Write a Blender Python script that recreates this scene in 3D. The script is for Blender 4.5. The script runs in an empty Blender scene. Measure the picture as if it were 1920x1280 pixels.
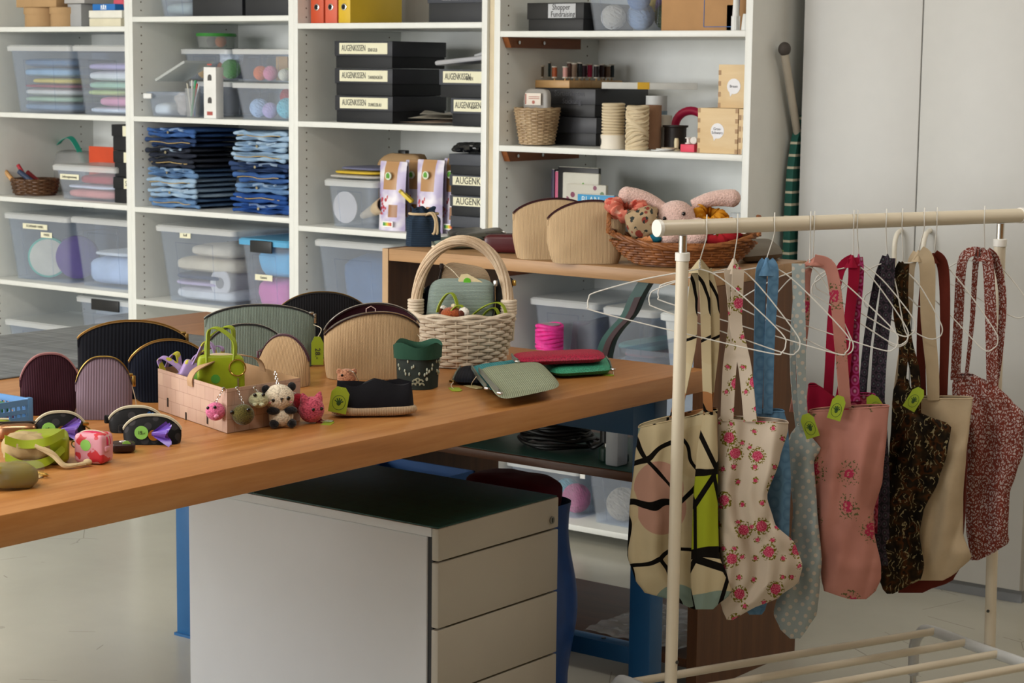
import bpy, bmesh, math, random
from mathutils import Vector, Matrix, noise
C = bpy.context.scene.collection
SC = bpy.context.scene
PI = math.pi
sin, cos = math.sin, math.cos

# ---------------------------------------------------------------- camera
YAW, PITCH, ROLL, FPX, CH = 0.651206607, 0.133756774, 0.0112754456, 3792.76827, 1.57
_f = Vector((-sin(YAW)*cos(PITCH), cos(YAW)*cos(PITCH), -sin(PITCH)))
_r = Vector((cos(YAW), sin(YAW), 0)); _u = _r.cross(_f)
_r2 = _r*cos(ROLL)+_u*sin(ROLL); _u2 = _u*cos(ROLL)-_r*sin(ROLL)
CAM = Vector((0, 0, CH))
cd = bpy.data.cameras.new('camera'); cam = bpy.data.objects.new('camera', cd); C.objects.link(cam)
cam.matrix_world = Matrix(((_r2.x, _u2.x, -_f.x, 0), (_r2.y, _u2.y, -_f.y, 0), (_r2.z, _u2.z, -_f.z, CH), (0, 0, 0, 1)))
cd.sensor_width = 36; cd.lens = FPX/1920*36; cd.clip_end = 60
cd.dof.use_dof = True; cd.dof.focus_distance = 3.95; cd.dof.aperture_fstop = 15
SC.camera = cam

# ---------------------------------------------------------------- light and exposure
SC.view_settings.view_transform = 'Standard'; SC.view_settings.look = 'None'
SC.view_settings.gamma = 1; SC.view_settings.use_curve_mapping = False
SC.view_settings.exposure = 0.03
w = bpy.data.worlds.new('daylight'); SC.world = w; w.use_nodes = True
w.node_tree.nodes['Background'].inputs[0].default_value = (1.0, 0.97, 0.93, 1)
w.node_tree.nodes['Background'].inputs[1].default_value = 0.9
def area(name, loc, rot, sx, sy, power, color):
    l = bpy.data.lights.new(name, 'AREA'); l.shape = 'RECTANGLE'; l.size = sx; l.size_y = sy
    l.energy = power; l.color = color
    o = bpy.data.objects.new(name, l); C.objects.link(o); o.location = loc; o.rotation_euler = rot
    return o
# daylight coming through the three windows of the front wall (behind and left of the camera)
WINX = (-7.0, -4.8, -2.6)
for wx in WINX:
    area('window_daylight', (wx, -2.12, 1.75), (PI/2, 0, 0), 1.9, 1.5, (190, 120, 28)[WINX.index(wx)], (0.98, 0.99, 1.0))

# unseen overhead panels, added to brighten the table, floor and cabinet top
LAMPS = ((-4.6, 1.4), (-2.2, 1.4), (-1.4, 4.2))
for (lx, ly), lw in zip(LAMPS, (46, 24, 18)): area('added_panel_light', (lx, ly, 2.83), (0, 0, 0), 1.2, .6, lw, (1.0, 0.95, 0.87))

# ---------------------------------------------------------------- pixel helpers (measured on the 1920x1280 photograph)
def ray(x, y):
    return _r2*((x-960)/FPX) - _u2*((y-640)/FPX) + _f
def pY(x, y, Y): r = ray(x, y); return CAM + r*(Y/r.y)
def pX(x, y, X): r = ray(x, y); return CAM + r*(X/r.x)
def pZ(x, y, Z): r = ray(x, y); return CAM + r*((Z-CH)/r.z)
def proj(P):
    d = Vector(P)-CAM; z = d.dot(_f); return (960+FPX*d.dot(_r2)/z, 640-FPX*d.dot(_u2)/z)
def XA(x, Y, z):          # the X at which the point (X, Y, z) is seen in column x
    y = 300
    for _ in range(3): X = pY(x, y, Y).x; y = proj((X, Y, z))[1]
    return X
def depth(p): return (Vector(p)-CAM).dot(_f)
def face_az(p):            # z rotation that turns an object's -Y side to the camera's standpoint
    d = Vector(p)-CAM; return math.atan2(-d.x, d.y)

# ---------------------------------------------------------------- objects
def tag(o, label, cat, group=None, kind=None):
    if label: o['label'] = label
    if cat: o['category'] = cat
    if group: o['group'] = group
    if kind: o['kind'] = kind
    return o
def thing(name, label, cat, loc=(0, 0, 0), rz=0, group=None, rot=None):
    o = bpy.data.objects.new(name, None); C.objects.link(o); o.empty_display_size = 0.05
    o.location = loc; o.rotation_euler = rot if rot else (0, 0, rz)
    return tag(o, label, cat, group)
_rbc = {}
def rb(sx, sy, sz, r, seg=2):
    k = (round(sx, 5), round(sy, 5), round(sz, 5), round(r, 5), seg)
    if k not in _rbc:
        bm = bmesh.new(); bmesh.ops.create_cube(bm, size=1)
        for v in bm.verts: v.co = Vector((v.co.x*sx, v.co.y*sy, v.co.z*sz))
        if r > 0:
            bmesh.ops.bevel(bm, geom=bm.edges[:], offset=min(r, .49*min(sx, sy, sz)), segments=seg, profile=.5, affect='EDGES')
        bm.verts.index_update()
        _rbc[k] = ([v.co.copy() for v in bm.verts], [[v.index for v in f.verts] for f in bm.faces]); bm.free()
    return _rbc[k]
class MB:
    def __init__(s): s.v = []; s.f = []; s.m = []; s.uv = []; s.sm = []
    def add(s, vs, fs, mi=0, uvs=None, T=None, smooth=True):
        n = len(s.v)
        s.v += [tuple(T @ Vector(v)) for v in vs] if T else [tuple(v) for v in vs]
        for i, f in enumerate(fs):
            s.f.append([n+k for k in f]); s.m.append(mi); s.sm.append(smooth)
            if uvs is None: s.uv.append([(0, 0)]*len(f))
            elif isinstance(uvs[0], tuple): s.uv.append([uvs[k] for k in f])
            else: s.uv.append(uvs[i])
        return s
    def box(s, c, d, r=0, mi=0, rz=0, T=None, seg=2):
        vs, fs = rb(d[0], d[1], d[2], r, seg)
        M = Matrix.Translation(c) @ Matrix.Rotation(rz, 4, 'Z')
        return s.add(vs, fs, mi, None, T @ M if T else M, smooth=r > 0)
    def bx(s, x0, x1, y0, y1, z0, z1, r=0, mi=0, T=None):
        return s.box(((x0+x1)/2, (y0+y1)/2, (z0+z1)/2), (abs(x1-x0), abs(y1-y0), abs(z1-z0)), r, mi, 0, T)
    def tube(s, pts, r, n=8, closed=False, mi=0, T=None, cap=True):
        pts = [Vector(p) for p in pts]; N = len(pts); vs = []; fs = []; uvs = []
        up = None; L = 0
        for i in range(N):
            a = pts[(i-1) % N] if (closed or i > 0) else pts[i]
            b = pts[(i+1) % N] if (closed or i < N-1) else pts[i]
            t = (b-a).normalized() if (b-a).length > 1e-9 else Vector((0, 0, 1))
            if up is None:
                up = Vector((0, 0, 1)) if abs(t.z) < .9 else Vector((1, 0, 0))
            up = (up - t*up.dot(t))
            up = up.normalized() if up.length > 1e-6 else t.orthogonal().normalized()
            sd = t.cross(up); rr = r[i] if isinstance(r, (list, tuple)) else r
            if i: L += (pts[i]-pts[i-1]).length
            for k in range(n):
                an = 2*PI*k/n; vs.append(pts[i]+(up*cos(an)+sd*sin(an))*rr); uvs.append((k/n*2*PI*rr, L))
        for i in range(N if closed else N-1):
            j = (i+1) % N
            for k in range(n):
                k2 = (k+1) % n; fs.append([i*n+k, i*n+k2, j*n+k2, j*n+k])
        if cap and not closed:
            fs.append(list(range(n))[::-1]); fs.append([(N-1)*n+k for k in range(n)])
        return s.add(vs, fs, mi, uvs, T)
    def lathe(s, prof, n=24, mi=0, T=None, sx=1, sy=1):
        vs = []; fs = []; uvs = []
        for (r, z) in prof:
            for k in range(n):
                a = 2*PI*k/n; vs.append((r*cos(a)*sx, r*sin(a)*sy, z)); uvs.append((k/n*2*PI*max(r, .001), z))
        for i in range(len(prof)-1):
            for k in range(n):
                k2 = (k+1) % n; fs.append([i*n+k, i*n+k2, (i+1)*n+k2, (i+1)*n+k])
        if prof[0][0] > 1e-6: fs.append(list(range(n))[::-1])
        if prof[-1][0] > 1e-6: fs.append([(len(prof)-1)*n+k for k in range(n)])
        return s.add(vs, fs, mi, uvs, T)
    def cyl(s, c, r, h, n=20, mi=0, T=None, axis='Z'):
        M = Matrix.Translation(c)
        if axis == 'Y': M = M @ Matrix.Rotation(-PI/2, 4, 'X')
        if axis == 'X': M = M @ Matrix.Rotation(PI/2, 4, 'Y')
        e = min(r, h)*.06
        return s.lathe([(r-e, 0), (r, e), (r, h-e), (r-e, h)], n, mi, T @ M if T else M)
    def ell(s, c, d, nu=20, nv=12, mi=0, T=None, fn=None):
        vs = []; fs = []; uvs = []
        for j in range(nv+1):
            th = PI*j/nv
            for i in range(nu):
                a = 2*PI*i/nu; p = Vector((sin(th)*cos(a), sin(th)*sin(a), -cos(th)))
                k = fn(p) if fn else 1
                vs.append((c[0]+p.x*d[0]*k, c[1]+p.y*d[1]*k, c[2]+p.z*d[2]*k)); uvs.append((i/nu, j/nv))
        for j in range(nv):
            for i in range(nu):
                i2 = (i+1) % nu; fs.append([j*nu+i, j*nu+i2, (j+1)*nu+i2, (j+1)*nu+i])
        return s.add(vs, fs, mi, uvs, T)
    def grid(s, fn, nu, nv, mi=0, closeu=False, T=None, flip=False):
        """fn(u,v) -> (point, uv)"""
        vs = []; uvs = []; fs = []
        cu = nu if closeu else nu+1
        for j in range(nv+1):
            for i in range(nu+1):
                p, q = fn(i/nu, j/nv); vs.append(p); uvs.append(tuple(q))
        W = nu+1
        for j in range(nv):
            for i in range(nu):
                f = [j*W+i, j*W+i+1, (j+1)*W+i+1, (j+1)*W+i]
                fs.append(f[::-1] if flip else f)
        return s.add(vs, fs, mi, uvs, T)
    def prism(s, poly, y0, y1, mi=0, T=None):
        n = len(poly); vs = [(p[0], y0, p[1]) for p in poly]+[(p[0], y1, p[1]) for p in poly]
        fs = [list(range(n)), list(range(n, 2*n))[::-1]]+[[i, i+n, (i+1) % n+n, (i+1) % n] for i in range(n)]
        return s.add(vs, fs, mi, None, T, smooth=False)
    def ribbon(s, pts, wv, t=.002, mi=0, T=None):
        """a flat band of thickness t along pts; wv = half-width vector (one, or one per point)"""
        pts = [Vector(p) for p in pts]; N = len(pts); vs = []; fs = []; uvs = []; L = 0
        for i in range(N):
            a = pts[max(i-1, 0)]; b = pts[min(i+1, N-1)]; w_ = Vector(wv[i] if isinstance(wv, list) else wv)
            tg = (b-a).normalized(); nn = tg.cross(w_); nn = nn.normalized()*t/2 if nn.length > 1e-9 else Vector((0, 0, t/2))
            if i: L += (pts[i]-pts[i-1]).length
            h = w_.length
            vs += [pts[i]-w_+nn, pts[i]+w_+nn, pts[i]+w_-nn, pts[i]-w_-nn]; uvs += [(-h, L), (h, L), (h+.001, L), (-h-.001, L)]
        for i in range(N-1):
            for k in range(4):
                k2 = (k+1) % 4; fs.append([i*4+k, i*4+k2, i*4+4+k2, i*4+4+k])
        fs.append([0, 3, 2, 1]); fs.append([(N-1)*4+k for k in range(4)])
        return s.add(vs, fs, mi, uvs, T)
def O(name, mb, mats, parent=None, ang=40, weld=False):
    me = bpy.data.meshes.new(name)
    me.from_pydata(mb.v, [], mb.f); me.update()
    if not isinstance(mats, (list, tuple)): mats = [mats]
    for m in mats: me.materials.append(m)
    me.polygons.foreach_set('material_index', mb.m)
    me.polygons.foreach_set('use_smooth', mb.sm)
    ul = me.uv_layers.new(name='UVMap'); flat = []
    for f in mb.uv:
        for q in f: flat += [q[0], q[1]]
    ul.data.foreach_set('uv', flat)
    bm = bmesh.new(); bm.from_mesh(me)
    if weld: bmesh.ops.remove_doubles(bm, verts=bm.verts[:], dist=1e-5)
    bmesh.ops.recalc_face_normals(bm, faces=bm.faces[:]); bm.to_mesh(me); bm.free()
    me.set_sharp_from_angle(angle=math.radians(ang))
    o = bpy.data.objects.new(name, me); C.objects.link(o)
    if parent: o.parent = parent
    return o
def remesh(o, vox, smooth=2, disp=None):
    """fuse a mesh of overlapping pieces into one continuous surface"""
    m = o.modifiers.new('r', 'REMESH'); m.mode = 'VOXEL'; m.voxel_size = vox; m.use_smooth_shade = True
    if smooth:
        k = o.modifiers.new('s', 'SMOOTH'); k.iterations = smooth; k.factor = .6
    tmp = bpy.data.scenes.new('tmp'); tmp.collection.objects.link(o); vl = tmp.view_layers[0]; vl.update()
    with bpy.context.temp_override(scene=tmp, view_layer=vl): dg = bpy.context.evaluated_depsgraph_get()
    me = bpy.data.meshes.new_from_object(o.evaluated_get(dg)); old = o.data; bpy.data.scenes.remove(tmp)
    mats = [x for x in old.materials]; o.modifiers.clear(); me.name = o.name; o.data = me
    me.materials.clear()
    for x in mats[:1]: me.materials.append(x)
    if disp:
        for v in me.vertices: v.co = v.co + v.normal*disp(v.co)
        me.update()
    return o
def struct(name, mb, mats):
    o = O(name, mb, mats); o['kind'] = 'structure'; return o
def curve_pts(P, n=8, closed=False):
    """Catmull-Rom through the points"""
    P = [Vector(p) for p in P]; N = len(P); out = []
    for i in range(N if closed else N-1):
        g = lambda k: P[k % N] if closed else P[max(0, min(N-1, k))]
        a, b, c, d = g(i-1), g(i), g(i+1), g(i+2)
        for k in range(n):
            t = k/n; out.append(.5*((2*b)+(c-a)*t+(2*a-5*b+4*c-d)*t*t+(3*b-a-3*c+d)*t**3))
    if not closed: out.append(P[-1])
    return out
def text(s, size, parent, mat, loc, rot=(PI/2, 0, 0), align='CENTER', name='lettering', ext=.0004, sx=1):
    cu = bpy.data.curves.new(name, 'FONT'); cu.body = s; cu.size = size; cu.extrude = ext
    cu.align_x = align; cu.align_y = 'CENTER'; cu.resolution_u = 2
    t = bpy.data.objects.new(name, cu)
    me = bpy.data.meshes.new_from_object(t); bpy.data.objects.remove(t)
    me.name = name; me.materials.clear(); me.materials.append(mat)
    for v in me.vertices: v.co.x *= sx
    o = bpy.data.objects.new(name, me); C.objects.link(o); o.parent = parent; o.location = loc; o.rotation_euler = rot
    return o

# ---------------------------------------------------------------- materials
def lin(h):
    if not isinstance(h, str): return tuple(h)+(1,) if len(h) == 3 else tuple(h)
    h = h.lstrip('#'); c = [int(h[i:i+2], 16)/255 for i in (0, 2, 4)]
    return tuple((x/12.92 if x <= .04045 else ((x+.055)/1.055)**2.4) for x in c)+(1,)
class NT:
    def __init__(s, name):
        s.m = bpy.data.materials.new(name); s.m.use_nodes = True; s.t = s.m.node_tree
        s.b = s.t.nodes['Principled BSDF']; s.out = s.t.nodes['Material Output']
    def n(s, typ, ins=None, **kw):
        x = s.t.nodes.new(typ)
        for k, v in kw.items(): setattr(x, k, v)
        for k, v in (ins or {}).items(): s.i(x, k, v)
        return x
    def i(s, node, key, v):
        if isinstance(v, bpy.types.NodeSocket): s.t.links.new(v, node.inputs[key])
        elif isinstance(v, bpy.types.Node): s.t.links.new(v.outputs[0], node.inputs[key])
        else: node.inputs[key].default_value = v
    def ramp(s, fac, stops, interp='LINEAR'):
        r = s.n('ShaderNodeValToRGB', {0: fac}); r.color_ramp.interpolation = interp
        e = r.color_ramp.elements
        while len(e) < len(stops): e.new(.5)
        for k, (p, c) in enumerate(stops): e[k].position = p; e[k].color = lin(c)
        return r
    def math(s, op, a, b=0.0, c=0.0):
        x = s.n('ShaderNodeMath', operation=op); s.i(x, 0, a); s.i(x, 1, b)
        if op in ('MULTIPLY_ADD', 'COMPARE', 'SMOOTH_MIN'): s.i(x, 2, c)
        return x
    def mix(s, fac, a, b, blend='MIX'):
        x = s.n('ShaderNodeMix', data_type='RGBA', blend_type=blend)
        s.i(x, 0, fac); s.i(x, 6, a if not isinstance(a, str) else lin(a)); s.i(x, 7, b if not isinstance(b, str) else lin(b))
        return x.outputs[2]
    def uv(s, sc=(1, 1, 1), rot=0, loc=(0, 0, 0)):
        t = s.n('ShaderNodeTexCoord')
        return s.n('ShaderNodeMapping', {0: t.outputs['UV'], 1: loc, 2: (0, 0, rot), 3: sc}).outputs[0]
    def ob(s, sc=(1, 1, 1), rot=(0, 0, 0)):
        t = s.n('ShaderNodeTexCoord')
        return s.n('ShaderNodeMapping', {0: t.outputs['Object'], 2: rot, 3: sc}).outputs[0]
    def bump(s, h, st=.3, d=.002):
        x = s.n('ShaderNodeBump', {0: st, 1: d, 2: h} if False else None)
        x.inputs['Strength'].default_value = st; x.inputs['Distance'].default_value = d
        s.t.links.new(h.outputs[0] if isinstance(h, bpy.types.Node) else h, x.inputs['Height'])
        s.t.links.new(x.outputs[0], s.b.inputs['Normal'])
    def col(s, c): s.i(s.b, 'Base Color', lin(c) if isinstance(c, str) else c)
    def rough(s, r, spec=None, metal=None, sheen=None):
        s.b.inputs['Roughness'].default_value = r
        if spec is not None: s.b.inputs['Specular IOR Level'].default_value = spec
        if metal is not None: s.b.inputs['Metallic'].default_value = metal
        if sheen is not None: s.b.inputs['Sheen Weight'].default_value = sheen
_mc = {}
def cached(fn):
    def g(*a, **k):
        key = (fn.__name__, str(a), str(k))
        if key not in _mc: _mc[key] = fn(*a, **k)
        return _mc[key]
    return g
@cached
def plain(c, r=.5, spec=.4, metal=0, nz=.06, sc=14):
    t = NT('plain'); n = t.n('ShaderNodeTexNoise', {'Vector': t.ob((sc,)*3), 'Scale': 1.0, 'Detail': 4.0})
    a = lin(c); k = 1-nz; q = tuple(min(1, x*(1+nz)) for x in a[:3])+(1,); p = tuple(x*k for x in a[:3])+(1,)
    t.col(t.ramp(n.outputs[0], [(.3, p), (.7, q)]).outputs[0]); t.rough(r, spec, metal); return t.m
@cached
def cloth(c, r=.85, nz=.12, weave=900, c2=None):
    t = NT('cloth'); n = t.n('ShaderNodeTexNoise', {'Vector': t.ob((9,)*3), 'Scale': 1.0, 'Detail': 6.0, 'Roughness': .65})
    a = lin(c); q = lin(c2) if c2 else tuple(min(1, x*(1+nz)) for x in a[:3])+(1,); p = tuple(x*(1-nz) for x in a[:3])+(1,)
    t.col(t.ramp(n.outputs[0], [(.32, p), (.68, q)]).outputs[0]); t.rough(r, .12, 0, .05)
    n2 = t.n('ShaderNodeTexNoise', {'Vector': t.ob((weave,)*3), 'Scale': 1.0, 'Detail': 2.0}); t.bump(n2, .25, .001); return t.m
@cached
def cord(c, pitch=.004, dark=.55, axis='X', r=.8, st=.6):
    """ribbed corduroy: ribs run along the UV's other axis"""
    t = NT('corduroy'); v = t.n('ShaderNodeSeparateXYZ', {0: t.uv()})
    nz = t.n('ShaderNodeTexNoise', {'Vector': t.uv((6, 6, 6)), 'Scale': 1.0, 'Detail': 3.0})
    x = t.math('MULTIPLY', v.outputs[0 if axis == 'X' else 1], 2*PI/pitch)
    s_ = t.math('MULTIPLY_ADD', t.math('SINE', x), .5, .5); a = lin(c)
    base = t.ramp(s_, [(0, tuple(k*dark for k in a[:3])+(1,)), (.55, a)])
    m = t.mix(t.math('MULTIPLY', nz.outputs[0], .5), base.outputs[0], tuple(k*.72 for k in a[:3])+(1,))
    t.col(m); t.rough(r, .1, 0, .03); t.bump(s_, st, .0012); return t.m
@cached
def wood(c1, c2, sc=(1.2, 22, 22), r=.42, rot=(0, 0, 0), fine=1.0):
    t = NT('wood'); v = t.ob(sc, rot)
    n = t.n('ShaderNodeTexNoise', {'Vector': v, 'Scale': 1.0, 'Detail': 7.0, 'Roughness': .62, 'Distortion': .6})
    n2 = t.n('ShaderNodeTexNoise', {'Vector': t.ob((sc[0]*14, sc[1]*9, sc[2]*9), rot), 'Scale': 1.0, 'Detail': 3.0})
    m = t.math('MULTIPLY_ADD', n2.outputs[0], .25*fine, n.outputs[0])
    t.col(t.ramp(m, [(.38, c1), (.78, c2)]).outputs[0]); t.rough(r, .35); t.bump(n2, .08, .001); return t.m
@cached
def clear(tint='#eef3f8', alpha=.42, r=.28):
    t = NT('clear_plastic')
    tr = t.n('ShaderNodeBsdfTransparent', {0: lin(tint)})
    t.col(tint); t.rough(r, .5)
    mx = t.n('ShaderNodeMixShader', {0: alpha, 1: tr.outputs[0], 2: t.b.outputs[0]})
    t.t.links.new(mx.outputs[0], t.out.inputs[0]); return t.m
@cached
def metal(c='#c8c8c6', r=.25):
    t = NT('metal'); t.col(c); t.rough(r, .5, 1)
    n = t.n('ShaderNodeTexNoise', {'Vector': t.ob((60,)*3), 'Scale': 1.0}); t.bump(n, .03, .001); return t.m
@cached
def crochet(c, c2=None, sc=260):
    t = NT('crochet'); v = t.n('ShaderNodeTexVoronoi', {'Vector': t.ob((sc, sc, sc*1.3)), 'Scale': 1.0})
    a = lin(c); b = lin(c2) if c2 else tuple(k*.55 for k in a[:3])+(1,)
    t.col(t.ramp(v.outputs[0], [(.40, a), (.95, b)]).outputs[0]); t.rough(.9, .1, 0, .3)
    t.bump(t.math('SUBTRACT', 1.0, v.outputs[0]), .5, .002); return t.m
@cached
def denim(c, c2):
    t = NT('denim'); n = t.n('ShaderNodeTexNoise', {'Vector': t.ob((10, 10, 22)), 'Scale': 1.0, 'Detail': 7.0, 'Roughness': .7})
    t.col(t.ramp(n.outputs[0], [(.3, c), (.68, c2)]).outputs[0]); t.rough(.9, .1)
    n2 = t.n('ShaderNodeTexNoise', {'Vector': t.ob((500,)*3), 'Scale': 1.0}); t.bump(n2, .4, .001); return t.m
WHITE = lambda: plain('#e4e6e2', .38, .4, 0, .02)
# ================================================================ THE ROOM
def floor_mat():
    t = NT('painted_floor'); n = t.n('ShaderNodeTexNoise', {'Vector': t.ob((1.3,)*3), 'Scale': 1.0, 'Detail': 8.0, 'Roughness': .6})
    v = t.n('ShaderNodeTexVoronoi', {'Vector': t.ob((3.1,)*3), 'Scale': 1.0}, feature='DISTANCE_TO_EDGE')
    nn = t.n('ShaderNodeTexNoise', {'Vector': t.ob((2.2,)*3), 'Scale': 1.0, 'Detail': 2.0})
    base = t.ramp(n.outputs[0], [(.3, '#bab8ac'), (.7, '#c8c6ba')])
    crack = t.math('MULTIPLY', t.math('LESS_THAN', v.outputs[0], .0035), t.math('GREATER_THAN', nn.outputs[0], .56))
    sp = t.n('ShaderNodeTexNoise', {'Vector': t.ob((7, 7, 7)), 'Scale': 1.0, 'Detail': 3.0})
    spot = t.math('GREATER_THAN', sp.outputs[0], .70)
    c = t.mix(t.math('MULTIPLY', crack, .6), base.outputs[0], '#6f6a5c'); c = t.mix(t.math('MULTIPLY', spot, .35), c, '#8a8678')
    t.col(c); t.rough(.22, .45); return t.m
struct('floor', MB().bx(-8.3, 2.5, -2.3, 6.1, -.1, 0), floor_mat())
wallm = plain('#d8d4c8', .8, .2, 0, .02)
warm = plain('#ad7d49', .8, .2, 0, .03)
struct('ceiling', MB().bx(-8.3, 2.5, -2.3, 6.1, 2.9, 3.0), wallm)
struct('wall_back', MB().bx(-8.3, 2.5, 6.0, 6.1, 0, 2.9), wallm)
struct('wall_left', MB().bx(-8.3, -8.2, -2.1, 6.0, 0, 2.9), wallm)
struct('wall_right', MB().bx(2.4, 2.5, -2.1, 6.0, 0, 2.9), warm)
mb = MB().bx(-8.3, 2.5, -2.1, -2.0, 0, 1.0).bx(-8.3, 2.5, -2.1, -2.0, 2.5, 2.9)
xs = [-8.3]+[q for wx in WINX for q in (wx-.95, wx+.95)]+[2.5]
for k in range(0, len(xs), 2): mb.bx(xs[k], xs[k+1], -2.1, -2.0, 1.0, 2.5)
struct('wall_front', mb, wallm)
for k, wx in enumerate(WINX):
    m = MB()
    for a in (wx-.93, wx, wx+.93): m.bx(a-.02, a+.02, -2.07, -2.03, 1.0, 2.5)
    for z in (1.02, 2.48): m.bx(wx-.95, wx+.95, -2.07, -2.03, z-.02, z+.02)
    struct('window_%d' % (k+1), m, plain('#dcdcd8', .5))

for k, (lx, ly) in enumerate(LAMPS):  # housings for the added overhead panels, out of view
    cl = thing('added_ceiling_light', 'added unseen flat white ceiling light panel above the room, %s' % ('left of the worktable', 'over the worktable', 'over the garment rack')[k], 'lamp', (lx, ly, 2.9), 0, 'added ceiling light panels')
    O('housing', MB().bx(-.63, .63, -.33, .33, -.06, -.0005, .004), plain('#e2e2de', .5), cl)

# ================================================================ BOOKCASES
YF, YB = 5.40, 5.98
wm = WHITE(); hole_m = plain('#5b4a36', .9)
def bookcase(x0, x1, shelves, label, t=.023, brackets=(), th=.0195):
    c = thing('bookcase', label, 'bookcase', ((x0+x1)/2, YB, 0)); ox = (x0+x1)/2
    for s, (a, b) in ((-1, (x0, x0+t)), (1, (x1-t, x1))):
        m = MB().bx(a-ox, b-ox, YF-YB, 0, 0, 2.32, .001)
        fx = (b if s < 0 else a)-ox
        for yy in (YF+.045-YB, -.075):
            for k in range(8, 68):
                m.cyl((fx-.0004 if s < 0 else fx-.0006, yy, .02+.032*k), .0032, .001, 6, 1, axis='X')
        O('side_panel', m, [wm, hole_m], c)
    O('back_panel', MB().bx(x0+t-ox, x1-t-ox, -.006, -.001, 0.06, 2.3), wm, c)
    for z in shelves+[2.31]:
        O('shelf', MB().bx(x0+t-ox, x1-t-ox, YF-YB, -.007, z-th, z, .0015), wm, c)
    for z in brackets:
        m = MB().prism([(0, 0), (.42, 0), (.42, -.035), (.02, -.035)], -.012, .012)
        b = O('shelf_bracket', m, wood('#6e3c1a', '#8a5028'), c); b.rotation_euler = (0, 0, PI/2); b.location = (x0+t+.013-ox, YF+.01-YB, z-th)
        for q in (.06, .2):
            O('screw', MB().cyl((0, 0, 0), .006, .003, 10, axis='X'), metal(), b).location = (q, -.014, -.017); b.children[-1].rotation_euler = (0, 0, -PI/2)
    return c
S1 = [.06, .325, .675, 1.0225, 1.370, 1.718]
S2 = [.06, .30, .656, 1.0195, 1.372, 1.754]
S3 = [.06, .28, .632, .995, 1.374, 1.7255]
S4 = [.062, .58, .928, 1.316, 1.6955]
bookcase(-6.90, -6.003, S1, 'white open bookcase bay at far left with two fabric tubs at top centre')
bookcase(-6.003, -5.1275, S2, 'white open bookcase bay holding the two stacks of folded jeans')
bookcase(-5.1275, -4.235, S3, 'white open bookcase bay holding yellow binder and black labelled boxes')
bookcase(-4.205, -3.207, S4, 'white wide bookcase bay beside cupboard holding thread spools and birch boxes', .025, (1.6955, 1.316, .928))
tag(O('filler_strip', MB().bx(-4.234, -4.206, YF+.012, YF+.03, 0, 2.32), plain('#d2c3a4', .5)), 'narrow beige filler strip between two white bookcase bays', 'panel')

# ================================================================ CUPBOARD
cb = thing('cupboard', 'tall plain grey-white cupboard with two doors behind the garment rack', 'cupboard', (-2.745, 5.6, 0))
cw = plain('#c3c3c0', .42, .35, 0, .015)
O('carcass', MB().bx(-.396, .39, .022, .395, .04, 2.5), cw, cb)
for a, b in ((-.396, .0035), (.0075, .39)):
    O('door', MB().bx(a, b, 0, .021, .045, 2.49, .0015), cw, cb)
O('plinth', MB().bx(-.39, .385, .03, .38, 0, .04), plain('#8f9398', .5), cb)
for px in (1690, 1744):
    p = pY(px, 432, 5.6); q = pY(px-10, 500, 5.6)
    d = [x for x in cb.children if x.name.startswith('door')]
    pts = curve_pts([(p.x+2.745, 0, p.z), (p.x+2.745, -.03, p.z-.012), (p.x+2.745, -.042, (p.z+q.z)/2), (p.x+2.745, -.03, q.z-.03), (p.x+2.745, 0, q.z-.045)], 6)
    O('handle', MB().tube(pts, .0075, 10), plain('#e9e4d6', .3), d[0 if px < 1700 else 1])

# ironing board leaning in the gap
ib = thing('ironing_board', 'ironing board with green striped cover wedged between bookcase and cupboard', 'ironing board', (-3.172, 5.56, 0))
def gp(x, y): p = pX(x, y, -3.172); return (p.y-5.56, p.z)
cy, cz = gp(1471, 92); ey, ez = gp(1499, 270)
O('leg', MB().tube([(0, cy, cz-.01), (0, cy+(ey-cy)*3.2, cz+(ez-cz)*3.2)], .0125, 12), plain('#b3ab9c', .4), ib)
O('foot_cap', MB().ell((0, cy, cz), (.019, .022, .022)), plain('#4a4440', .7), ib)
def strip_mat():
    t = NT('striped_cover'); v = t.n('ShaderNodeSeparateXYZ', {0: t.ob()})
    f = t.math('FRACT', t.math('MULTIPLY', v.outputs[2], 26)); t.col(t.mix(t.math('LESS_THAN', f, .2), '#1d5a50', '#c9c4ae')); t.rough(.8); return t.m
prof = [gp(1500, 222), gp(1489, 262), gp(1481, 320), gp(1476, 400), gp(1473, 490)]
poly = [(p[0], p[1]) for p in prof]+[(prof[-1][0], .15), (.30, .15), (.30, 1.2), (.16, prof[0][1]+.03)]
m = MB().prism(poly, -.012, .012); cv = O('cover', m, strip_mat(), ib); cv.rotation_euler = (0, 0, PI/2)

# ================================================================ LOW WOODEN SHELF
X0, X1, Y0, Y1, ZT = -3.686, -2.635, 4.24, 4.75, 1.073
ds = thing('low_shelf_unit', 'low brown wooden open shelf unit standing behind the worktable', 'shelf unit', ((X0+X1)/2, Y0, 0))
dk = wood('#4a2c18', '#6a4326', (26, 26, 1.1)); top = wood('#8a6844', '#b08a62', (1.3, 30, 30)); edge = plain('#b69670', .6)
hx = (X1-X0)/2
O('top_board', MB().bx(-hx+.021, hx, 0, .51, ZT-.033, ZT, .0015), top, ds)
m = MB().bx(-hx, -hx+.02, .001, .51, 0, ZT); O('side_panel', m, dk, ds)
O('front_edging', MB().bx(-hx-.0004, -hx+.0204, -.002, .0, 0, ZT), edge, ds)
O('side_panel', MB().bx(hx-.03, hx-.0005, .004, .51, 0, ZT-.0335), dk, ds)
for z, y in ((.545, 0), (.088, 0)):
    O('shelf', MB().bx(-hx+.021, hx-.031, y+.004, .5, z-.022, z, .001), wood('#4a2c1a', '#5f3b22', (1.3, 26, 26)), ds)

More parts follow.
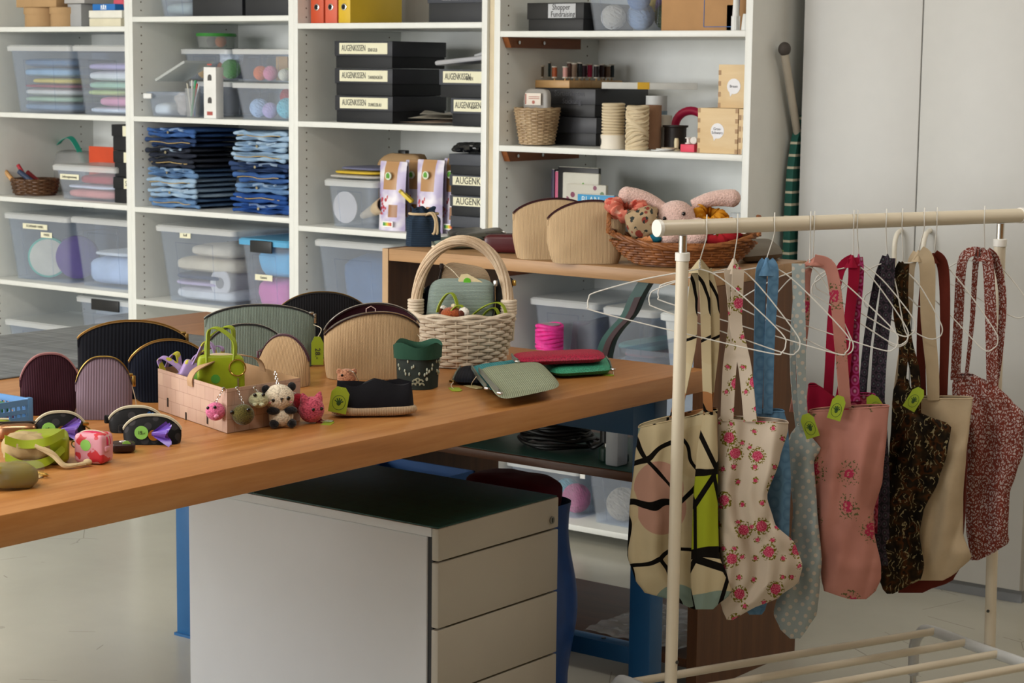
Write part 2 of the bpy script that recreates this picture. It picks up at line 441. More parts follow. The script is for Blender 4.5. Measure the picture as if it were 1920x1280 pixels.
# ================================================================ WORKTABLE
wt = thing('worktable', 'large beech worktable on blue steel legs covered with handmade pouches', 'table', (-3.3, 3.0, 0))
TX0, TX1, TY0, TY1, TZ = -4.14, -2.475, .6, 4.0, .88
def beech():
    t = NT('beech'); v = t.ob((1.0, 1.0, 1.0))
    sx = t.n('ShaderNodeSeparateXYZ', {0: v}); k = t.math('FLOOR', t.math('MULTIPLY', sx.outputs[0], 9.0))
    off = t.n('ShaderNodeCombineXYZ', {0: k, 1: t.math('MULTIPLY', k, 3.7), 2: 0.0})
    va = t.n('ShaderNodeVectorMath', {0: t.ob((28, 1.6, 28)), 1: off}, operation='ADD')
    n = t.n('ShaderNodeTexNoise', {'Vector': va, 'Scale': 1.0, 'Detail': 6.0, 'Roughness': .6, 'Distortion': .4})
    n2 = t.n('ShaderNodeTexNoise', {'Vector': t.ob((160, 14, 160)), 'Scale': 1.0, 'Detail': 2.0})
    wn = t.n('ShaderNodeTexWhiteNoise', {'Vector': off.outputs[0]})
    f = t.math('MULTIPLY_ADD', n2.outputs[0], .22, t.math('MULTIPLY_ADD', wn.outputs[0], .12, n.outputs[0]))
    t.col(t.ramp(f, [(.35, '#97602f'), (.62, '#ae743e'), (.9, '#c08a54')]).outputs[0]); t.rough(.34, .4); t.bump(n2, .05, .001); return t.m
O('tabletop', MB().bx(TX0+3.3, TX1+3.3, TY0-3, TY1-3, TZ-.052, TZ, .002), beech(), wt)
blue = plain('#1d5688', .42, .45, 0, .05); navy = blue
for x in (-4.05, -2.61):
    for y in (.75, 3.895 if x > -3 else 3.79):
        l = O('leg', MB().bx(x+3.3, x+.061+3.3, y-3, y+.055-3, 0, TZ-.053, .004), blue, wt)
        O('foot_plate', MB().bx(x-.005+3.3, x+.066+3.3, y-.005-3, y+.06-3, 0.0, .008), blue, l)
for y in (.78, 3.92): O('apron', MB().bx(-4.039+3.3, -2.611+3.3, y-.02-3, y+.02-3, TZ-.16, TZ-.0525), blue, wt)
for x in (-3.75,): O('apron', MB().bx(x-.02+3.3, x+.02+3.3, .806-3, 3.894-3, TZ-.10, TZ-.0525), blue, wt)
st = O('stretcher', MB().bx(-4.039+3.3, -2.611+3.3, 3.9-3, 3.945-3, .165, .208, .003), blue, wt)
for x in (-2.82, -2.70): O('bolt', MB().cyl((x+3.3, 3.922-3, .207), .006, .003, 10), plain('#1a2a38', .4), st)

# grey cutting mat lying on the table's far left
def mat_tex(c1, c2):
    t = NT('mat'); v = t.ob()
    n = t.n('ShaderNodeTexNoise', {'Vector': t.ob((3, 60, 3)), 'Scale': 1.0, 'Detail': 6.0})
    n2 = t.n('ShaderNodeTexNoise', {'Vector': t.ob((70, 4, 3)), 'Scale': 1.0, 'Detail': 6.0})
    f = t.math('MULTIPLY_ADD', n2.outputs[0], .5, t.math('MULTIPLY', n.outputs[0], .5)); t.col(t.ramp(f, [(.36, c1), (.66, c2)]).outputs[0])
    t.rough(.5, .4); t.bump(n, .1, .001); return t.m
a = pZ(187, 607, TZ); 
tag(O('cutting_mat', MB().bx(TX0+.006, -3.56, 1.2, a.y, TZ+.0005, TZ+.0035, .001), mat_tex('#565c63', '#848a90')), 'large worn grey mat lying on the far left of the worktable', 'mat')

# ================================================================ DRAWER CABINET
dc = thing('drawer_cabinet', 'grey metal drawer cabinet standing under the front edge of the worktable', 'cabinet', (-2.58, 3.144, 0))
gm = plain('#cdd0d4', .38, .4, 0, .01); dm = plain('#aaa498', .4, .4, 0, .012); darkg = plain('#191a1c', .6)
O('body', MB().bx(-.741, -.034, .004, .415, .03, .612, .003), gm, dc)
O('plinth', MB().bx(-.72, -.06, .02, .40, 0, .03), darkg, dc)
O('front_recess', MB().bx(-.034, -.020, .008, .411, .035, .611), darkg, dc)
O('top_panel', MB().bx(-.741, -.0195, 0, .419, .6125, .632, .002), gm, dc)
zz = [.632, .561, .4185, .2755, .04]
for k in range(4):
    d = O('drawer', MB().bx(-.0185, 0, 0, .419, zz[k+1]+.003, zz[k]-(.0 if k == 0 else .001), .0025), dm, dc)
    if k == 0:
        lk = O('lock', MB().cyl((0, .393, .584), .0085, .003, 18, axis='X'), metal('#8f8f8a', .35), d)
        O('keyhole', MB().bx(.003, .0036, .3915, .3945, .579, .589), darkg, lk)
tag(O('cabinet_mat', MB().bx(-3.318, -2.583, 3.146, 3.561, .6325, .6355, .001), mat_tex('#0e3a36', '#174a44')), 'scuffed dark green cutting mat lying on the drawer cabinet', 'mat')

# ================================================================ GARMENT RACK
RA = Vector((-2.301, 3.611, 1.243)); RBt = Vector((-1.955, 4.442, 1.243)); RD = (RBt-RA).normalized(); RN = Vector((RD.y, -RD.x, 0))
gr = thing('garment_rack', 'white tubular garment rack on casters carrying cloth bags', 'garment rack', (RA.x, RA.y, 0), math.atan2(RD.y, RD.x))
cream = plain('#d6ccb8', .32, .45, 0, .01)
RL = (RBt-RA).length; RZ = 1.243
rl = O('rail', MB().tube([(-.062, 0, 1.243), (RL+.062, 0, 1.243)], .0165, 20), cream, gr)
for x, s in ((-.062, -1), (RL+.062, 1)):
    O('end_cap', MB().cyl((x-.004 if s > 0 else x-.006, 0, 1.243), .0185, .010, 20, axis='X'), plain('#e8e6e0', .35), rl)
for x in (0, RL):
    p = O('post', MB().tube([(x+(.024 if x else -.006), 0, .203), (x, 0, 1.18)], .0135, 18), cream, gr)
    O('collar', MB().cyl((x, 0, 1.172), .0158, .018, 18), plain('#e4e2dc', .35), p)
    O('stem', MB().cyl((x, 0, 1.18), .009, .046, 14), metal(), p)
    O('screw', MB().cyl((x, -.0155, .3), .004, .003, 8, axis='Y'), plain('#3a3a38', .4), p)
    L = .24
    pts = curve_pts([(x, -L, .075), (x, -L, .15), (x, -L+.02, .186), (x, -L+.06, .203), (x, 0, .203), (x, L-.06, .203), (x, L-.02, .186), (x, L, .15), (x, L, .075)], 5)
    ft = O('foot_tube', MB().tube(pts, .0135, 14), plain('#cfd2d4', .3), gr)
    for y in (-L, L):
        cs = O('caster', MB().cyl((x+.011, y, .027), .026, .012, 18, axis='X').cyl((x-.023, y, .027), .026, .012, 18, axis='X').cyl((x-.02, y, .027), .01, .04, 12, axis='X'), plain('#4a4c4e', .35), gr)
        O('caster_stem', MB().cyl((x, y, .03), .008, .05, 10), metal(), cs)
for y in (-.165, -.055, .055, .165):
    O('base_bar', MB().tube([(.005, y, .206), (RL-.005, y, .206)], .0095, 12), cream, gr)
# ================================================================ STORAGE BUILDERS
def nz(v, s, k=0): return noise.noise(Vector((v[0]*s+k*7.3, v[1]*s-k*3.1, v[2]*s+k*1.7)))
def sq(mb, c, d, e=.45, nu=32, nv=16, amp=0, fr=12, seed=0, mi=0, ez=None, T=None):
    """a soft box (superellipsoid) of half sizes d, wrinkled by noise"""
    ez = ez or e
    pw = lambda x, k: math.copysign(abs(x)**k, x)
    vs = []; fs = []; uvs = []
    for j in range(nv+1):
        th = -PI/2+PI*j/nv
        for i in range(nu):
            a = 2*PI*i/nu; ct = pw(cos(th), ez)
            p = Vector((pw(cos(a), e)*ct*d[0], pw(sin(a), e)*ct*d[1], pw(sin(th), ez)*d[2]))
            if amp: p += p.normalized()*amp*(nz(p, fr, seed)+.5*nz(p, fr*2.3, seed+3)); p.z = min(max(p.z, -d[2]), d[2])
            vs.append(Vector(c)+p); uvs.append((p.x if abs(p.y) < abs(d[1]*.98) else p.x, p.z))
    for j in range(nv):
        for i in range(nu):
            i2 = (i+1) % nu; fs.append([j*nu+i, j*nu+i2, (j+1)*nu+i2, (j+1)*nu+i])
    return mb.add(vs, fs, mi, uvs, T)
clr = clear('#f3f7fd', .105, .2); lidm = clear('#f6f8f8', .48, .3); card = plain('#e6e3c8', .7, .2, 0, .03); ink = plain('#2b2b2a', .6)
blk = plain('#1c1e22', .55, .3, 0, .05)
def tub(label, xl, xr, yt, z, Y, D, name='storage_tub', body=clr, lid=lidm, group=None, tagtxt=None, latch=None, dy=0, lidh=.016, rz=0, frame=True):
    x0 = max(XA(xl, Y, z+.1), BAY[0]+.004); x1 = min(XA(xr, Y, z+.1), BAY[1]-.004); H = pY((xl+xr)/2, yt, Y).z-z; W = x1-x0
    t = thing(name, label, 'storage box', ((x0+x1)/2, Y+D/2, z+.001), rz, group)
    W2, D2 = W/2-.012, D/2-.012; k = .87; hb = H-lidh
    def ring(w, d, zz, r=.022, n=4):
        o = []
        for cx, cy, a0 in ((w-r, d-r, 0), (-w+r, d-r, PI/2), (-w+r, -d+r, PI), (w-r, -d+r, PI*1.5)):
            for i in range(n+1): a = a0+PI/2*i/n; o.append((cx+r*cos(a), cy+r*sin(a), zz))
        return o
    R_ = [ring(W2*k, D2*k, .0), ring(W2, D2, hb), ring(W2+.006, D2+.006, hb), ring(W2+.006, D2+.006, hb-.012)]
    I_ = [ring(W2-.003, D2-.003, hb), ring(W2*k-.003, D2*k-.003, .004)]
    m = MB(); n = len(R_[0])
    for A, B in ((R_[0], R_[1]), (R_[1], R_[2]), (R_[2], R_[3])):
        m.add(A+B, [[i, (i+1) % n, (i+1) % n+n, i+n] for i in range(n)])
    m.add(I_[0]+I_[1], [[i, (i+1) % n, (i+1) % n+n, i+n] for i in range(n)])
    m.add(R_[0], [list(range(n))]); m.add(I_[1], [list(range(n))])
    if frame:   # moulded panel outline on the front and the right side
        f = lambda u, v: (u*W2*(k+(1-k)*v), -D2*(k+(1-k)*v)-.001, v*hb)
        g = lambda u, v: (W2*(k+(1-k)*v)+.001, u*D2*(k+(1-k)*v), v*hb)
        for q in (f, g):
            m.tube([q(-.55, .06), q(-.55, .82), q(.45, .82), q(.45, .06)], .0013, 5)
    O('body', m, body, t)
    if lid:
        l = MB().add(ring(W2+.010, D2+.010, hb-.010)+ring(W2+.011, D2+.011, hb+.008)+ring(W2+.004, D2+.004, H-.002), [[i+r*n, (i+1) % n+r*n, (i+1) % n+n+r*n, i+n+r*n] for r in (0, 1) for i in range(n)])
        l.add(ring(W2+.004, D2+.004, H-.002), [list(range(n))]).add(ring(W2+.002, D2+.002, H-.009), [list(range(n))])
        lo = O('lid', l, lid, t)
    if latch:
        O('latch', MB().bx(-W2*.45, W2*.45, -D2-.020, -D2-.0115, hb-.035, H-.006, .003), plain(latch, .4), t)
    if tagtxt:
        for (s_, u, v, ww) in tagtxt:
            fr = lambda v_: -D2*(k+(1-k)*v_)-.0022
            c = O('label_card', MB().bx(u*W2-ww/2, u*W2+ww/2, fr(v)-.0012, fr(v)-.0002, v*hb-.011, v*hb+.011), card, t)
            text(s_, .014, c, ink, (u*W2, fr(v)-.0018, v*hb), sx=.85)
    t['_i'] = 0; del t['_i']
    return t, dict(x=(x0+x1)/2, y=Y+D/2, z=z+.006, W=W*k-.016, D=D*k-.02, H=hb)
def cloth_piece(label, c, half, mat, name='folded_cloth', cat='cloth', e=.4, amp=.012, fr=14, seed=0, group=None, rz=0, rot=None):
    m = MB(); sq(m, (0, 0, half[2]), half, e, 30, 14, amp, fr, seed, ez=.6)
    o = O(name, m, mat); o.location = c; o.rotation_euler = rot or (0, 0, rz); tag(o, label, cat, group); return o
def fill(b, items, desc, group):
    """cloths stacked inside a tub: (label, colour, relative height[, dx, w])"""
    z = b['z']
    for i, it in enumerate(items):
        lb, c, h = it[0], it[1], it[2]*b['H']; dx = it[3] if len(it) > 3 else 0; ww = it[4] if len(it) > 4 else .97
        cloth_piece(lb+' '+desc, (b['x']+dx*b['W'], b['y']-b['D']*.02, z), (b['W']/2*ww*.95, b['D']/2*.93, h/2), cloth(c), seed=i*5+len(lb), group=group, amp=.009, fr=9, e=.35)
        z += h+.0006
def yarn(label, c, r, colr, name='yarn_ball', group=None, tall=1.0, seed=1):
    rnd = random.Random(seed); m = MB().ell((0, 0, r*tall), (r*.94, r*.94, r*.94*tall), 16, 10)
    for k in range(11):
        M = Matrix.Translation((0, 0, r*tall)) @ Matrix.Rotation(rnd.uniform(0, PI), 4, 'Z') @ Matrix.Rotation(rnd.uniform(.2, 1.4), 4, 'X')
        for q in (-.34, 0, .34):
            rr = r*.95*math.sqrt(1-q*q)
            m.tube([(rr*cos(a*PI/9), rr*sin(a*PI/9), q*r*.95) for a in range(18)], r*.085, 4, True, T=M)
    o = O(name, m, cloth(colr, .95, .15, 500)); o.location = c; tag(o, label, 'yarn', group); return o
def carton(label, xl, xr, yt, z, Y, D, mat, name='carton', cat='box', lidfrac=None, lidmat=None, card_=None, group=None, rz=0, W=None, over=.004, zz=None):
    x0 = XA(xl, Y, z+.05); x1 = min(XA(xr, Y, z+.05) if W is None else x0+W, BAY[1]-.003); x0 = max(x0, BAY[0]+.003); H = (pY(xl, yt, Y).z-z) if zz is None else zz
    W = x1-x0; t = thing(name, label, cat, ((x0+x1)/2, Y+D/2, z+.0005), rz, group)
    hl = H*(1-lidfrac) if lidfrac else H; o = over if lidfrac else 0
    O('body', MB().bx(-W/2+o, W/2-o, -D/2+o, D/2-o, 0, hl+(.004 if lidfrac else 0), .0015), mat, t)
    if lidfrac: l = O('lid', MB().bx(-W/2, W/2, -D/2, D/2, hl, H, .002), lidmat or mat, t)
    if card_:
        a, b, c, d, lines, sz, cm = card_       # x0..x1 (fractions of width), z0..z1 (fractions of height)
        k = O('label_card', MB().bx(-W/2+a*W, -W/2+b*W, -D/2-.0012, -D/2-.0002, c*H, d*H), cm, t)
        for i, (s_, fx) in enumerate(lines):
            zc = c*H+(d-c)*H*(1-(i+.5)/len(lines)) if not isinstance(fx, tuple) else c*H+(d-c)*H*fx[1]
            f0 = fx[0] if isinstance(fx, tuple) else fx; s1 = fx[2] if isinstance(fx, tuple) else 1
            text(s_, sz*s1, k, ink, (-W/2+(a+(b-a)*f0)*W, -D/2-.0016, zc), align='LEFT', sx=.8 if not isinstance(fx, tuple) else .56)
    return t
def basket(mb, prof, n, rows, r, mi=0, sy=1.0, amp=.5, odd=1):
    """woven wall: strands going in and out of n stakes; prof(f) -> radius and height at fraction f"""
    for k in range(rows):
        R, z = prof((k+.5)/rows); pts = []
        for i in range(n*4):
            a = 2*PI*i/(n*4); s_ = cos(a*n*.5+PI*(k % 2))
            q = R+r*amp*2*s_; pts.append((q*cos(a), q*sin(a)*sy, z))
        mb.tube(pts, r, 6, True, mi)
    for i in range(n):
        a = 2*PI*(i)/n
        mb.tube([(prof(f)[0]*cos(a), prof(f)[0]*sin(a)*sy, prof(f)[1]) for f in (0, .25, .5, .75, 1)], r*.7, 5, mi=mi)

BAYS = [(-6.877, -6.026), (-5.98, -5.1505), (-5.1045, -4.258), (-4.18, -3.232)]
BAY = BAYS[0]
# ================================================================ FAR-LEFT BAY
kraft = plain('#b3926a', .75, .15, 0, .05); greyc = plain('#a6a7a8', .7, .2); cream_c = plain('#ddd6bd', .6)
za = S1[5]
for k, (xl, xr) in enumerate(((29, 78), (80, 121))):
    x0, x1 = XA(xl, 5.46, za), XA(xr, 5.46, za); r = (x1-x0)/2; h = pY(60, 14, 5.46).z-za
    t = thing('round_box', ('left' if k == 0 else 'right')+' one of two round kraft boxes on the top left shelf', 'box', ((x0+x1)/2, 5.46+r, za+.001), 0, 'round kraft boxes')
    O('body', MB().lathe([(0, 0), (r-.004, 0), (r-.004, h*.75), (0, h*.75)], 32), kraft, t)
    O('lid', MB().lathe([(r-.003, h*.66), (r, h*.66), (r, h-.002), (r-.003, h), (0, h)], 32), kraft, t)
zk = za+pY(60, 14, 5.46).z-za+.001
carton('kraft cardboard box lying across the two round kraft boxes', 30, 105, -12, zk, 5.47, .16, kraft, 'cardboard_box')
c = carton('tall grey carton between round kraft boxes and cream cartons', 127, 152, 8, za, 5.50, .20, greyc, 'grey_carton')
carton('grey carton stacked on top of the tall grey carton', 120, 158, -24, za+pY(123, 8, 5.5).z-za+.002, 5.49, .20, plain('#b4b2b0', .7), 'grey_carton')
c = carton('plain cream box under white lidded box on top left shelf', 167, 226, 35, za, 5.45, .22, cream_c, 'cream_box')
zb_ = za+pY(167, 35, 5.45).z-za+.001
carton('white flap-lid box lying on the plain cream box', 166, 228, 20, zb_, 5.45, .22, plain('#e6e4da', .5), 'white_box', lidfrac=.9, over=.003)
zc_ = zb_+pY(166, 20, 5.45).z-zb_+.001
c = carton('small blue box with white emblem on the white lidded box', 173, 215, 8, zc_, 5.47, .12, plain('#1f6fbd', .5), 'blue_box')
m = MB()
for dx, hh in ((-.012, .014), (0, .02), (.012, .014)): m.box((dx, -.0605, .014), (.007, .0008, hh*.8), 0, 0, 0)
m.box((0, -.0605, .005), (.034, .0008, .003)); O('emblem', m, plain('#e8eef4', .5), c)
cloth_piece('pink cloth piece poking over the small blue box', (XA(222, 5.5, zc_)-.02, 5.55, zc_), (.035, .04, .035), cloth('#d8606f'), amp=.01, name='cloth_piece')

z = S1[4]; t1, b = tub('fabric tub with yellow and red cloth, left of two on far-left bay', 10, 131, 84, z, 5.44, .36, group='fabric tubs in the far-left bay')
fill(b, (('grey-blue folded cloth lowest', '#7d93a8', .14), ('pale green folded cloth second from bottom', '#a9c3a4', .10), ('white folded papers third from bottom', '#d9d5cc', .12), ('dark red folded cloth under the yellow', '#a8485a', .06), ('yellow folded cloth in the middle', '#e0c860', .10, .08, .8), ('pale blue folded cloth near the top', '#8fb2cc', .16), ('slate blue folded cloth topmost', '#5f7e9c', .14)), 'in left fabric tub', 'cloths in the left fabric tub')
t1, b = tub('fabric tub with pink and white cloth, right of two on far-left bay', 132, 256, 84, z, 5.44, .36, group='fabric tubs in the far-left bay')
fill(b, (('white folded cloth lowest', '#dfe4ea', .10), ('pink striped folded cloth low', '#e49ab4', .16, .1, .75), ('lime folded cloth in the middle', '#c2d08a', .10, -.1, .8), ('mint folded cloth', '#a9cdb0', .12), ('white crumpled cloth upper', '#e6e6e2', .16), ('lilac folded cloth topmost', '#b8a9cc', .12)), 'in right fabric tub', 'cloths in the right fabric tub')

z = S1[3]; X = XA(60, 5.55, z)+.01
t = thing('wicker_basket', 'small dark brown wicker tray basket holding tools on far-left bay', 'basket', (X, 5.56, z), 0)
m = MB(); basket(m, lambda f: (.085+.012*f, .008+.062*f), 22, 8, .0045); m.lathe([(0, .002), (.085, .002), (.085, .006), (0, .006)], 24); O('weave', m, wood('#3a2618', '#6b4a30', (20, 20, 20)), t)
for k, (p, q, r, cc, lb, nm, ct) in enumerate((((-.07, -.05, .05), (-.13, -.07, .115), .010, '#c99a62', 'pale wooden dowel sticking out of dark wicker basket', 'dowel', 'dowel'), ((0, -.03, .05), (-.06, -.04, .125), .008, '#a82030', 'red handled tool leaning in dark wicker basket', 'tool', 'tool'), ((.05, -.04, .05), (-.03, -.06, .10), .011, '#33415c', 'dark blue tool handle across dark wicker basket', 'tool', 'tool'), ((.03, .02, .04), (-.05, .0, .095), .009, '#8c1c28', 'dark red handle at the back of dark wicker basket', 'tool', 'tool'))):
    tag(O(nm, MB().tube([Vector(p)+t.location, Vector(q)+t.location], r, 10), plain(cc, .45)), lb, ct, 'tools in the dark basket')
tt, b = tub('small clear box labelled Lieferungsmessung beside dark wicker basket', 94, 215, 310, z, 5.45, .26, 'clear_box', tagtxt=(('Lieferungsmessung', -.5, .72, .115),), frame=False)
fill(b, (('salmon pink folded cloth', '#e0948a', .30), ('white paper sheaf', '#dfe0e8', .14), ('red folded cloth', '#b84a50', .34, .1, .7)), 'in small labelled clear box', 'cloths in the small labelled box')
for k, (yt, yb) in enumerate(((240, 285), (286, 333), (334, 378))):
    zz = pY(222, yb, 5.47).z; zz = max(zz, z+.0005) if k == 2 else zz
    carton(('topmost','middle','lowest')[k]+' black shoebox of the stack at right edge of far-left bay', 209+3*(k > 0), 262, yt, z+.0005+(2-k)*.104, 5.47, .3, blk, 'shoebox', lidfrac=.45, card_=(.42, .95, .56, .95, ((('', '', 'SACK')[k], .1),), .03, card), group='black shoeboxes in the far-left bay', zz=.103)
t = thing('carrier_bag', 'clear plastic carrier bag with turquoise handle on far-left bay', 'bag', (XA(118, 5.78, z)+.055, 5.80, z+.002))
mm = MB(); sq(mm, (0, 0, .09), (.125, .05, .088), .5, amp=.02, seed=4); O('bag_body', mm, clear('#d8d8d6', .35), t)
O('handle', MB().ribbon(curve_pts([(-.115, -.02, .12), (-.08, -.02, .20), (-.01, -.02, .235), (.04, -.02, .20), (.09, -.02, .12)], 6), (0, .012, .004)), plain('#2fa58c', .5), t)
tag(O('orange_folder', MB().bx(XA(168, 5.74, z), XA(168, 5.74, z)+.16, 5.74, 5.745, z+.001, z+.205), plain('#d8502c', .5)), 'orange folder edge behind the small labelled clear box', 'folder')

z = S1[2]; tt, b = tub('large clear tub labelled Stoffband farbig plus weiss', 5, 127, 402, z, 5.44, .40, tagtxt=(('STOFFBAND FARBIG', -.05, .86, .155), ('+WEISS', .3, .74, .07)))
for k, (dx, dy, r, cc, lb) in enumerate(((-.05, -.08, .085, '#d6d0bd', 'cream ribbon roll with mint edge'), (.075, -.03, .09, '#5a3a8a', 'purple ribbon roll'), (-.08, .07, .08, '#4a5e7c', 'blue ribbon roll'))):
    o = O('ribbon_roll', MB().cyl((0, 0, 0), r, .03, 32, axis='X').cyl((.03, 0, 0), r*.9, .004, 32, 1, axis='X'), [cloth(cc if k else '#5fb9a4'), cloth(cc if k else '#d6d0bd')])
    o.location = (b['x']+dx, b['y']+dy, b['z']+r+.001); o.rotation_euler = (0, 0, -.9); tag(o, lb+' standing in the Stoffband tub', 'ribbon', 'ribbon rolls in the Stoffband tub')
tt, b = tub('tall clear tub holding white sheets at bottom of far-left bay', 129, 258, 410, z, 5.44, .40)
fill(b, (('pale blue folded sheet', '#b9c8de', .45), ('white crumpled sheet', '#e6e8ea', .08, 0, .7)), 'in tall clear tub', 'sheets in the tall clear tub')
z = S1[1]; tub('low clear tub on the lowest visible shelf at far left', 5, 140, 605, z, 5.43, .38)
tt, b = tub('clear tub with black latch below the white sheet tub', 140, 262, 560, z, 5.46, .38, latch='#222326')
fill(b, (('red and white folded cloth', '#b87a74', .5), ('grey folded cloth on top', '#8d8f92', .25)), 'in latched clear tub', 'cloths in the latched tub')
# ================================================================ JEANS BAY
BAY = BAYS[1]; z = S2[5]
tt, b = tub('clear tub of pale fabric on the top shelf above the yarn tubs', 283, 356, -40, z, 5.45, .34)
fill(b, (('grey-green folded cloth', '#a9b3ad', .4), ('pale grey folded cloth', '#bfc6c8', .3)), 'in top shelf tub', 'cloths in the top shelf tub')
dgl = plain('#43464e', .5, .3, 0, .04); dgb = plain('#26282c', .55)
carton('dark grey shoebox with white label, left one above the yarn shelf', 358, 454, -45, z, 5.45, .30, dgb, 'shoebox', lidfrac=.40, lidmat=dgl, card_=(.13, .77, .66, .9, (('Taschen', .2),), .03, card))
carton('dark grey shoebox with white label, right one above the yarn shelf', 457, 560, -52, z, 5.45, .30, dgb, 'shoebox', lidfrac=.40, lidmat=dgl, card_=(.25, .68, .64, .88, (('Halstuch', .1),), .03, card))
z = S2[4]
# clip box with tilted lid
tt, b = tub('small clear clip box with its lid ajar on the yarn shelf', 260, 347, 173, z, 5.44, .17, name='clip_box', lid=False, frame=False, lidh=0)
O('clip', MB().bx(-.105, -.06, -.094, -.084, .068, .088, .003), plain('#e2e4e4', .3), tt).location = (0, 0, 0)
l = O('lid', MB().bx(-.09, .09, -.08, .08, -.006, .006, .004), clear('#e8ecec', .5), tt); l.location = (.03, .0, .175); l.rotation_euler = (0, -.42, 0)
fill(b, (('white folded cloth', '#d9dcda', .5, -.2, .5),), 'in open clip box', None)
m = MB(); sq(m, (0, 0, .045), (.042, .03, .044), .7, amp=.012, fr=30); o = O('plastic_bag', m, clear('#e3d6c8', .6)); o.location = (b['x']+.06, b['y']-.02, b['z']); tag(o, 'small bag of beige beads in open clip box', 'bag')
x = XA(362, 5.46, z); t = thing('tumbler', 'clear plastic cup holding crochet hooks on the yarn shelf', 'cup', (x, 5.46, z+.001))
O('cup_wall', MB().lathe([(.024, 0), (.031, .11), (.029, .11), (.022, .003), (0, .003)], 24), clear('#f2f4f6', .16), t)
for k, (dx, cc, r, lb) in enumerate(((-.02, '#c9c2b2', .003, 'beige'), (-.008, '#d9d6cc', .003, 'white'), (.004, '#d8402c', .004, 'red'), (.013, '#2f9a66', .004, 'green'), (.02, '#c8d0d8', .003, 'silver'), (0, '#3a6fa8', .003, 'blue'))):
    a = Vector((x-dx*.3+.003*(k-2), 5.46-.008+.004*(k % 3), z+.006)); q = Vector((x+dx*1.4+.008, 5.46+.01*(k % 3)-.01, z+.13+.012*(k % 2)))
    tag(O('crochet_hook', MB().tube([a, q], r, 8), plain(cc, .4)), lb+' crochet hook standing in the clear cup', 'crochet hook', 'crochet hooks in the cup')
c = carton('narrow upright white carton with cut-out windows on the yarn shelf', 382, 405, 126, z, 5.42, .04, plain('#e4e4e2', .5), 'hook_carton')
m = MB()
for zc in (.07, .155): m.cyl((0, -.0204, zc-.0), .0105, .0006, 16, axis='Y'); m.bx(-.0105, .0105, -.0208, -.0202, zc-.013, zc)
O('window', m, plain('#4c4a4a', .4), c)
O('print', MB().bx(-.012, .012, -.0208, -.0202, .199, .205).bx(-.015, .015, -.0208, -.0202, .012, .026), plain('#a8504a', .5), c)
YP = {}
def yarns(b, items, desc, grp, z0=None):
    L = YP.setdefault((b['x'], b['y'], b['z']), [])
    for k, (dx, dy, r, cc, lb) in enumerate(items):
        x, y, zb = b['x']+dx*b['W'], b['y']+dy*b['D'], b['z'] if z0 is None else z0+b['z']; r = r*.9; rr = r*1.06
        x = min(max(x, b['x']-b['W']/2+rr), b['x']+b['W']/2-rr); y = min(max(y, b['y']-b['D']/2+rr), b['y']+b['D']/2-rr)
        for _ in range(60):
            hit = [q for q in L if (Vector((x, y, zb+r))-Vector(q[:3])).length < rr+q[3]]
            if not hit: break
            if y+.008 < b['y']+b['D']/2-rr: y += .008
            elif zb+2*rr+.01 < b['z']+b['H']-.02: zb += .008
            else: break
        L.append((x, y, zb+r, rr)); yarn(lb+' '+desc, (x, y, zb), r, cc, group=grp, seed=k+3)
tt, b1 = tub('lower left yarn tub behind the white carton', 350, 432, 152, z, 5.62, .26, lidh=.012)
cloth_piece('dark grey packed cloth in lower left yarn tub', (b1['x'], b1['y'], b1['z']), (b1['W']/2*.88, b1['D']/2*.88, .055), cloth('#4e4f54'), amp=.008)
zt_ = pY(380, 151, 5.62).z+.002
tt, b = tub('upper left yarn tub with green yarn and white fluff', 334, 428, 91, zt_, 5.62, .26, lidh=.012)
yarns(b, ((.30, -.22, .042, '#5aa83c', 'green yarn ball'), (-.36, -.2, .032, '#d8a23c', 'mustard yarn ball'), (-.12, .1, .04, '#c06a3c', 'burnt orange yarn ball'), (-.2, -.3, .026, '#d46a34', 'orange yarn ball')), 'in upper left yarn tub', 'yarn in upper left tub')
m = MB(); sq(m, (0, 0, .03), (.05, .035, .03), .9, amp=.016, fr=40); o = O('wool_fluff', m, cloth('#eeeeee')); o.location = (b['x']+.04, b['y']-.01, b['z']+.052); tag(o, 'white wool fluff above green yarn', 'wool')
tag(O('folded_cloth', MB().bx(-.1, .1, -.01, .01, 0, .12, .008), cloth('#34405a')), 'dark blue cloth at the back of upper left yarn tub', 'cloth').location = (b['x'], b['y']+.09, b['z'])
x = XA(400, 5.72, z)
t = thing('food_container', 'small clear container with green lid on top of yarn tubs', 'container', (x, 5.74, pY(380, 91, 5.62).z+.003))
O('body', MB().lathe([(.07, 0), (.078, .05), (.075, .05), (.068, .003), (0, .003)], 28), clear('#eef0ee', .14), t)
O('lid', MB().lathe([(.079, .046), (.081, .05), (.079, .058), (0, .058)], 28), plain('#3f8f3c', .4), t)
yarn('orange yarn ball in green lidded container', (x+.03, 5.735, t.location.z+.004), .022, '#d2702c', seed=8); yarn('dark grey yarn ball in green lidded container', (x-.03, 5.745, t.location.z+.004), .022, '#3a3a3c', seed=9)
tt, b = tub('lower right yarn tub with turquoise and white yarn', 430, 560, 155, z, 5.44, .26, lidh=.012)
yarns(b, ((-.36, -.2, .04, '#b9cfe6', 'pale blue yarn ball'), (-.1, -.28, .032, '#c9b8dc', 'lilac yarn ball'), (.14, -.22, .042, '#7fd0d8', 'turquoise yarn ball'), (.33, 0, .042, '#9fdce0', 'light aqua yarn ball')), 'in lower right yarn tub', 'yarn in lower right tub')
yarns(b, ((-.05, .12, .034, '#c8444c', 'red yarn ball'), (.2, .05, .04, '#8fd8dc', 'upper turquoise yarn ball')), 'in lower right yarn tub', 'yarn in lower right tub', .05)
zt_ = pY(430, 154, 5.44).z+.002
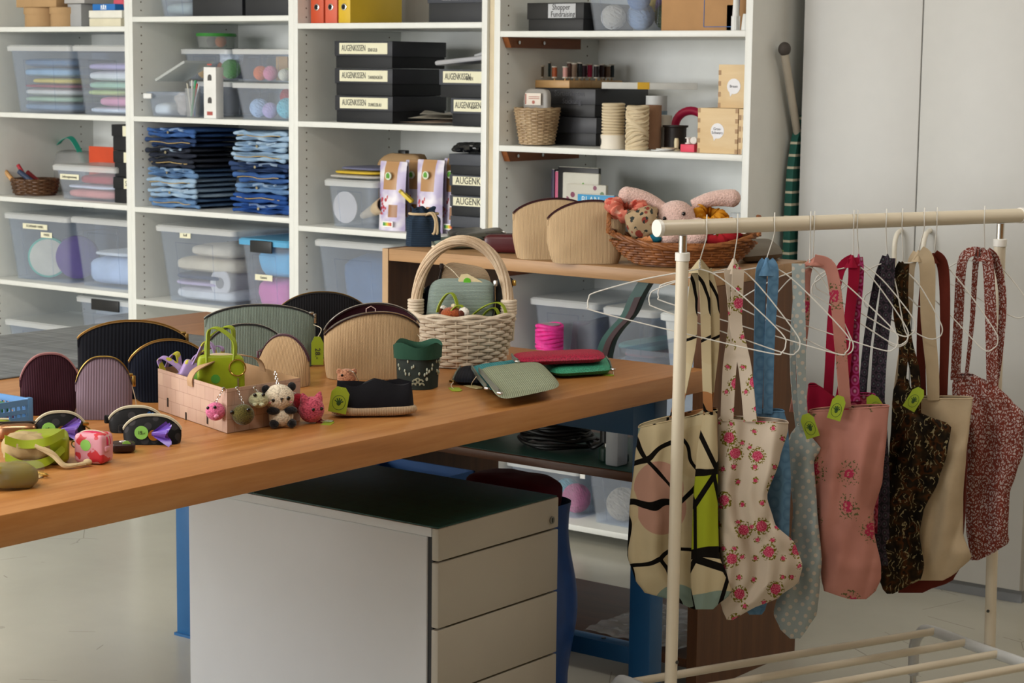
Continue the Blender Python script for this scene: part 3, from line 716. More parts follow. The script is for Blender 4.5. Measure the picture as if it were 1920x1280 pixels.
tt, b = tub('upper right yarn tub with orange and pink yarn', 430, 560, 91, zt_, 5.44, .26, lidh=.012)
yarns(b, ((-.3, -.25, .03, '#ec7a3c', 'orange yarn ball'), (-.08, -.3, .03, '#e88ea6', 'pink yarn ball'), (.09, -.1, .026, '#c9c878', 'pale lime yarn ball'), (.2, -.34, .024, '#eee6cc', 'cream yarn ball'), (.36, -.28, .028, '#b8487c', 'magenta yarn ball'), (.28, .05, .042, '#3f8fa4', 'teal yarn ball')), 'in upper right yarn tub', 'yarn in upper right tub')
tag(O('yarn_card', MB().bx(-.03, .03, -.003, .003, 0, .09), plain('#c99a5c', .6)), 'tan card standing in upper right yarn tub', 'card').location = (b['x']-.05, b['y']+.03, b['z'])
# jeans
z = S2[3]
DN = {'n': ('#22304e', '#3a4f78'), 'b': ('#2c4a80', '#4a6ea8'), 'm': ('#4a6c98', '#7596bd'), 'l': ('#7d9cbd', '#a9c1d6'), 'k': ('#1f232e', '#3a3f4c'), 'r': ('#1f3f7c', '#34599c')}
def jeans(label, x, y, z, W, D, h, key, seed, group):
    rnd = random.Random(seed); m = MB(); n = 2
    for k in range(n):
        hh = h/n
        sq(m, (rnd.uniform(-.012, .012), rnd.uniform(-.02, .006)-.006*(k == 1), hh*(k+.5)), (W/2*rnd.uniform(.86, .96), D/2, hh*.5), .42, 44, 12, .010, 16, seed+k*2, ez=.9)
    # the folded edge: a roll that dips and rises along the front
    for q in (0, 1):
        w0 = rnd.uniform(.40, .47); o_ = rnd.uniform(-.014, .014)
        pts = [(-W*w0+o_+W*2*w0*i/18, -D/2+.002+.009*sin(i*.9+seed+q*2)*rnd.uniform(.6, 1)-.006*q, h*(.26+.44*q)+h*.07*sin(i*.5+seed*1.7+q)) for i in range(19)]
        m.tube(curve_pts(pts, 2), [h*(.22+.06*sin(i*.5+seed+q))*(.5 if i in (0, 36) else 1) for i in range(37)], 9)
    t = thing('folded_jeans', label, 'jeans', (x, y, z), rnd.uniform(-.05, .05), group)
    O('leg_fold', m, denim(*DN[key]), t, 60)
    if seed % 2 == 0:
        w = MB(); w.tube([(q[0]*.5+.02, q[1]-h*.26, q[2]+.004) for q in pts], h*.13, 6); wb = O('waistband', w, denim(*[DN[key][1], '#9fb4cc']), t)
        O('button', MB().cyl((pts[5][0]*.5+.02, -D/2-h*.42-.001, h*.52), .0055, .004, 10, axis='Y'), metal('#b0a890', .3), wb)
    else:
        O('hem_seam', MB().tube([(q[0]*.8, q[1]-h*.26, q[2]-h*.2) for q in pts], .0016, 5), plain('#b9a06a', .8), t)
xl = XA(275, 5.46, z); Wl = XA(376, 5.46, z)-xl; hs = (pY(325, 240, 5.46).z-z)/8
for k, (key, nm) in enumerate((('m', 'mid blue'), ('l', 'pale blue'), ('l', 'light washed'), ('m', 'faded blue'), ('k', 'ragged black-blue'), ('k', 'dark grey'), ('n', 'frayed navy'), ('b', 'deep blue'))):
    jeans('%s folded jeans, %s of the left stack' % (nm, ('lowest', 'second from bottom', 'third from bottom', 'fourth from bottom', 'fourth from top', 'third from top', 'second from top', 'topmost')[k]), xl+Wl/2+.012*sin(k*2.1), 5.62, z+.002+hs*k, Wl, .32, hs, key, k+1, 'left stack of jeans')
m = MB(); sq(m, (0, 0, .12), (.075, .10, .115), .6, 36, 20, .02, 10, 3); o = O('draped_jeans', m, denim('#2b3038', '#56606a')); o.location = (xl+Wl+.055, 5.74, z+.005); tag(o, 'dark slate jeans crumpled between the two jeans stacks', 'jeans')
xl = XA(428, 5.46, z); Wl = BAY[1]-.02-xl; hs = (pY(480, 246, 5.46).z-z)/8
for k, (key, nm) in enumerate((('r', 'royal blue'), ('r', 'bright navy'), ('m', 'mid wash'), ('b', 'dark blue'), ('n', 'navy'), ('l', 'sky blue'), ('l', 'bleached'), ('l', 'very pale blue'))):
    jeans('%s folded jeans, %s of the right stack' % (nm, ('lowest', 'second from bottom', 'third from bottom', 'fourth from bottom', 'fourth from top', 'third from top', 'second from top', 'topmost')[k]), xl+Wl/2-.004*sin(k*1.7), 5.62, z+.002+hs*k, Wl-.02, .32, hs, key, k+22, 'right stack of jeans')
z = S2[2]
tt, b = tub('big clear tub of white and cream fabric under the jeans', 288, 438, 426, z, 5.42, .44, tagtxt=(('Stoff', -.25, .93, .06),))
fill(b, (('white crumpled cloth lowest', '#d8d6d4', .2), ('lilac folded cloth', '#c9b6cf', .08, -.1, .8), ('navy folded cloth', '#3a4660', .1, -.08, .8), ('cream crumpled cloth', '#d9c9ae', .22), ('beige cloth on top', '#d4c6b0', .18, .1, .7)), 'in big clear tub under the jeans', 'cloths in the big fabric tub')
o = O('fabric_roll', MB().cyl((0, 0, 0), .055, .16, 28, axis='Y').cyl((0, -.001, 0), .022, .002, 20, 1, axis='Y'), [cloth('#cfc9c6'), cloth('#8a8684')]); o.location = (b['x']+.09, b['y']-.165, b['z']+.08); tag(o, 'pale fabric roll lying in big clear tub under the jeans', 'fabric roll')
tt, b = tub('clear tub with sky blue lid and black latch under the jeans', 443, 570, 450, z, 5.40, .40, lid=plain('#5aa6d2', .35), latch='#23262a', tagtxt=(('Gummi', -.1, .5, .09),))
cloth_piece('pink bundled cloth in blue lidded tub', (b['x'], b['y']-.01, b['z']), (b['W']/2*.86, b['D']/2*.88, b['H']*.23), cloth('#d873ae'), amp=.012, name='cloth_bundle', seed=3)
cloth_piece('sky blue bundled cloth in blue lidded tub', (b['x']+.01, b['y']-.01, b['z']+b['H']*.46), (b['W']/2*.84, b['D']/2*.86, b['H']*.22), cloth('#5fb6dc'), amp=.016, name='cloth_bundle', seed=7)

# ================================================================ BINDER BAY
BAY = BAYS[2]; z = S3[5]
for k, (xl, xr, cc, lb) in enumerate(((582, 607, '#c9502c', 'orange-red lever arch binder leftmost on top shelf'), (609, 632, '#d5644c', 'light red lever arch binder between two others'), (634, 657, '#d9b42c', 'yellow lever arch binder with its side showing'))):
    x0, x1 = XA(xl, 5.45, z), XA(xr, 5.45, z); t = thing('binder', lb, 'binder', ((x0+x1)/2, 5.45, z), 0, 'binders on the top shelf'); W = x1-x0-.002
    O('cover', MB().bx(-W/2, W/2, 0, .285, .001, .318, .003), plain(cc, .45, .4, 0, .04), t)
    g = O('finger_hole', MB().lathe([(.009, -.001), (.012, 0), (.012, .002), (.009, .003)], 20, 0, Matrix.Translation((0, -.001, .058)) @ Matrix.Rotation(PI/2, 4, 'X')), metal(), t)
    O('hole_dark', MB().cyl((0, -.0046, .058), .0088, .0012, 18, axis='Y'), plain('#0c0b0a', .8), g)
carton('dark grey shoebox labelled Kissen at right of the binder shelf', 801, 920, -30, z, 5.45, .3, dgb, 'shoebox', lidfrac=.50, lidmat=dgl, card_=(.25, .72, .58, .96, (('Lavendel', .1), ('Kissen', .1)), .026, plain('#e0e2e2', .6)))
z = S3[4]
def augen(xl, W, zb, H, Y, word, pos, x_, grp, D=.30):
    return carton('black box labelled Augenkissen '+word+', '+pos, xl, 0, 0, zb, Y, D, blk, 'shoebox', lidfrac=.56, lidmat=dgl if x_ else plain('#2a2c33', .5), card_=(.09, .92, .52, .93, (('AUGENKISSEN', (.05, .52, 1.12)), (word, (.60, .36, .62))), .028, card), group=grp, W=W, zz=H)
W = XA(736, 5.44, z)-XA(628, 5.44, z); Hh = (pY(680, 77, 5.44).z-z)/3
for k, wd in enumerate(('DUNKELBLAU', 'TANNENGRÜN', 'SENFGELB')):
    augen(628-k*.5, W, z+.0005+k*Hh, Hh-.001, 5.44, wd, ('lowest', 'middle', 'topmost')[k]+' of the left stack', 0, 'Augenkissen boxes left stack')
H2 = (pY(860, 130, 5.43).z-z)/2
augen(845, W*1.0, z+.0005, H2-.001, 5.43, 'ROT', 'lower one beside the lilac paper sheets', 1, 'Augenkissen boxes right stack')
augen(823, W*1.0, z+.0005+H2, H2-.001, 5.43, 'INNEN', 'upper one under the pale tray', 1, 'Augenkissen boxes right stack')
t = thing('tray', 'pale grey plastic tray tilted on the upper right Augenkissen box', 'tray', (XA(858, 5.50, z+2*H2)+.02, 5.56, z+2*H2+.034), 0, rot=(.0, -.10, .1))
O('dish', MB().bx(-.11, .11, -.08, .08, -.012, .006, .008), plain('#a8a9ae', .35), t); O('spout', MB().tube([(.04, -.05, .006), (.12, .0, .03)], .007, 8), plain('#bfc0c4', .35), t)
for k in range(3):
    m = MB().grid(lambda u, v: (((u-.5)*.17, (v-.5)*.2, .004+.012*abs(sin(u*3+k))*v+.002*k), (u, v)), 10, 6)
    o = O('paper_sheet', m, plain('#d9d3c6' if k else '#c7b2a2', .7)); o.location = (XA(806, 5.5, z), 5.53+.03*k, z+.004+.012*k); o.rotation_euler = (0, 0, .3*k); tag(o, ('lowest', 'middle', 'topmost')[k]+' loose paper sheet lying between the Augenkissen stacks', 'paper', 'loose paper sheets')
z = S3[3]
tt, b = tub('clear box of paper pieces under the yellow packets', 603, 703, 337, z, 5.44, .24, name='clear_box')
o = O('paper_disc', MB().cyl((0, 0, 0), .058, .004, 30, axis='Y'), plain('#cfc4bc', .6)); o.location = (b['x']-.055, b['y']-.075, b['z']+.064); tag(o, 'pale oval paper disc in clear box under packets', 'paper')
o = O('cardboard_tube', MB().lathe([(.012, 0), (.030, .15), (.026, .15), (.009, 0)], 20), plain('#c2ae92', .7)); o.location = (b['x']+.01, b['y']-.05, b['z']+.035); o.rotation_euler = (0, 1.25, -.3); tag(o, 'beige paper cone lying in clear box under packets', 'cone')
zp = pY(650, 336, 5.44).z
for k, (cc, lb) in enumerate((('#b9b6b0', 'grey plastic packet lying on the clear paper box'), ('#d6b53a', 'yellow packet lying on the grey plastic packet'), ('#6f7290', 'blue-grey packet topmost on the clear paper box'))):
    cloth_piece(lb, (b['x']+.004*k, 5.55+.015*k, zp+.001+.014*k), (.125-.012*k, .10, .0075), plain(cc, .4), amp=.005, fr=18, name='plastic_packet', cat='packet', seed=k, group='packets on the clear paper box')
# cereal pouches
def pouch_mat():
    t = NT('cereal_print'); s = t.n('ShaderNodeSeparateXYZ', {0: t.ob()}); X_, Z_ = s.outputs[0], s.outputs[2]
    n = t.n('ShaderNodeTexNoise', {'Vector': t.ob((14, 1, 14)), 'Scale': 1.0})
    c = t.ramp(n.outputs[0], [(.40, '#e6e2ea'), (.56, '#b9aed2')]).outputs[0]
    band = t.math('MULTIPLY', t.math('GREATER_THAN', Z_, .145), t.math('LESS_THAN', t.math('ABSOLUTE', t.math('ADD', X_, .003)), .031))
    c = t.mix(band, c, '#b48a5e')
    v = t.n('ShaderNodeTexVoronoi', {'Vector': t.ob((62, 0, 62)), 'Scale': 1.0})
    be = t.math('MULTIPLY', t.math('LESS_THAN', v.outputs[0], .42), t.math('MULTIPLY', t.math('LESS_THAN', t.math('ABSOLUTE', t.math('ADD', X_, .030)), .024), t.math('LESS_THAN', t.math('ABSOLUTE', t.math('SUBTRACT', Z_, .100)), .045)))
    c = t.mix(be, c, '#b8404e')
    fl = t.math('MULTIPLY', t.math('LESS_THAN', t.math('ABSOLUTE', t.math('SUBTRACT', X_, .018)), .018), t.math('LESS_THAN', t.math('ABSOLUTE', t.math('SUBTRACT', Z_, .070)), .022))
    c = t.mix(fl, c, '#9c6a3c'); t.col(c); t.rough(.35, .4); return t.m
pm = pouch_mat()
for k, (xl, xr, yt, Y, lb) in enumerate(((700, 752, 305, 5.44, 'leftmost cereal pouch with berry print'), (748, 790, 303, 5.53, 'cereal pouch standing further back behind yellow clip'), (770, 822, 302, 5.45, 'cereal pouch with berry print behind the blue drawstring bag'), (820, 862, 300, 5.50, 'cereal pouch with berry print beside the black boxes'))):
    x0, x1 = XA(xl, Y, z+.1), XA(xr, Y, z+.1); W = (x1-x0)*.96; H = pY((xl+xr)/2, yt, Y).z-z
    t = thing('cereal_pouch', lb, 'pouch', ((x0+x1)/2, Y+.04, z+.001), 0, 'cereal pouches')
    f = lambda u, v: (((u-.5)*W*(1-.05*sin(v*PI)), -.036*(1-v)**.5*sin(PI*min(max(u, .02), .98))**.5-.004, v*H), (u, v))
    g = lambda u, v: (((u-.5)*W*(1-.05*sin(v*PI)), .036*(1-v)**.5*sin(PI*min(max(u, .02), .98))**.5+.004, v*H), (u, v))
    m = MB().grid(f, 14, 12).grid(g, 14, 12, flip=True); m.bx(-W/2, W/2, -.0045, .0045, H-.012, H+.003, .002)
    O('pouch_body', m, pm, t)
    e = O('leaf_emblem', MB().cyl((-.002, -.034, H*.80), .014, .006, 20, axis='Y'), plain('#dfe6cf', .5), t)
    m = MB()
    for a in (-.5, 0, .5): m.ell((-.002+a*.008, -.035, H*.80+.003*(a == 0)), (.0042, .0012, .009), 10, 6)
    O('leaf', m, plain('#5aa02c', .5), e)
    mb = MB()
    cs = ('#2f8a4a', '#8fb83c', '#e0c43a', '#e08a3a', '#cc4a36')
    for q, cc in enumerate(cs): mb.bx(-.012+q*.008, -.005+q*.008, -.0485, -.0475, .018, .03, 0, q)
    mm_ = MB().bx(-.016, .032, -.0474, -.044, .014, .034); sc = O('score_label', mm_, plain('#f0f0ee', .5), t); O('colour_bar', mb, [plain(q, .5) for q in cs], sc)
o = O('clip', MB().bx(-.03, .03, -.012, -.004, -.006, .006, .002).bx(-.03, .03, .004, .012, -.006, .006, .002).bx(-.032, -.02, -.012, .012, -.006, .006, .002), plain('#dcc23a', .4)); o.location = (XA(762, 5.47, z+.11), 5.47, z+.125); o.rotation_euler = (0, .7, .3); tag(o, 'yellow plastic clip on the further back cereal pouch', 'clip')
m = MB(); sq(m, (0, 0, .13), (.11, .035, .13), .45, amp=.012, fr=12); o = thing('kraft_bag', 'brown kraft paper bag closed with black clip at the back', 'bag', (XA(750, 5.72, z+.2), 5.74, z+.001)); o2 = O('bag_body', m, kraft, o); O('binder_clip', MB().bx(-.018, .018, -.012, .012, .235, .272, .003), plain('#161616', .4), o)
hb = (pY(868, 289, 5.43).z-z)/4
for k in range(4):
    carton(('lowest black box', 'black box labelled Augenkissen lower', 'black box labelled Augenkissen upper', 'topmost dark box without label')[k]+(' of stack beside cereal pouches' if k in (1, 2) else ' of the stack beside cereal pouches'), 844-k*.8, 0, 0, z+.0005+hb*k, 5.43, .3, blk, 'shoebox', lidfrac=.55, lidmat=dgl, card_=None if k in (0, 3) else (.1, .93, .5, .92, (('AUGENKISSEN', .1),), .034, card), group='boxes beside the cereal pouches', W=W*1.5 if False else .24, zz=hb-.001)
m = MB(); sq(m, (0, 0, .018), (.06, .05, .018), .8, amp=.02, fr=45, seed=9); o = O('foil_bag', m, plain('#17181b', .2, .6)); o.location = (XA(872, 5.5, z+hb*4)+.03, 5.5, z+hb*4+.003); tag(o, 'crumpled black foil bag on top of the dark box stack', 'bag')
z = S3[2]
tt, b = tub('very large clear tub of denim blue fabric behind the low shelf unit', 585, 735, 453, z, 5.42, .46)
cloth_piece('slate blue bundled fabric filling the very large tub', (b['x'], b['y'], b['z']), (b['W']/2*.82, b['D']/2*.85, b['H']*.42), cloth('#56708f'), amp=.025, fr=7, name='cloth_bundle', e=.5)

# ================================================================ BIRCH BOX BAY
BAY = BAYS[3]; z = S4[4]
carton('black shoebox labelled Shopper Fundraising on the top right shelf', 988, 1083, 6, z, 5.45, .30, plain('#141415', .55), 'shoebox', lidfrac=.58, card_=(.38, .86, .46, .96, (('Shopper', .15), ('Fundraising', .1)), .027, plain('#b9bcc0', .6)), W=.232)
tt, b = tub('clear tub of yarn skeins beside the Shopper Fundraising box', 1086, 1214, -45, z, 5.44, .36)
yarns(b, ((-.28, -.30, .045, '#c9bfae', 'beige yarn ball'), (.02, -.3, .05, '#8fa6bf', 'pale blue yarn ball'), (.33, -.28, .05, '#6f8a62', 'green yarn ball'), (.1, .4, .045, '#7d6a8f', 'mauve yarn ball')), 'in the top right shelf tub', 'yarn in the top right tub')
yarns(b, ((-.13, -.3, .045, '#dfc36a', 'straw yellow yarn ball'), (.18, -.3, .042, '#5f7fa6', 'denim blue yarn ball')), 'in the top right shelf tub', 'yarn in the top right tub', .062)
c = carton('brown cardboard box with blue outline beside the yarn tub', 1240, 1357, -60, z, 5.50, .30, plain('#ad8458', .75), 'cardboard_box', W=.32)
m = MB()
for a in ((.0, .13, .012, .014), (.0, .002, .012, .2), (.128, .13, .012, .2)): m.bx(a[0], a[1], -.1512, -.1502, a[2], a[3])
m.tube(curve_pts([(-.13, -.1512, .13), (-.11, -.1512, .17), (-.09, -.1512, .12), (-.085, -.1512, .19), (-.06, -.1512, .15), (-.05, -.1512, .11)], 6), .0035, 5)
O('blue_print', m, plain('#2f5f9c', .6), c)
carton('lime green carton behind the white nozzle bottles', 1362, 1378, 9, z, 5.5, .1, plain('#b5c322', .5), 'lime_carton', W=.032)
tag(O('bottle', MB().lathe([(.022, 0), (.024, .01), (.024, .14), (.015, .17), (.015, .2), (0, .2)], 20), plain('#1b2024', .3)), 'dark bottle between the white nozzle bottles', 'bottle').location = (-3.265, 5.62, z+.001)
for k, (px, Y, h) in enumerate(((1379, 5.46, .125), (1388, 5.56, .13), (1402, 5.52, .125), (1397, 5.44, .05))):
    t = thing('glue_bottle', ('white glue bottle nozzle nearest the lime carton', 'white glue bottle further back beside the dark bottle', 'white glue bottle at right edge of the top shelf', 'short white cap in front of the glue bottles')[k], 'bottle', (XA(px, Y, z), Y, z+.001))
    O('nozzle', MB().lathe([(.013, 0), (.0125, .004), (.009, h*.8), (.007, h), (0, h)], 16), plain('#e2e4e2', .4), t)
    if k < 3:
        m = MB()
        for q in range(4): a = q*PI/2+.4; m.box((.012*cos(a), .012*sin(a), .022), (.003, .008, .044), 0, 0, a)
        O('fins', m, plain('#dcdedc', .4), t); O('tip', MB().lathe([(.004, h), (.003, h+.05), (0, h+.05)], 10), plain('#7ab2e0', .4), t)
z = S4[3]
x = XA(995, 5.50, z)+.026; t = thing('wicker_basket', 'small grey-brown wicker pot basket at left of the spool shelf', 'basket', (x, 5.50, z+.001))
m = MB(); basket(m, lambda f: (.055+.020*f, .004+.118*f), 20, 20, .0034); m.lathe([(0, .002), (.055, .002), (.055, .006), (0, .006)], 24); O('weave', m, wood('#8a6c4c', '#c2aa88', (20, 20, 20)), t)
O('rim', MB().tube([(.076*cos(a*PI/16), .076*sin(a*PI/16), .122+.002*sin(a*2.6)) for a in range(32)], .004, 7, True), wood('#8a6c4c', '#c2aa88', (20, 20, 20)), t)
t = thing('zip_bag', 'clear zip bag with printed card standing in wicker pot basket', 'bag', (x, 5.50, z+.02))
m = MB(); sq(m, (0, 0, .085), (.052, .014, .085), .4, amp=.004, fr=20); O('bag_body', m, clear('#e6e2dc', .35), t)
k_ = O('printed_card', MB().bx(-.035, .03, -.022, -.0205, .115, .155), plain('#e6dcd0', .6), t); O('print', MB().bx(-.034, -.030, -.0228, -.0222, .118, .152).cyl((.0, -.0228, .125), .006, .0006, 14, axis='Y').bx(-.02, .025, -.0228, -.0222, .142, .144).bx(-.02, .025, -.0228, -.0222, .136, .138), plain('#b0685c', .6), k_)
Wb = XA(1118, 5.59, z)-XA(990, 5.59, z); hb = (pY(1060, 166, 5.59).z-z)
zz_ = [0, .365*hb, .60*hb*1.06, hb]; zz_ = [0, hb*.5, hb]
for k in range(2):
    c = carton(('lower', 'upper')[k]+' black box with faint white handwriting on the spool shelf', 990+k*-2, 0, 0, z+.0005+zz_[k], 5.59+.004*k, .32, plain('#161619', .5), 'black_box', lidfrac=.56, lidmat=plain('#2b2c31', .45), W=Wb, zz=hb/2-.001)
    if k: text('Sortierkasten\n   Stickung', .026, c, plain('#5c5d63', .7), (.02, -.161, hb*.34), sx=.9)
zb_ = z+.0005+hb+.0
t = thing('spool_board', 'wooden peg board with rows of thread spools on black boxes', 'board', (XA(992, 5.60, zb_), 5.60, zb_+.001))
wdb = wood('#b98a54', '#d3ab74', (2, 30, 30))
O('board', MB().bx(0, .17, 0, .32, 0, .026, .002), wdb, t)
SP = ['#5e5140', '#33474a', '#a8542e', '#c9948c', '#5a3a30', '#8a7462', '#1c2226', '#3a1a26', '#a81c48', '#1e1418', '#2c1420', '#4a2018', '#6a5040', '#26343a']
pegs = []
for k in range(14):
    px = (1015, 1028, 1040, 1060, 1068, 1077, 1087, 1096, 1106, 1119, 1128, 1133, 1143, 1147)[k]; Y = (5.64, 5.68, 5.64, 5.64, 5.72, 5.70, 5.72, 5.79, 5.78, 5.78, 5.82, 5.85, 5.85, 5.89)[k]
    X = XA(px, Y, zb_+.06); h = (.042, .055, .040, .040, .055, .052, .054, .048, .050, .046, .05, .046, .046, .05)[k]
    X = min(X, t.location.x+.155)
    pegs.append((X-t.location.x, Y-t.location.y)); zz = zb_+.034
    s_ = thing('thread_spool', '%s thread spool, %s from the left on the peg board' % (('khaki', 'dark teal', 'rust', 'dusty pink', 'brown', 'taupe', 'black', 'plum', 'crimson', 'charcoal', 'aubergine', 'red-brown', 'walnut', 'slate')[k], ('first', 'second', 'third', 'fourth', 'fifth', 'sixth', 'seventh', 'eighth', 'ninth', 'tenth', 'eleventh', 'twelfth', 'thirteenth', 'fourteenth')[k]), 'thread spool', (X, Y, zz), 0, 'thread spools on the peg board')
    O('thread', MB().lathe([(.0085, .004), (.0092, h*.5), (.0085, h-.004)], 14), plain(SP[k], .55), s_)
    O('spool_core', MB().lathe([(.0105, 0), (.0105, .004), (.006, .005), (.006, h-.005), (.0105, h-.004), (.0105, h), (0, h)], 14), plain('#c9c2b4', .4), s_)
for (x, y) in pegs: O('peg', MB().tube([(x, y, .0255), (x, y, .0325)], .003, 6), wdb, t)
t = thing('flat_box', 'flat white box with yellow band on the black boxes', 'box', (XA(1083, 5.60, zb_)+.085, 5.62, zb_+.001), .55)
O('body', MB().bx(0, .32, 0, .06, 0, .022, .001), plain('#cfcfca', .5), t); O('band', MB().bx(.12, .16, -.0006, .0606, -.0002, .0226), plain('#d3a52c', .5), t)
# cords
cordm = cloth('#d9c9aa', .95, .1, 300)
def cordroll(name, label, px, Y, r, h, mat, cross=True):
    t = thing(name, label, 'cord', (XA(px, Y, z), Y, z+.001)); m = MB(); n = 15
    for k in range(n):
        for s_ in ((1, -1) if cross else (1,)):
            m.tube([((r-.003+.0015*s_)*cos(a), (r-.003+.0015*s_)*sin(a), h*(k+.5)/n+(h*.16 if cross else .002)*sin(a*1+s_*1.0+k*.4)*(min(1, 4*(k+.5)/n, 4*(1-(k+.5)/n)))) for a in [2*PI*i/26 for i in range(26)]], h/n*.46, 5, True)
    m.lathe([(r*.4, .0), (r-.004, .002), (r-.004, h-.002), (r*.4, h)], 24); O('winding', m, mat, t); return t
t = cordroll('cord_roll', 'cream cord roll with white paper band on the spool shelf', 1149, 5.45, .036, .148, cordm, False)
bd = O('paper_band', MB().lathe([(.037, .0), (.0405, .0), (.0405, .045), (.037, .045)], 32), plain('#e3ddd0', .6), t)
O('logo', MB().cyl((0, 0, 0), .013, .001, 20, axis='Y'), plain('#2a2a2a', .6), bd).location = (-.031, -.0265, .023); bd.children[-1].rotation_euler = (0, 0, -.86)
cordroll('cord_roll', 'thick cream cord roll with crossed winding on the spool shelf', 1194, 5.44, .036, .140, cordm)
tag(O('brown_roll', MB().lathe([(.02, 0), (.033, .001), (.033, .142), (.02, .143)], 24), cloth('#9a7760')), 'brown paper twine roll behind the thick cream cord', 'roll').location = (XA(1217, 5.53, z), 5.54, z+.001)
tag(O('white_spool', MB().lathe([(.02, 0), (.034, .001), (.034, .01), (.03, .012), (.031, .06), (.034, .1), (.034, .108), (.02, .11)], 24), plain('#cfcac0', .6)), 'white ribbed spool behind the brown twine roll', 'spool').location = (XA(1230, 5.60, z)+.02, 5.60, z+.001)
t = thing('tape_roll', 'tall white and blue roll standing at the back', 'roll', (XA(1226, 5.72, z+.12)+.01, 5.72, z+.001)); O('stand', MB().lathe([(.03, 0), (.03, .095), (0, .095)], 20), plain('#b7b4ae', .6), t); O('roll', MB().lathe([(.015, .096), (.036, .096), (.036, .170), (.015, .170)], 24), plain('#c4c6c6', .5), t); O('blue_edge', MB().lathe([(.0362, .096), (.0368, .096), (.0368, .12), (.0362, .12)], 24), plain('#7d95a5', .5), t)
tag(O('dark_spool', MB().lathe([(.02, 0), (.042, .0), (.042, .004), (.036, .006), (.036, .07), (.042, .073), (.042, .078), (.02, .078)], 24), plain('#211a18', .5)), 'big dark ribbon spool on the spool shelf', 'spool').location = (XA(1252, 5.58, z)+.028, 5.58, z+.001)
o = O('magenta_ring', MB().tube([(.055*cos(a*PI/14), 0, .055*sin(a*PI/14)) for a in range(28)], .014, 10, True), plain('#b8184a', .45)); o.location = (XA(1278, 5.66, z)+.01, 5.70, z+.07); o.rotation_euler = (.1, 0, .3); tag(o, 'magenta tape ring leaning behind the birch box', 'tape')
tag(O('bobbin', MB().lathe([(.011, 0), (.011, .004), (.007, .006), (.008, .03), (.006, .04), (0, .04)], 14), plain('#d8cba8', .5)), 'small cream bobbin in front of the dark spool', 'bobbin').location = (XA(1262, 5.48, z)+.006, 5.49, z+.001)
for k in range(3):
    tag(O('disc', MB().cyl((0, 0, 0), .034-.004*k, .003, 28), plain(('#c9cccc', '#dfe0dc', '#c4b49c')[k], .3)), ('lowest', 'middle', 'topmost')[k]+' flat disc lying before the pink box', 'disc', 'flat discs').location = (XA(1240, 5.46, z)+.01*k, 5.46+.008*k, z+.001+.0035*k)
c = carton('small bright pink box beside the birch boxes', 1276, 1303, 269, z, 5.44, .05, plain('#d8405a', .5), 'pink_box', W=.052, zz=.024)
for k in range(2):
    o = O('sewing_spool', MB().lathe([(.004, 0), (.011, 0), (.011, .003), (.006, .004), (.006, .016), (.011, .017), (.011, .02), (.004, .02)], 16), plain('#e6e4de', .4)); o.location = (c.location.x-.014+.024*k, c.location.y+.004, z+.0255+.0115*k); o.rotation_euler = ((0, 0, 0), (PI/2, 0, .3))[k]; tag(o, ('upright', 'tipped over')[k]+' white sewing spool on the small pink box', 'spool')
birch = wood('#d2b487', '#e0c8a0', (2.2, 14, 14), .55, fine=.5)
def birchbox(label, xl, W, yt, zb, Y, D, H, wd):
    t = thing('birch_box', label, 'box', (XA(xl, Y, zb)+W/2, Y+D/2, zb+.0005), 0, 'birch boxes'); W_ = W/2
    O('front', MB().bx(-W_, W_, -D/2, -D/2+.009, 0, H, .0008), birch, t); O('back', MB().bx(-W_, W_, D/2-.009, D/2, 0, H), birch, t)
    for s_ in (-1, 1): O('side', MB().bx(s_*W_-.009*(s_ > 0), s_*W_+.009*(s_ < 0), -D/2+.0092, D/2-.0092, 0, H), birch, t)
    O('top', MB().bx(-W_+.0095, W_-.0095, -D/2+.0095, D/2-.0095, H-.008, H-.001), birch, t)
    m = MB(); n = int(H/.0155)
    for k in range(n):
        if k % 2 == 0:
            for s_ in (-1, 1): m.bx(s_*W_-.0091*(s_ > 0)-.0004, s_*W_+.0091*(s_ < 0)+.0004, -D/2-.0004, -D/2+.0092, H*k/n+.001, H*(k+1)/n-.001)
    O('finger_joint_pattern', m, wood('#8f6c44', '#a8845a', (20, 20, 20)), t)
    if wd:
        pts = [(.024*cos(a*PI/14), .024*sin(a*PI/14)) for a in range(28)]; pts[19] = (-.012, -.032)
        k = O('sticker', MB().prism([(p[0], p[1]+H*.5) for p in pts], -D/2-.0012, -D/2-.0004), plain('#e8e8ec', .6), t)
        text(wd, .012, k, plain('#53545c', .6), (0, -D/2-.0016, H*.5))
W1 = XA(1382, 5.42, z)-XA(1307, 5.42, z); H1 = pY(1340, 203, 5.42).z-z
birchbox('birch box with round Grau-Schwarz sticker on the spool shelf', 1307, W1, 0, z, 5.42, .2, H1, 'Grau-\nSchwarz')
birchbox('birch box cut off by shelf edge beside the Grau-Schwarz box', 1383.5, -3.236-XA(1383.5, 5.42, z), 0, z, 5.42, .2, H1-.001, None)
birchbox('birch box with round Braun sticker on top of the others', 1346, -3.236-XA(1346, 5.44, z+H1), 0, z+H1+.001, 5.44, .2, pY(1380, 122, 5.44).z-z-H1, 'Braun')
c = carton('tiny white price tag box before the cut-off birch box', 1391, 0, 0, z, 5.402, .015, plain('#e6e6e4', .5), 'tag_box', W=.032, zz=.017); O('print', MB().bx(.006, .013, -.0083, -.0077, .005, .012), plain('#222222', .5), c)
z = S4[2]
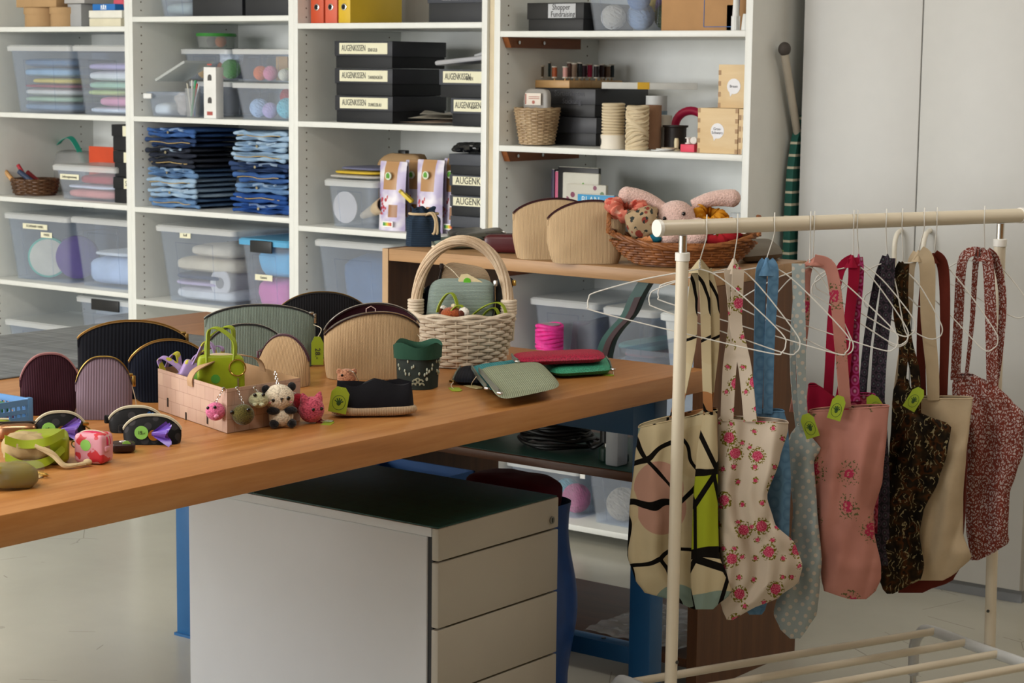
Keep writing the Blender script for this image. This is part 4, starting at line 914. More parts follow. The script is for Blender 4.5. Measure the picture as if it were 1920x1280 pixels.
for k, (xl, W, yt, D, Y, cc, lb, rz) in enumerate(((1034, .012, 318, .22, 5.59, '#3a2f4a', 'thin dark purple book leftmost on the book shelf', 0), (1041, .013, 322, .2, 5.59, '#c25a7c', 'pink spined book beside the dark one', 0), (1050, .010, 326, .2, 5.59, '#4d9aa8', 'thin teal book beside the pink spined book', 0))):
    X = XA(xl, Y, z+.3); t = thing('book', lb, 'book', (X, Y, z+.001), 0, 'books on the right shelf'); H = pY(xl, yt, Y).z-z
    O('cover', MB().bx(0, W, 0, D, 0, H, .0015), plain(cc, .5), t); O('pages', MB().bx(.0015, W-.0015, .002, D-.004, H, H+.0012), plain('#dcd6c6', .7), t)
def bookface(lb, xl, xr, yt, Y, mat, extra=None, tilt=-.06):
    X0_, X1_ = XA(xl, Y, z+.25), XA(xr, Y, z+.25); H = pY(xl, yt, Y).z-z; W = X1_-X0_; t = thing('book', lb, 'book', (X0_, Y, z+.001), 0, 'books on the right shelf', rot=(-.0, 0, 0))
    O('cover', MB().bx(0, W, 0, .014, 0, H, .0015), mat, t); O('pages', MB().bx(.002, W-.003, .002, .012, H-.0005, H+.001), plain('#dcd6c6', .7), t)
    if extra: extra(t, W, H)
bookface('black covered book at the back of the book group', 1046, 1122, 313, 5.568, plain('#1a1a1c', .4))
def green_bag(t, W, H):
    m = MB(); m.prism([(W*.35, H*.74), (W*.80, H*.74), (W*.76, H*.86), (W*.62, H*.87), (W*.58, H*.90), (W*.52, H*.87), (W*.38, H*.85)], -.0016, -.0004); O('picture', m, plain('#5fa03c', .6), t)
bookface('pale book showing a green bag picture', 1055, 1122, 324, 5.551, plain('#c8c6ba', .5), green_bag)
def floral():
    t = NT('floral'); v = t.n('ShaderNodeTexVoronoi', {'Vector': t.ob((38, 38, 38)), 'Scale': 1.0}); w_ = t.n('ShaderNodeSeparateXYZ', {0: v.outputs['Color']})
    c = t.mix(t.math('LESS_THAN', v.outputs[0], .36), '#c3c0b4', t.mix(t.math('GREATER_THAN', w_.outputs[0], .5), '#7c3a56', '#56764a')); t.col(c); t.rough(.5); return t.m
bookface('floral patterned book in front of the green bag book', 1062, 1136, 345, 5.534, floral())
bookface('blue book with white title Blan at front', 1083, 1152, 364, 5.517, plain('#3a92c4', .5), lambda t, W, H: text('BLAN', .03, t, plain('#d8e8ee', .5), (W*.36, -.001, H-.018)))
m = MB(); sq(m, (0, 0, .10), (.045, .03, .10), .7, amp=.016, fr=25); o = O('plastic_bag', m, clear('#eceef0', .3)); o.location = (XA(1385, 5.5, z+.1), 5.5, z+.002); tag(o, 'clear crumpled plastic bag at right end of book shelf', 'bag')
z = S4[1]
tt, b = tub('large clear tub behind the pink ribbon roll', 988, 1118, 562, z, 5.52, .40)
cloth_piece('dark navy folded cloth in tub behind pink ribbon', (b['x']+.07, b['y'], b['z']), (b['W']*.24, b['D']/2*.9, .07), cloth('#232a44'), amp=.01)
o = O('thread_cone', MB().lathe([(.045, 0), (.035, .13), (0, .132)], 22), cloth('#4a3a4c')); o.location = (b['x']+.02, b['y']-.1, b['z']); tag(o, 'dark purple thread cone in tub behind pink ribbon', 'thread cone')
tt, b = tub('clear tub of packaged notions behind the green strap', 1124, 1226, 578, z, 5.41, .40)
fill(b, (('grey packet', '#8d949c', .25), ('red and white packet', '#c06a62', .10, .1, .8), ('teal packet', '#5a948c', .12)), 'in tub behind green strap', 'packets in the tub behind the strap')
tt, b = tub('milky white tub at right of the notions tub', 1231, 1345, 590, z, 5.41, .40, body=clear('#eef2f4', .75), lid=plain('#dde2e4', .35))
z = S4[0]
tt, b = tub('clear tub of pink and green balls on the bottom shelf', 930, 1085, 868, z, 5.44, .40)
yarns(b, ((-.34, -.3, .05, '#b9a8a0', 'beige yarn ball'), (-.05, -.3, .052, '#5fa8b4', 'aqua yarn ball'), (.3, -.3, .055, '#d0568a', 'pink yarn ball')), 'in bottom shelf tub', 'yarn in bottom tub')
tt, b = tub('clear tub with barcode sticker on the bottom shelf', 1088, 1235, 868, z, 5.44, .40)
yarns(b, ((-.2, -.3, .062, '#b5a894', 'sand yarn ball'), (.14, -.3, .055, '#4d9a90', 'teal yarn ball'), (.42, -.25, .05, '#3f8a96', 'petrol yarn ball')), 'in barcode tub', 'yarn in barcode tub')
O('barcode_sticker', MB().bx(-.16, -.14, -.199, -.197, .15, .24), plain('#e6e6e2', .6), tt)
# ================================================================ TABLE GOODS
gold = metal('#c8a55a', .25); silver = metal('#cfcfcf', .22); lime = plain('#93a62c', .5, .3, 0, .05)
limeleather = plain('#8f9f1a', .38, .4, 0, .06); stick = plain('#8fcf62', .55); string_m = plain('#d8cdb4', .8)
blackc = cord('#1c1d22', .0055, .5); navyc = cord('#0d1220', .006, .5); creamc = cord('#bd9f7a', .0034, .72); greenc = cord('#78847a', .0036, .6)
sagec = cord('#98a088', .0055, .55); plumc = cord('#3a1c26', .0046, .5); lilacc = cord('#7d6a76', .0052, .6); lining = plain('#3a141f', .6)
def tagpart(parent, x, y, z, h=.045, w=.026, rz=0, tilt=0, mat=None, word=None, string=None, hand=False, rx=0):
    """a swing tag on a string: a part of the pouch it is tied to"""
    T = O('price_tag', MB().prism([(-w/2, -h), (w/2, -h), (w/2, -h*.22), (w*.24, 0), (-w*.24, 0), (-w/2, -h*.22)], -.0006, .0006), mat or lime, parent)
    T.location = (x, y, z); T.rotation_euler = (rx, tilt, rz); T['label'] = 'lime price tag' if mat is None else 'cream price tag'
    if word: text(word, .017, T, ink, (0, -.0009, -h*.6), (PI/2, PI/2, 0) if True else None)
    if hand:
        m = MB(); m.tube([(w*.36*cos(a*PI/10), -.0009, -h*.6+h*.28*sin(a*PI/10)) for a in range(20)], .0004, 4, True)
        m.ell((0, -.0009, -h*.63), (w*.12, .0004, h*.09), 8, 5)
        for k in range(5): a = PI*.15+k*PI*.175; m.tube([(0, -.0009, -h*.62), (w*.26*cos(a), -.0009, -h*.62+h*.2*sin(a))], .0011, 4)
        O('hand_print', m, plain('#2c4a1e', .6), T)
    if string:
        O('string', MB().tube(curve_pts([Vector(p)-Vector((x, y, z)) for p in string]+[(0, 0, -.003)], 5), .0009, 5), string_m, parent).location = (x, y, z)
    return T
def halfmoon(label, cx, by, wpx, hpx, mat, yaw=0, D=.07, hs=.62, wb=.86, z=TZ, zipm=None, name='zip_pouch', amp=.004, seed=1, group=None, open_=0, p=2.2, pull=1, tz=.006, tape=None, push=0, endtab=True, sk=0):
    P = pZ(cx, by, z); s = depth(P)/FPX; W = wpx*s/cos(yaw); H = hpx*s; az = face_az(P)
    P = P+Vector((-sin(az), cos(az), 0))*(D/2+push)
    t = thing(name, label, 'pouch', (P.x, P.y, z+.0008), az+yaw, group)
    top = lambda u: H*(hs+(1-hs)*max(0, 1-abs(2*u-1)**p)**.8+sk*(u-.5))
    def pt(u, v, sd, k=1.0, off=0):
        wp = wb+(1-wb)*min(1, v/.5)**.7; x = (u-.5)*W*wp
        e = max(0, 1-abs(2*u-1)**5)**.5; th = D/2*((1-v)**.75)*e+(tz/2+open_*(sin(PI*u)**.6)*v*.5)*min(1, e*1.5)
        th = max(th-off, .0004)
        w_ = amp*nz((x, v*H, sd*.3), 16, seed)*min(1, 6*v)*e*(1-v*.6)
        return Vector((x, sd*(th)+w_, v*top(u)*k)), (x, v*H)
    m = MB().grid(lambda u, v: pt(u, v, -1), 30, 14).grid(lambda u, v: pt(u, v, 1, 1+.10*(open_ > 0)), 30, 14, flip=True)
    m.grid(lambda u, v: (Vector(((u-.5)*W*wb, (v*2-1)*(D/2*max(0, 1-abs(2*u-1)**5)**.5+tz/2*min(1, 1.5*max(0, 1-abs(2*u-1)**5)**.5)), 0)), ((u-.5)*W, v*D)), 30, 2)
    b = O('pouch_body', m, mat, t)
    if open_:
        O('lining', MB().grid(lambda u, v: pt(.03+.94*u, .35+.65*v, -1, .995, .002), 26, 6).grid(lambda u, v: pt(.03+.94*u, .35+.65*v, 1, 1.095, .002), 26, 6, flip=True), lining, t)
        O('lining_mark', MB().tube([(.012*cos(a*PI/3+.5), open_*.5-.003+.0, H*1.0+.012*sin(a*PI/3+.5)) for a in range(6)], .0012, 4, True), plain('#c9a9a0', .6), t)
    # zipper: tape along the arched edge with a line of teeth
    us = [i/36 for i in range(37)]
    tp = tape or plain('#1a1a1c', .6)
    for sd in ((-1, 1) if open_ else (0,)):
        k = 1+.10*(open_ > 0)*(sd > 0)
        pts = [pt(u, 1, sd if sd else 1, k)[0] for u in us]
        if not sd:
            for q in pts: q.y = 0
        zt = O('zipper', MB().ribbon([q+Vector((0, 0, .0015)) for q in pts], (0, tz/2+.002, 0), .002), tp, t)
        O('zipper_teeth', MB().tube([q+Vector((0, 0, .0036)) for q in pts], .0016, 5), zipm or tp, zt)
    if endtab and not open_:
        q = pt(.008, 1, 1)[0]; O('end_tab', MB().box((q.x+.002, 0, q.z-.008), (.008, .010, .022), .003), mat, t)
    if pull:
        q = pt(.965 if pull > 0 else .035, 1, 1)[0]
        zp = O('zipper_pull', MB().box((q.x, 0, q.z+.006), (.012, .008, .006), .002).box((q.x+.008*pull, -.004, q.z-.006), (.006, .002, .022), .0008), zipm if zipm else silver, t)
    t['_W'] = W; t['_H'] = H; W_, H_ = W, H; del t['_W']; del t['_H']
    return t, W_, H_, P, s
goldz = metal('#a8854c', .35)
t, W, H, P, s = halfmoon('large black zip pouch at the back behind the grey-green pouches', 606, 672, 172, 119, cord('#151417', .006, .6), 0, .08, .7, .95, zipm=goldz, seed=2)
t, W, H, P, s = halfmoon('large grey-green corduroy zip pouch with lime 28 tag', 488, 690, 208, 113, greenc, .06, .08, .78, .97, zipm=silver, seed=3)
tagpart(t, W*.5+.002, -.03, H*.50, .066, .028, 0, 0, None, '28.-', ((W*.48, -.004, H*.68), (W*.5+.012, -.02, H*.62)))
t, W, H, P, s = halfmoon('smaller grey-green corduroy zip pouch inside the row behind lime mini bag', 462, 706, 136, 94, greenc, .04, .05, .68, .95, zipm=silver, seed=4)
O('brand_tab', MB().box((W*.40, -.02, H*.22), (.016, .0015, .016)), plain('#d6d8b8', .6), t)
t, W, H, P, s = halfmoon('small cream zip pouch standing at right corner of the slat basket', 534, 724, 92, 92, creamc, -.5, .05, .50, .95, zipm=plain('#4a2430', .4), seed=5, pull=-1, tape=lining)
t, W, H, P, s = halfmoon('large cream corduroy zip pouch standing open with dark lining', 697, 712, 180, 122, creamc, .12, .09, .70, .94, sk=.10, zipm=silver, seed=6, open_=.045, pull=0, tape=plain('#241218', .5))
tagpart(t, W*.49, -.05, H*.56, .05, .032, 0, 0, None, None, ((W*.47, -.01, H*.66), (W*.49, -.03, H*.62)), True)
t, W, H, P, s = halfmoon('large black and navy corduroy zip pouch on the grey mat', 250, 748, 204, 140, cord('#0b0d15', .0075, .6), -.08, .09, .76, .98, zipm=goldz, seed=7, tape=plain('#7a5c2e', .6))
t, W, H, P, s = halfmoon('smaller navy corduroy zip pouch right of the large black one', 318, 754, 150, 112, navyc, .05, .06, .64, .78, zipm=goldz, seed=8, tape=plain('#7a5c2e', .6))
t, W, H, P, s = halfmoon('plum corduroy round-topped zip pouch beside the blue crate', 94, 778, 108, 110, plumc, .1, .06, .57, .84, zipm=plain('#b48a88', .4), seed=9, p=2.6, pull=0, amp=.007, tape=plain('#8a5a5e', .6))
t, W, H, P, s = halfmoon('lilac corduroy round-topped zip pouch in front of the black pouch', 196, 787, 104, 112, lilacc, -.1, .06, .55, 1.0, zipm=gold, seed=10, p=2.8, amp=.008, tape=plain('#2a1a1c', .6))
tagpart(t, W*.5+.008, -.0, .012, .022, .018, 0, 0, None, None, ((W*.45, 0, H*.7), (W*.5+.006, 0, H*.3)))
O('olive_label', MB().box((W*.5+.012, .0, .008), (.018, .02, .014), .004), plain('#6a6a22', .6), t) if False else None

# ---- white wicker basket
P = pZ(866, 692, TZ); s = depth(P)/FPX; az = face_az(P); RX, RY = 97*s, 74*s; BX = .80; ZH = 96*s
P = P+Vector((-sin(az), cos(az), 0))*RY*BX
wb_ = thing('wicker_basket', 'white oval wicker basket with twisted handle on the worktable', 'basket', (P.x, P.y, TZ+.0008), az)
wick = wood('#bfae98', '#ddd0bd', (25, 25, 25), .5)
m = MB(); basket(m, lambda f: (RX*(BX+(1-BX)*f**.8), .006+(ZH-.012)*f), 26, 13, .0046, 0, RY/RX, .42)
m.lathe([(0, .001), (RX*BX, .001), (RX*BX, .006), (0, .006)], 30, sy=RY/RX); O('weave', m, wick, wb_)
m = MB()
for q in (0, 1): m.tube([((RX+.001*sin(i*.9+q*PI)*2)*cos(2*PI*i/60), (RX+.002*sin(i*.9+q*PI))*sin(2*PI*i/60)*RY/RX, ZH-.004+.006*q+.003*sin(i*.9+q*PI)) for i in range(60)], .0055, 7, True)
O('rim', m, wick, wb_)
HH = (598-458)*s; hx_ = 88*s
arc = [Vector((-hx_*cos(PI*i/30)*(1 if 0 else 1), 0, ZH+HH*sin(PI*i/30)**.85)) for i in range(31)]
m = MB()
for k in range(9):
    pts = []
    for i, q in enumerate(arc):
        tg = (arc[min(i+1, 30)]-arc[max(i-1, 0)]).normalized(); n1 = Vector((0, 1, 0)); n2 = tg.cross(n1); a = 2*PI*k/9+i*.16; pts.append(q+(n1*cos(a)*.011+n2*sin(a)*.009))
    m.tube(pts, .0042, 6)
O('handle', m, wood('#b59a7c', '#d6c2a8', (25, 25, 25), .5), wb_)
for sx in (-1, 1):
    m = MB()
    for k in range(5): m.tube([(sx*(hx_)+.016*cos(a*PI/8), .016*sin(a*PI/8), ZH+.004+.007*k) for a in range(16)], .0042, 6, True)
    m.tube([(sx*hx_+sx*.012, -.006, ZH+.03), (sx*hx_+sx*.008, -.006, ZH-.06)], .005, 6)
    O('handle_binding', m, wick, wb_)
def inb(px, py, back=0):        # a point in the basket's long plane, seen at the pixel
    n = Vector((-sin(az), cos(az), 0)); r = ray(px, py); k = (P-CAM+n*back).dot(n)/r.dot(n); return CAM+r*k
def flatpouch(label, pts4, back, mat, zipm, th=.02, name='flat_pouch', zipside=1, group=None, tape=None):
    q = [inb(x, y, back) for x, y in pts4]; c = sum(q, Vector())/4; m = MB(); n = Vector((-sin(az), cos(az), 0)); e_ = (q[1]-q[0]).length; f_ = (q[3]-q[0]).length
    def fn(sd):
        def g(u, v):
            # rounded outline
            uu, vv = u*2-1, v*2-1; k = max(abs(uu), abs(vv)); L = (abs(uu)**5+abs(vv)**5)**.2 or 1
            uu, vv = uu*k/L if L > 1e-9 else 0, vv*k/L if L > 1e-9 else 0
            a, b = (uu+1)/2, (vv+1)/2; p_ = (q[0]*(1-a)+q[1]*a)*(1-b)+(q[3]*(1-a)+q[2]*a)*b
            return p_-c+n*sd*th/2*max(0, 1-k**3)**.6, (a*e_, b*f_)
        return g
    m.grid(fn(-1), 20, 16).grid(fn(1), 20, 16, flip=True)
    t = thing(name, label, 'pouch', c, 0, group); O('pouch_body', m, mat, t)
    A, B = (q[1]-c)*.97, (q[2]-c)*.97
    if zipside == 0: A, B = (q[0]-c)*.97, (q[3]-c)*.97
    A = A*.92+B*.08; B = B*.92+A*.08
    zt = O('zipper', MB().ribbon([A, (A+B)/2+(A+B)*.02, B], n*.007, .003), tape or plain('#17181c', .6), t); O('zipper_teeth', MB().tube([A+(A+B)*.012, (A+B)/2+(A+B)*.04, B+(A+B)*.012], .0015, 5), zipm, zt)
    O('zipper_pull', MB().box(A*1.03+n*-.008, (.009, .007, .014), .002), zipm, t)
    return t, c
rc = cord('#bfa88c', .0034, .72, 'Y'); rs = cord('#93a39c', .0034, .7, 'Y')
t, c = flatpouch('cream ribbed pouch with cream tag at the back of white wicker basket', [(830, 488), (918, 502), (930, 620), (806, 620)], .03, rc, plain('#3a2a2a', .4), zipside=0)
lw_ = lambda *v: Matrix.Rotation(az, 3, 'Z') @ Vector(v)
tg = tagpart(t, *lw_(-.012, -.040, .052), .052, .032, az, -1.08, plain('#dccda4', .6), None, (lw_(-.05, -.012, .080), lw_(-.03, -.034, .068)))
O('green_dot', MB().cyl((0, -.0016, -.02), .0085, .001, 18, axis='Y'), plain('#5fb52c', .5), tg); text('12.-', .011, tg, plain('#8a8468', .6), (0, -.0009, -.042), (PI/2, -PI/2, 0))
flatpouch('pale green ribbed pouch standing in front inside white wicker basket', [(806, 521), (929, 522), (922, 625), (796, 625)], -.005, rs, silver, .024)
flatpouch('dark navy ribbed pouch peeking out left in white wicker basket', [(794, 536), (840, 530), (840, 625), (790, 625)], .02, navyc, silver, .012, zipside=0)
flatpouch('black pouch with gold zipper leaning right in white wicker basket', [(934, 516), (967, 522), (926, 615), (894, 615)], .012, plain('#17171a', .7), gold, .02)
def handle_loop(label, p1, ptop, p2, back, parent, w=.006, mat=None):
    a, b, c_ = inb(*p1, back), inb(*ptop, back), inb(*p2, back)
    hz = b.z-(a.z+c_.z)/2; off = b-(a+c_)/2; off.z = 0
    pts = [a*(1-i/20)+c_*(i/20)+Vector((0, 0, hz*sin(PI*i/20)**.7))+off*sin(PI*i/20) for i in range(21)]
    return MB().ribbon(pts, Vector((-sin(az), cos(az), 0))*w*.7+Vector((cos(az), sin(az), 0))*w*.5, .0022)
def minibag_in_basket(label, loops, body):
    t = thing('mini_bag', label, 'bag', inb(body[0], body[1], -.028)); L = t.location
    m = MB(); sq(m, (0, 0, 0), (body[2]*s, .022, body[3]*s), .5, amp=.003); O('bag_body', m, limeleather, t)
    for k, (a, b, c_, bk) in enumerate(loops):
        o = O('handle', handle_loop('', a, b, c_, bk, t), lime, t); o.location = -L
    return t
minibag_in_basket('lime green mini bag with two handles at left inside white wicker basket', (((820, 585), (845, 549), (860, 590), -.03), ((843, 592), (862, 572), (876, 596), -.05)), (846, 612, 24, 14))
minibag_in_basket('lime green mini bag with looped handles at right inside white wicker basket', (((880, 600), (930, 567), (950, 597), -.025), ((902, 600), (925, 577), (937, 600), -.015)), (906, 614, 26, 14))
q = inb(848, 588, -.035); t = thing('crochet_toy', 'rust crocheted animal head with white ears in white wicker basket', 'crochet toy', q)
O('head', MB().ell((0, 0, -.002), (.029, .024, .018), 22, 14), crochet('#a34f28', '#5a2a16', 300), t)
for sx in (-1, 1):
    e = O('ear', MB().ell((sx*.032, .003, .006), (.015, .008, .012), 14, 9), crochet('#e2dcd2', None, 300), t); O('inner_ear', MB().ell((sx*.030, -.004, .003), (.009, .005, .008), 12, 8), crochet('#5a2a1a', None, 300), e)
O('tuft', MB().ell((.004, 0, .019), (.007, .005, .005), 10, 7), crochet('#d8cba8', None, 300), t)

# ---- slatted gift basket of printed card
A, B, Cc = pZ(426, 813, TZ), pZ(297, 769, TZ), pZ(563, 789, TZ); s = depth(A)/FPX; BH = 84*s
e1 = B-A; e2 = Cc-A; L1, L2 = e1.length, e2.length; u1, u2 = e1.normalized(), e2.normalized()
sb = thing('gift_basket', 'low gift basket of pale wood-print card with hanging crochet keyrings', 'basket', A+Vector((0, 0, .0008)))
def slat():
    t = NT('slat_print'); b_ = t.n('ShaderNodeTexBrick', {'Vector': t.uv((1, 1, 1)), 'Color1': lin('#bd9e8a'), 'Color2': lin('#ab8a7a'), 'Mortar': lin('#8a6a58'), 'Scale': 1.0, 'Mortar Size': .0006, 'Brick Width': .038, 'Row Height': .026})
    n = t.n('ShaderNodeTexNoise', {'Vector': t.uv((40, 6, 1)), 'Scale': 1.0, 'Detail': 4.0}); n2 = t.n('ShaderNodeTexNoise', {'Vector': t.uv((14, 14, 1)), 'Scale': 1.0})
    c = t.mix(t.math('MULTIPLY', n.outputs[0], .4), b_.outputs[0], '#d8c2ae'); c = t.mix(t.math('MULTIPLY', n2.outputs[0], .3), c, '#b48c84'); t.col(c); t.rough(.55, .3); return t.m
sm = slat(); cardin = plain('#a3805c', .7)
def wallq(a, b, nrm, nm):
    d = (b-a); L = d.length; th = .0022
    m = MB(); n_ = nrm*th
    f = lambda o, fl: m.grid(lambda u, v: (a+d*u+Vector((0, 0, BH*v))+o, (u*L, v*BH)), 8, 3, flip=fl)
    f(Vector(), False)
    w_ = O(nm, m, sm, sb)
    m2 = MB(); m2.grid(lambda u, v: (a+d*u+Vector((0, 0, BH*v))+n_, (u*L, v*BH)), 8, 3)
    m2.add([a+Vector((0, 0, BH)), b+Vector((0, 0, BH)), b+Vector((0, 0, BH))+n_, a+Vector((0, 0, BH))+n_], [[0, 1, 2, 3]])
    O('inner_face', m2, cardin, w_)
    return w_
z0 = Vector((0, 0, 0))
w1 = wallq(z0, e1, u2, 'side_wall'); w2 = wallq(z0, e2, u1, 'side_wall'); wallq(e1, e1+e2, -u1, 'side_wall'); wallq(e2, e1+e2, -u2, 'side_wall')
O('bottom', MB().add([z0+Vector((0, 0, .001)), e1+Vector((0, 0, .001)), e1+e2+Vector((0, 0, .001)), e2+Vector((0, 0, .001))], [[0, 1, 2, 3]]), cardin, sb)
n1 = Vector((u1.y, -u1.x, 0));  n1 = n1 if n1.dot(CAM-A) > 0 else -n1
n2 = Vector((u2.y, -u2.x, 0));  n2 = n2 if n2.dot(CAM-A) > 0 else -n2
for (f_, zc) in ((.85, .25), (.27, .16), (.58, .05)):
    O('slot', MB().ribbon([e1*f_+n1*.0008+Vector((0, 0, BH*zc-.008)), e1*f_+n1*.0008+Vector((0, 0, BH*zc+.010))], u1*.0025, .0008), plain('#2a1e16', .8), w1)
hp = [e1*.5+n1*.002+Vector((0, 0, BH*.82)), e1*.5+n1*.002+Vector((0, 0, BH*1.02)), e1*.5+e2*.10+Vector((0, 0, BH*1.22)), e1*.5+e2*.5+Vector((0, 0, BH*1.42)), e1*.5+e2*.9+Vector((0, 0, BH*1.25)), e1*.5+e2*.998+Vector((0, 0, BH*.9))]
O('strap_handle', MB().ribbon(curve_pts(hp, 6), u1*.011, .002), plain('#b08e6c', .7), sb)
def onface(px, py, fc, out=0):   # point on a basket face under the pixel
    n = n1 if fc == 1 else n2; r = ray(px, py); k = (A-CAM+n*out).dot(n)/r.dot(n); return CAM+r*k
# mini bags in the basket
def minibag(label, cx, cy, w, h, mat, hm, rz=0, tilt=0, back=.5, hh=1.0, ring=None, zz=None):
    n = Vector((0, 0, 1)); c0 = A+e1*back+e2*.42; f_ = _f.copy(); f_.z = 0; f_.normalize(); r = ray(cx, cy); k = (c0-CAM).dot(f_)/r.dot(f_); q = CAM+r*k
    sc = depth(q)/FPX; w, h = w*sc, h*sc
    if zz: q.z = TZ+.004+h/2
    t = thing('mini_bag', label, 'bag', q, 0); t.rotation_euler = (0, tilt, face_az(q)+rz)
    m = MB(); sq(m, (0, 0, 0), (w/2, w*.16, h/2), .3, amp=.001, ez=.25); O('bag_body', m, mat, t)
    for sy in (-1, 1):
        pts = curve_pts([(-w*.28, sy*w*.13, h*.40), (-w*.27, sy*w*.11, h*.72), (-w*.1+.012*sy, sy*w*.09, h*(.52+.5*hh)), (w*.12+.012*sy, sy*w*.09, h*(.52+.5*hh)), (w*.28, sy*w*.11, h*.72), (w*.28, sy*w*.13, h*.40)], 6)
        O('handle', MB().ribbon(pts, (.0035, .005, .001), .0022), hm, t)
    return t, w, h
t, w_, h_ = minibag('lime green leather mini bag with gold ring standing in gift basket', 414, 700, 88, 116, limeleather, lime, .05, 0, .45, .80, zz=1)
O('ruffle', MB().ell((0, 0, h_*.47), (w_*.33, w_*.12, .007), 16, 8), cloth('#d6c3a6'), t)
kr = O('key_ring', MB().tube([(w_*.34+.016*cos(a*PI/14), -w_*.19-.002*cos(a*PI/14), h_*.30+.016*sin(a*PI/14)) for a in range(28)], .0016, 6, True), gold, t)
O('ring', MB().tube([(w_*.36+.0125*cos(a*PI/14), -w_*.19, -h_*.18+.0125*sin(a*PI/14)) for a in range(28)], .0014, 6, True), silver, kr)
O('chain', MB().tube([(w_*.35, -w_*.19, h_*.13), (w_*.355, -w_*.19, -h_*.03)], .002, 6), silver, kr)
O('sticker', MB().cyl((-w_*.12, -w_*.165, h_*.12), .009, .001, 18, axis='Y'), plain('#4f9a3a', .5), t)
def blotch():
    t = NT('lilac_blotch'); n = t.n('ShaderNodeTexNoise', {'Vector': t.ob((42,)*3), 'Scale': 1.0, 'Detail': 1.0}); t.col(t.ramp(n.outputs[0], [(.55, '#a58bc0'), (.56, '#b4ad34')]).outputs[0]); t.rough(.4, .4); return t.m
bl = blotch()
t, w_, h_ = minibag('lilac and olive blotched mini bag lying tilted in gift basket', 372, 708, 74, 50, bl, bl, .1, .45, .6, 1.6)
O('sticker', MB().cyl((-.008, -w_*.165, .0), .010, .001, 18, axis='Y'), stick, t)
t, w_, h_ = minibag('second lilac blotched mini bag with arched handle at left end of gift basket', 332, 722, 54, 44, bl, bl, -.2, -.3, .8, 1.5)
q = A+e1*.22+e2*.22+Vector((0, 0, .045)); tag(O('cloth_ball', MB().ell((0, 0, 0), (.030, .026, .026), 20, 12), cloth('#cbb29a')), 'cream stuffed toy back in the front corner of gift basket', 'toy').location = q
# crochet keyrings
def eyes(t, pts, r=.0042):
    for p in pts: O('eye', MB().ell(p, (r, r*.7, r), 12, 8), plain('#0b0b0c', .15, .6), t)
def chain(t, a, b, n=6):
    a, b = Vector(a), Vector(b); c = O('chain', MB(), silver, t) if False else None
    m = MB(); d = (b-a)/n
    for k in range(n):
        p = a+d*(k+.5); ax = Vector((1, 0, 0)) if k % 2 else Vector((0, 1, 0)); up = d.normalized()
        m.tube([p+ax*.0024*cos(i*PI/5)+up*(d.length*.62)*sin(i*PI/5) for i in range(10)], .0007, 4, True)
    return O('chain', m, silver, t)
def critter(label, px, py, fc, out, rx, rz_, mat, chain_to, group='crochet keyrings on the gift basket', yaw=0):
    q = onface(px, py, fc, out); t = thing('crochet_keyring', label, 'crochet toy', q, face_az(q)+yaw, group)
    o = O('body', MB().ell((0, 0, 0), (rx*s, rx*s*.8, rz_*s), 26, 18), mat, t)
    if chain_to:
        c_ = onface(*chain_to, fc, .004); loc = Matrix.Rotation(-(face_az(q)+yaw), 4, 'Z') @ (c_-q); chain(t, loc, (0, 0, rz_*s*.95))
        O('clasp', MB().box(loc, (.006, .005, .008), .002), silver, t)
    return t
t = critter('pink round crochet keyring on the left face of gift basket', 404, 771, 1, .016, 18.5, 17.5, crochet('#d86f98'), (419, 729)); eyes(t, ((-.001, -.0145, .0105), (-.014, -.008, .008)), .0032); O('snout', MB().ell((.002, -.0155, -.007), (.005, .004, .004), 12, 8), crochet('#e08aac'), t)
t = critter('olive fuzzy crochet keyring at the front corner of gift basket', 456, 777, 2, .017, 21, 20, crochet('#5a5222', '#2e2a10', 340), (444, 728)); eyes(t, ((-.021, -.008, .006), (.010, -.016, .012)), .004)
t = critter('pale green crochet keyring hanging higher on gift basket', 485, 750, 2, .014, 19, 15, crochet('#b9b792'), (477, 728)); eyes(t, ((-.007, -.012, .012), (.009, -.012, .0125)), .0036)
for sx in (-.007, .006): O('foot', MB().ell((sx, -.015, -.006), (.005, .004, .004), 10, 7), crochet('#c9c7a4'), t)
pc = crochet('#ddd0ba'); bk = crochet('#17161a', '#060607')
q = onface(527, 812, 2, .024); q.z = TZ+.001; t = thing('crochet_panda', 'cream and black crocheted bear keyring sitting before gift basket', 'crochet toy', q, face_az(q)+.15)
O('body', MB().ell((0, 0, .020), (.024, .020, .0195), 24, 16), pc, t)
O('head', MB().ell((-.004, -.001, .058), (.0295, .024, .0255), 28, 18), pc, t)
for sx in (-1, 1):
    O('ear', MB().ell((-.004+sx*.025, 0, .078-.004*(sx < 0)), (.0085, .006, .009), 14, 9), bk, t)
    O('arm', MB().ell((sx*.017, -.013, .034), (.013, .010, .008), 16, 10), bk, t)
    O('foot', MB().ell((sx*.017+.002, -.012, .0085), (.0095, .012, .0085), 14, 9), bk, t)
    O('cheek', MB().ell((-.004+sx*.020, -.0185, .051), (.003, .001, .0018), 8, 6), plain('#d8929a', .8), t)
eyes(t, ((-.017, -.0205, .056), (.011, -.0215, .059)), .0042); O('nose', MB().tube([(-.005, -.0255, .059), (.001, -.0257, .059)], .0013, 5).tube([(-.002, -.0257, .059), (-.0022, -.0255, .053)], .001, 5), plain('#0c0c0c', .5), t)
chain(t, (-.010, .010, .108), (-.006, .0, .083))
q = onface(567, 760, 2, .015); t = thing('crochet_keyring', 'dark red crochet keyring with tassel at right corner of gift basket', 'crochet toy', q, face_az(q), 'crochet keyrings on the gift basket'); t.rotation_euler = (0, -.55, face_az(q))
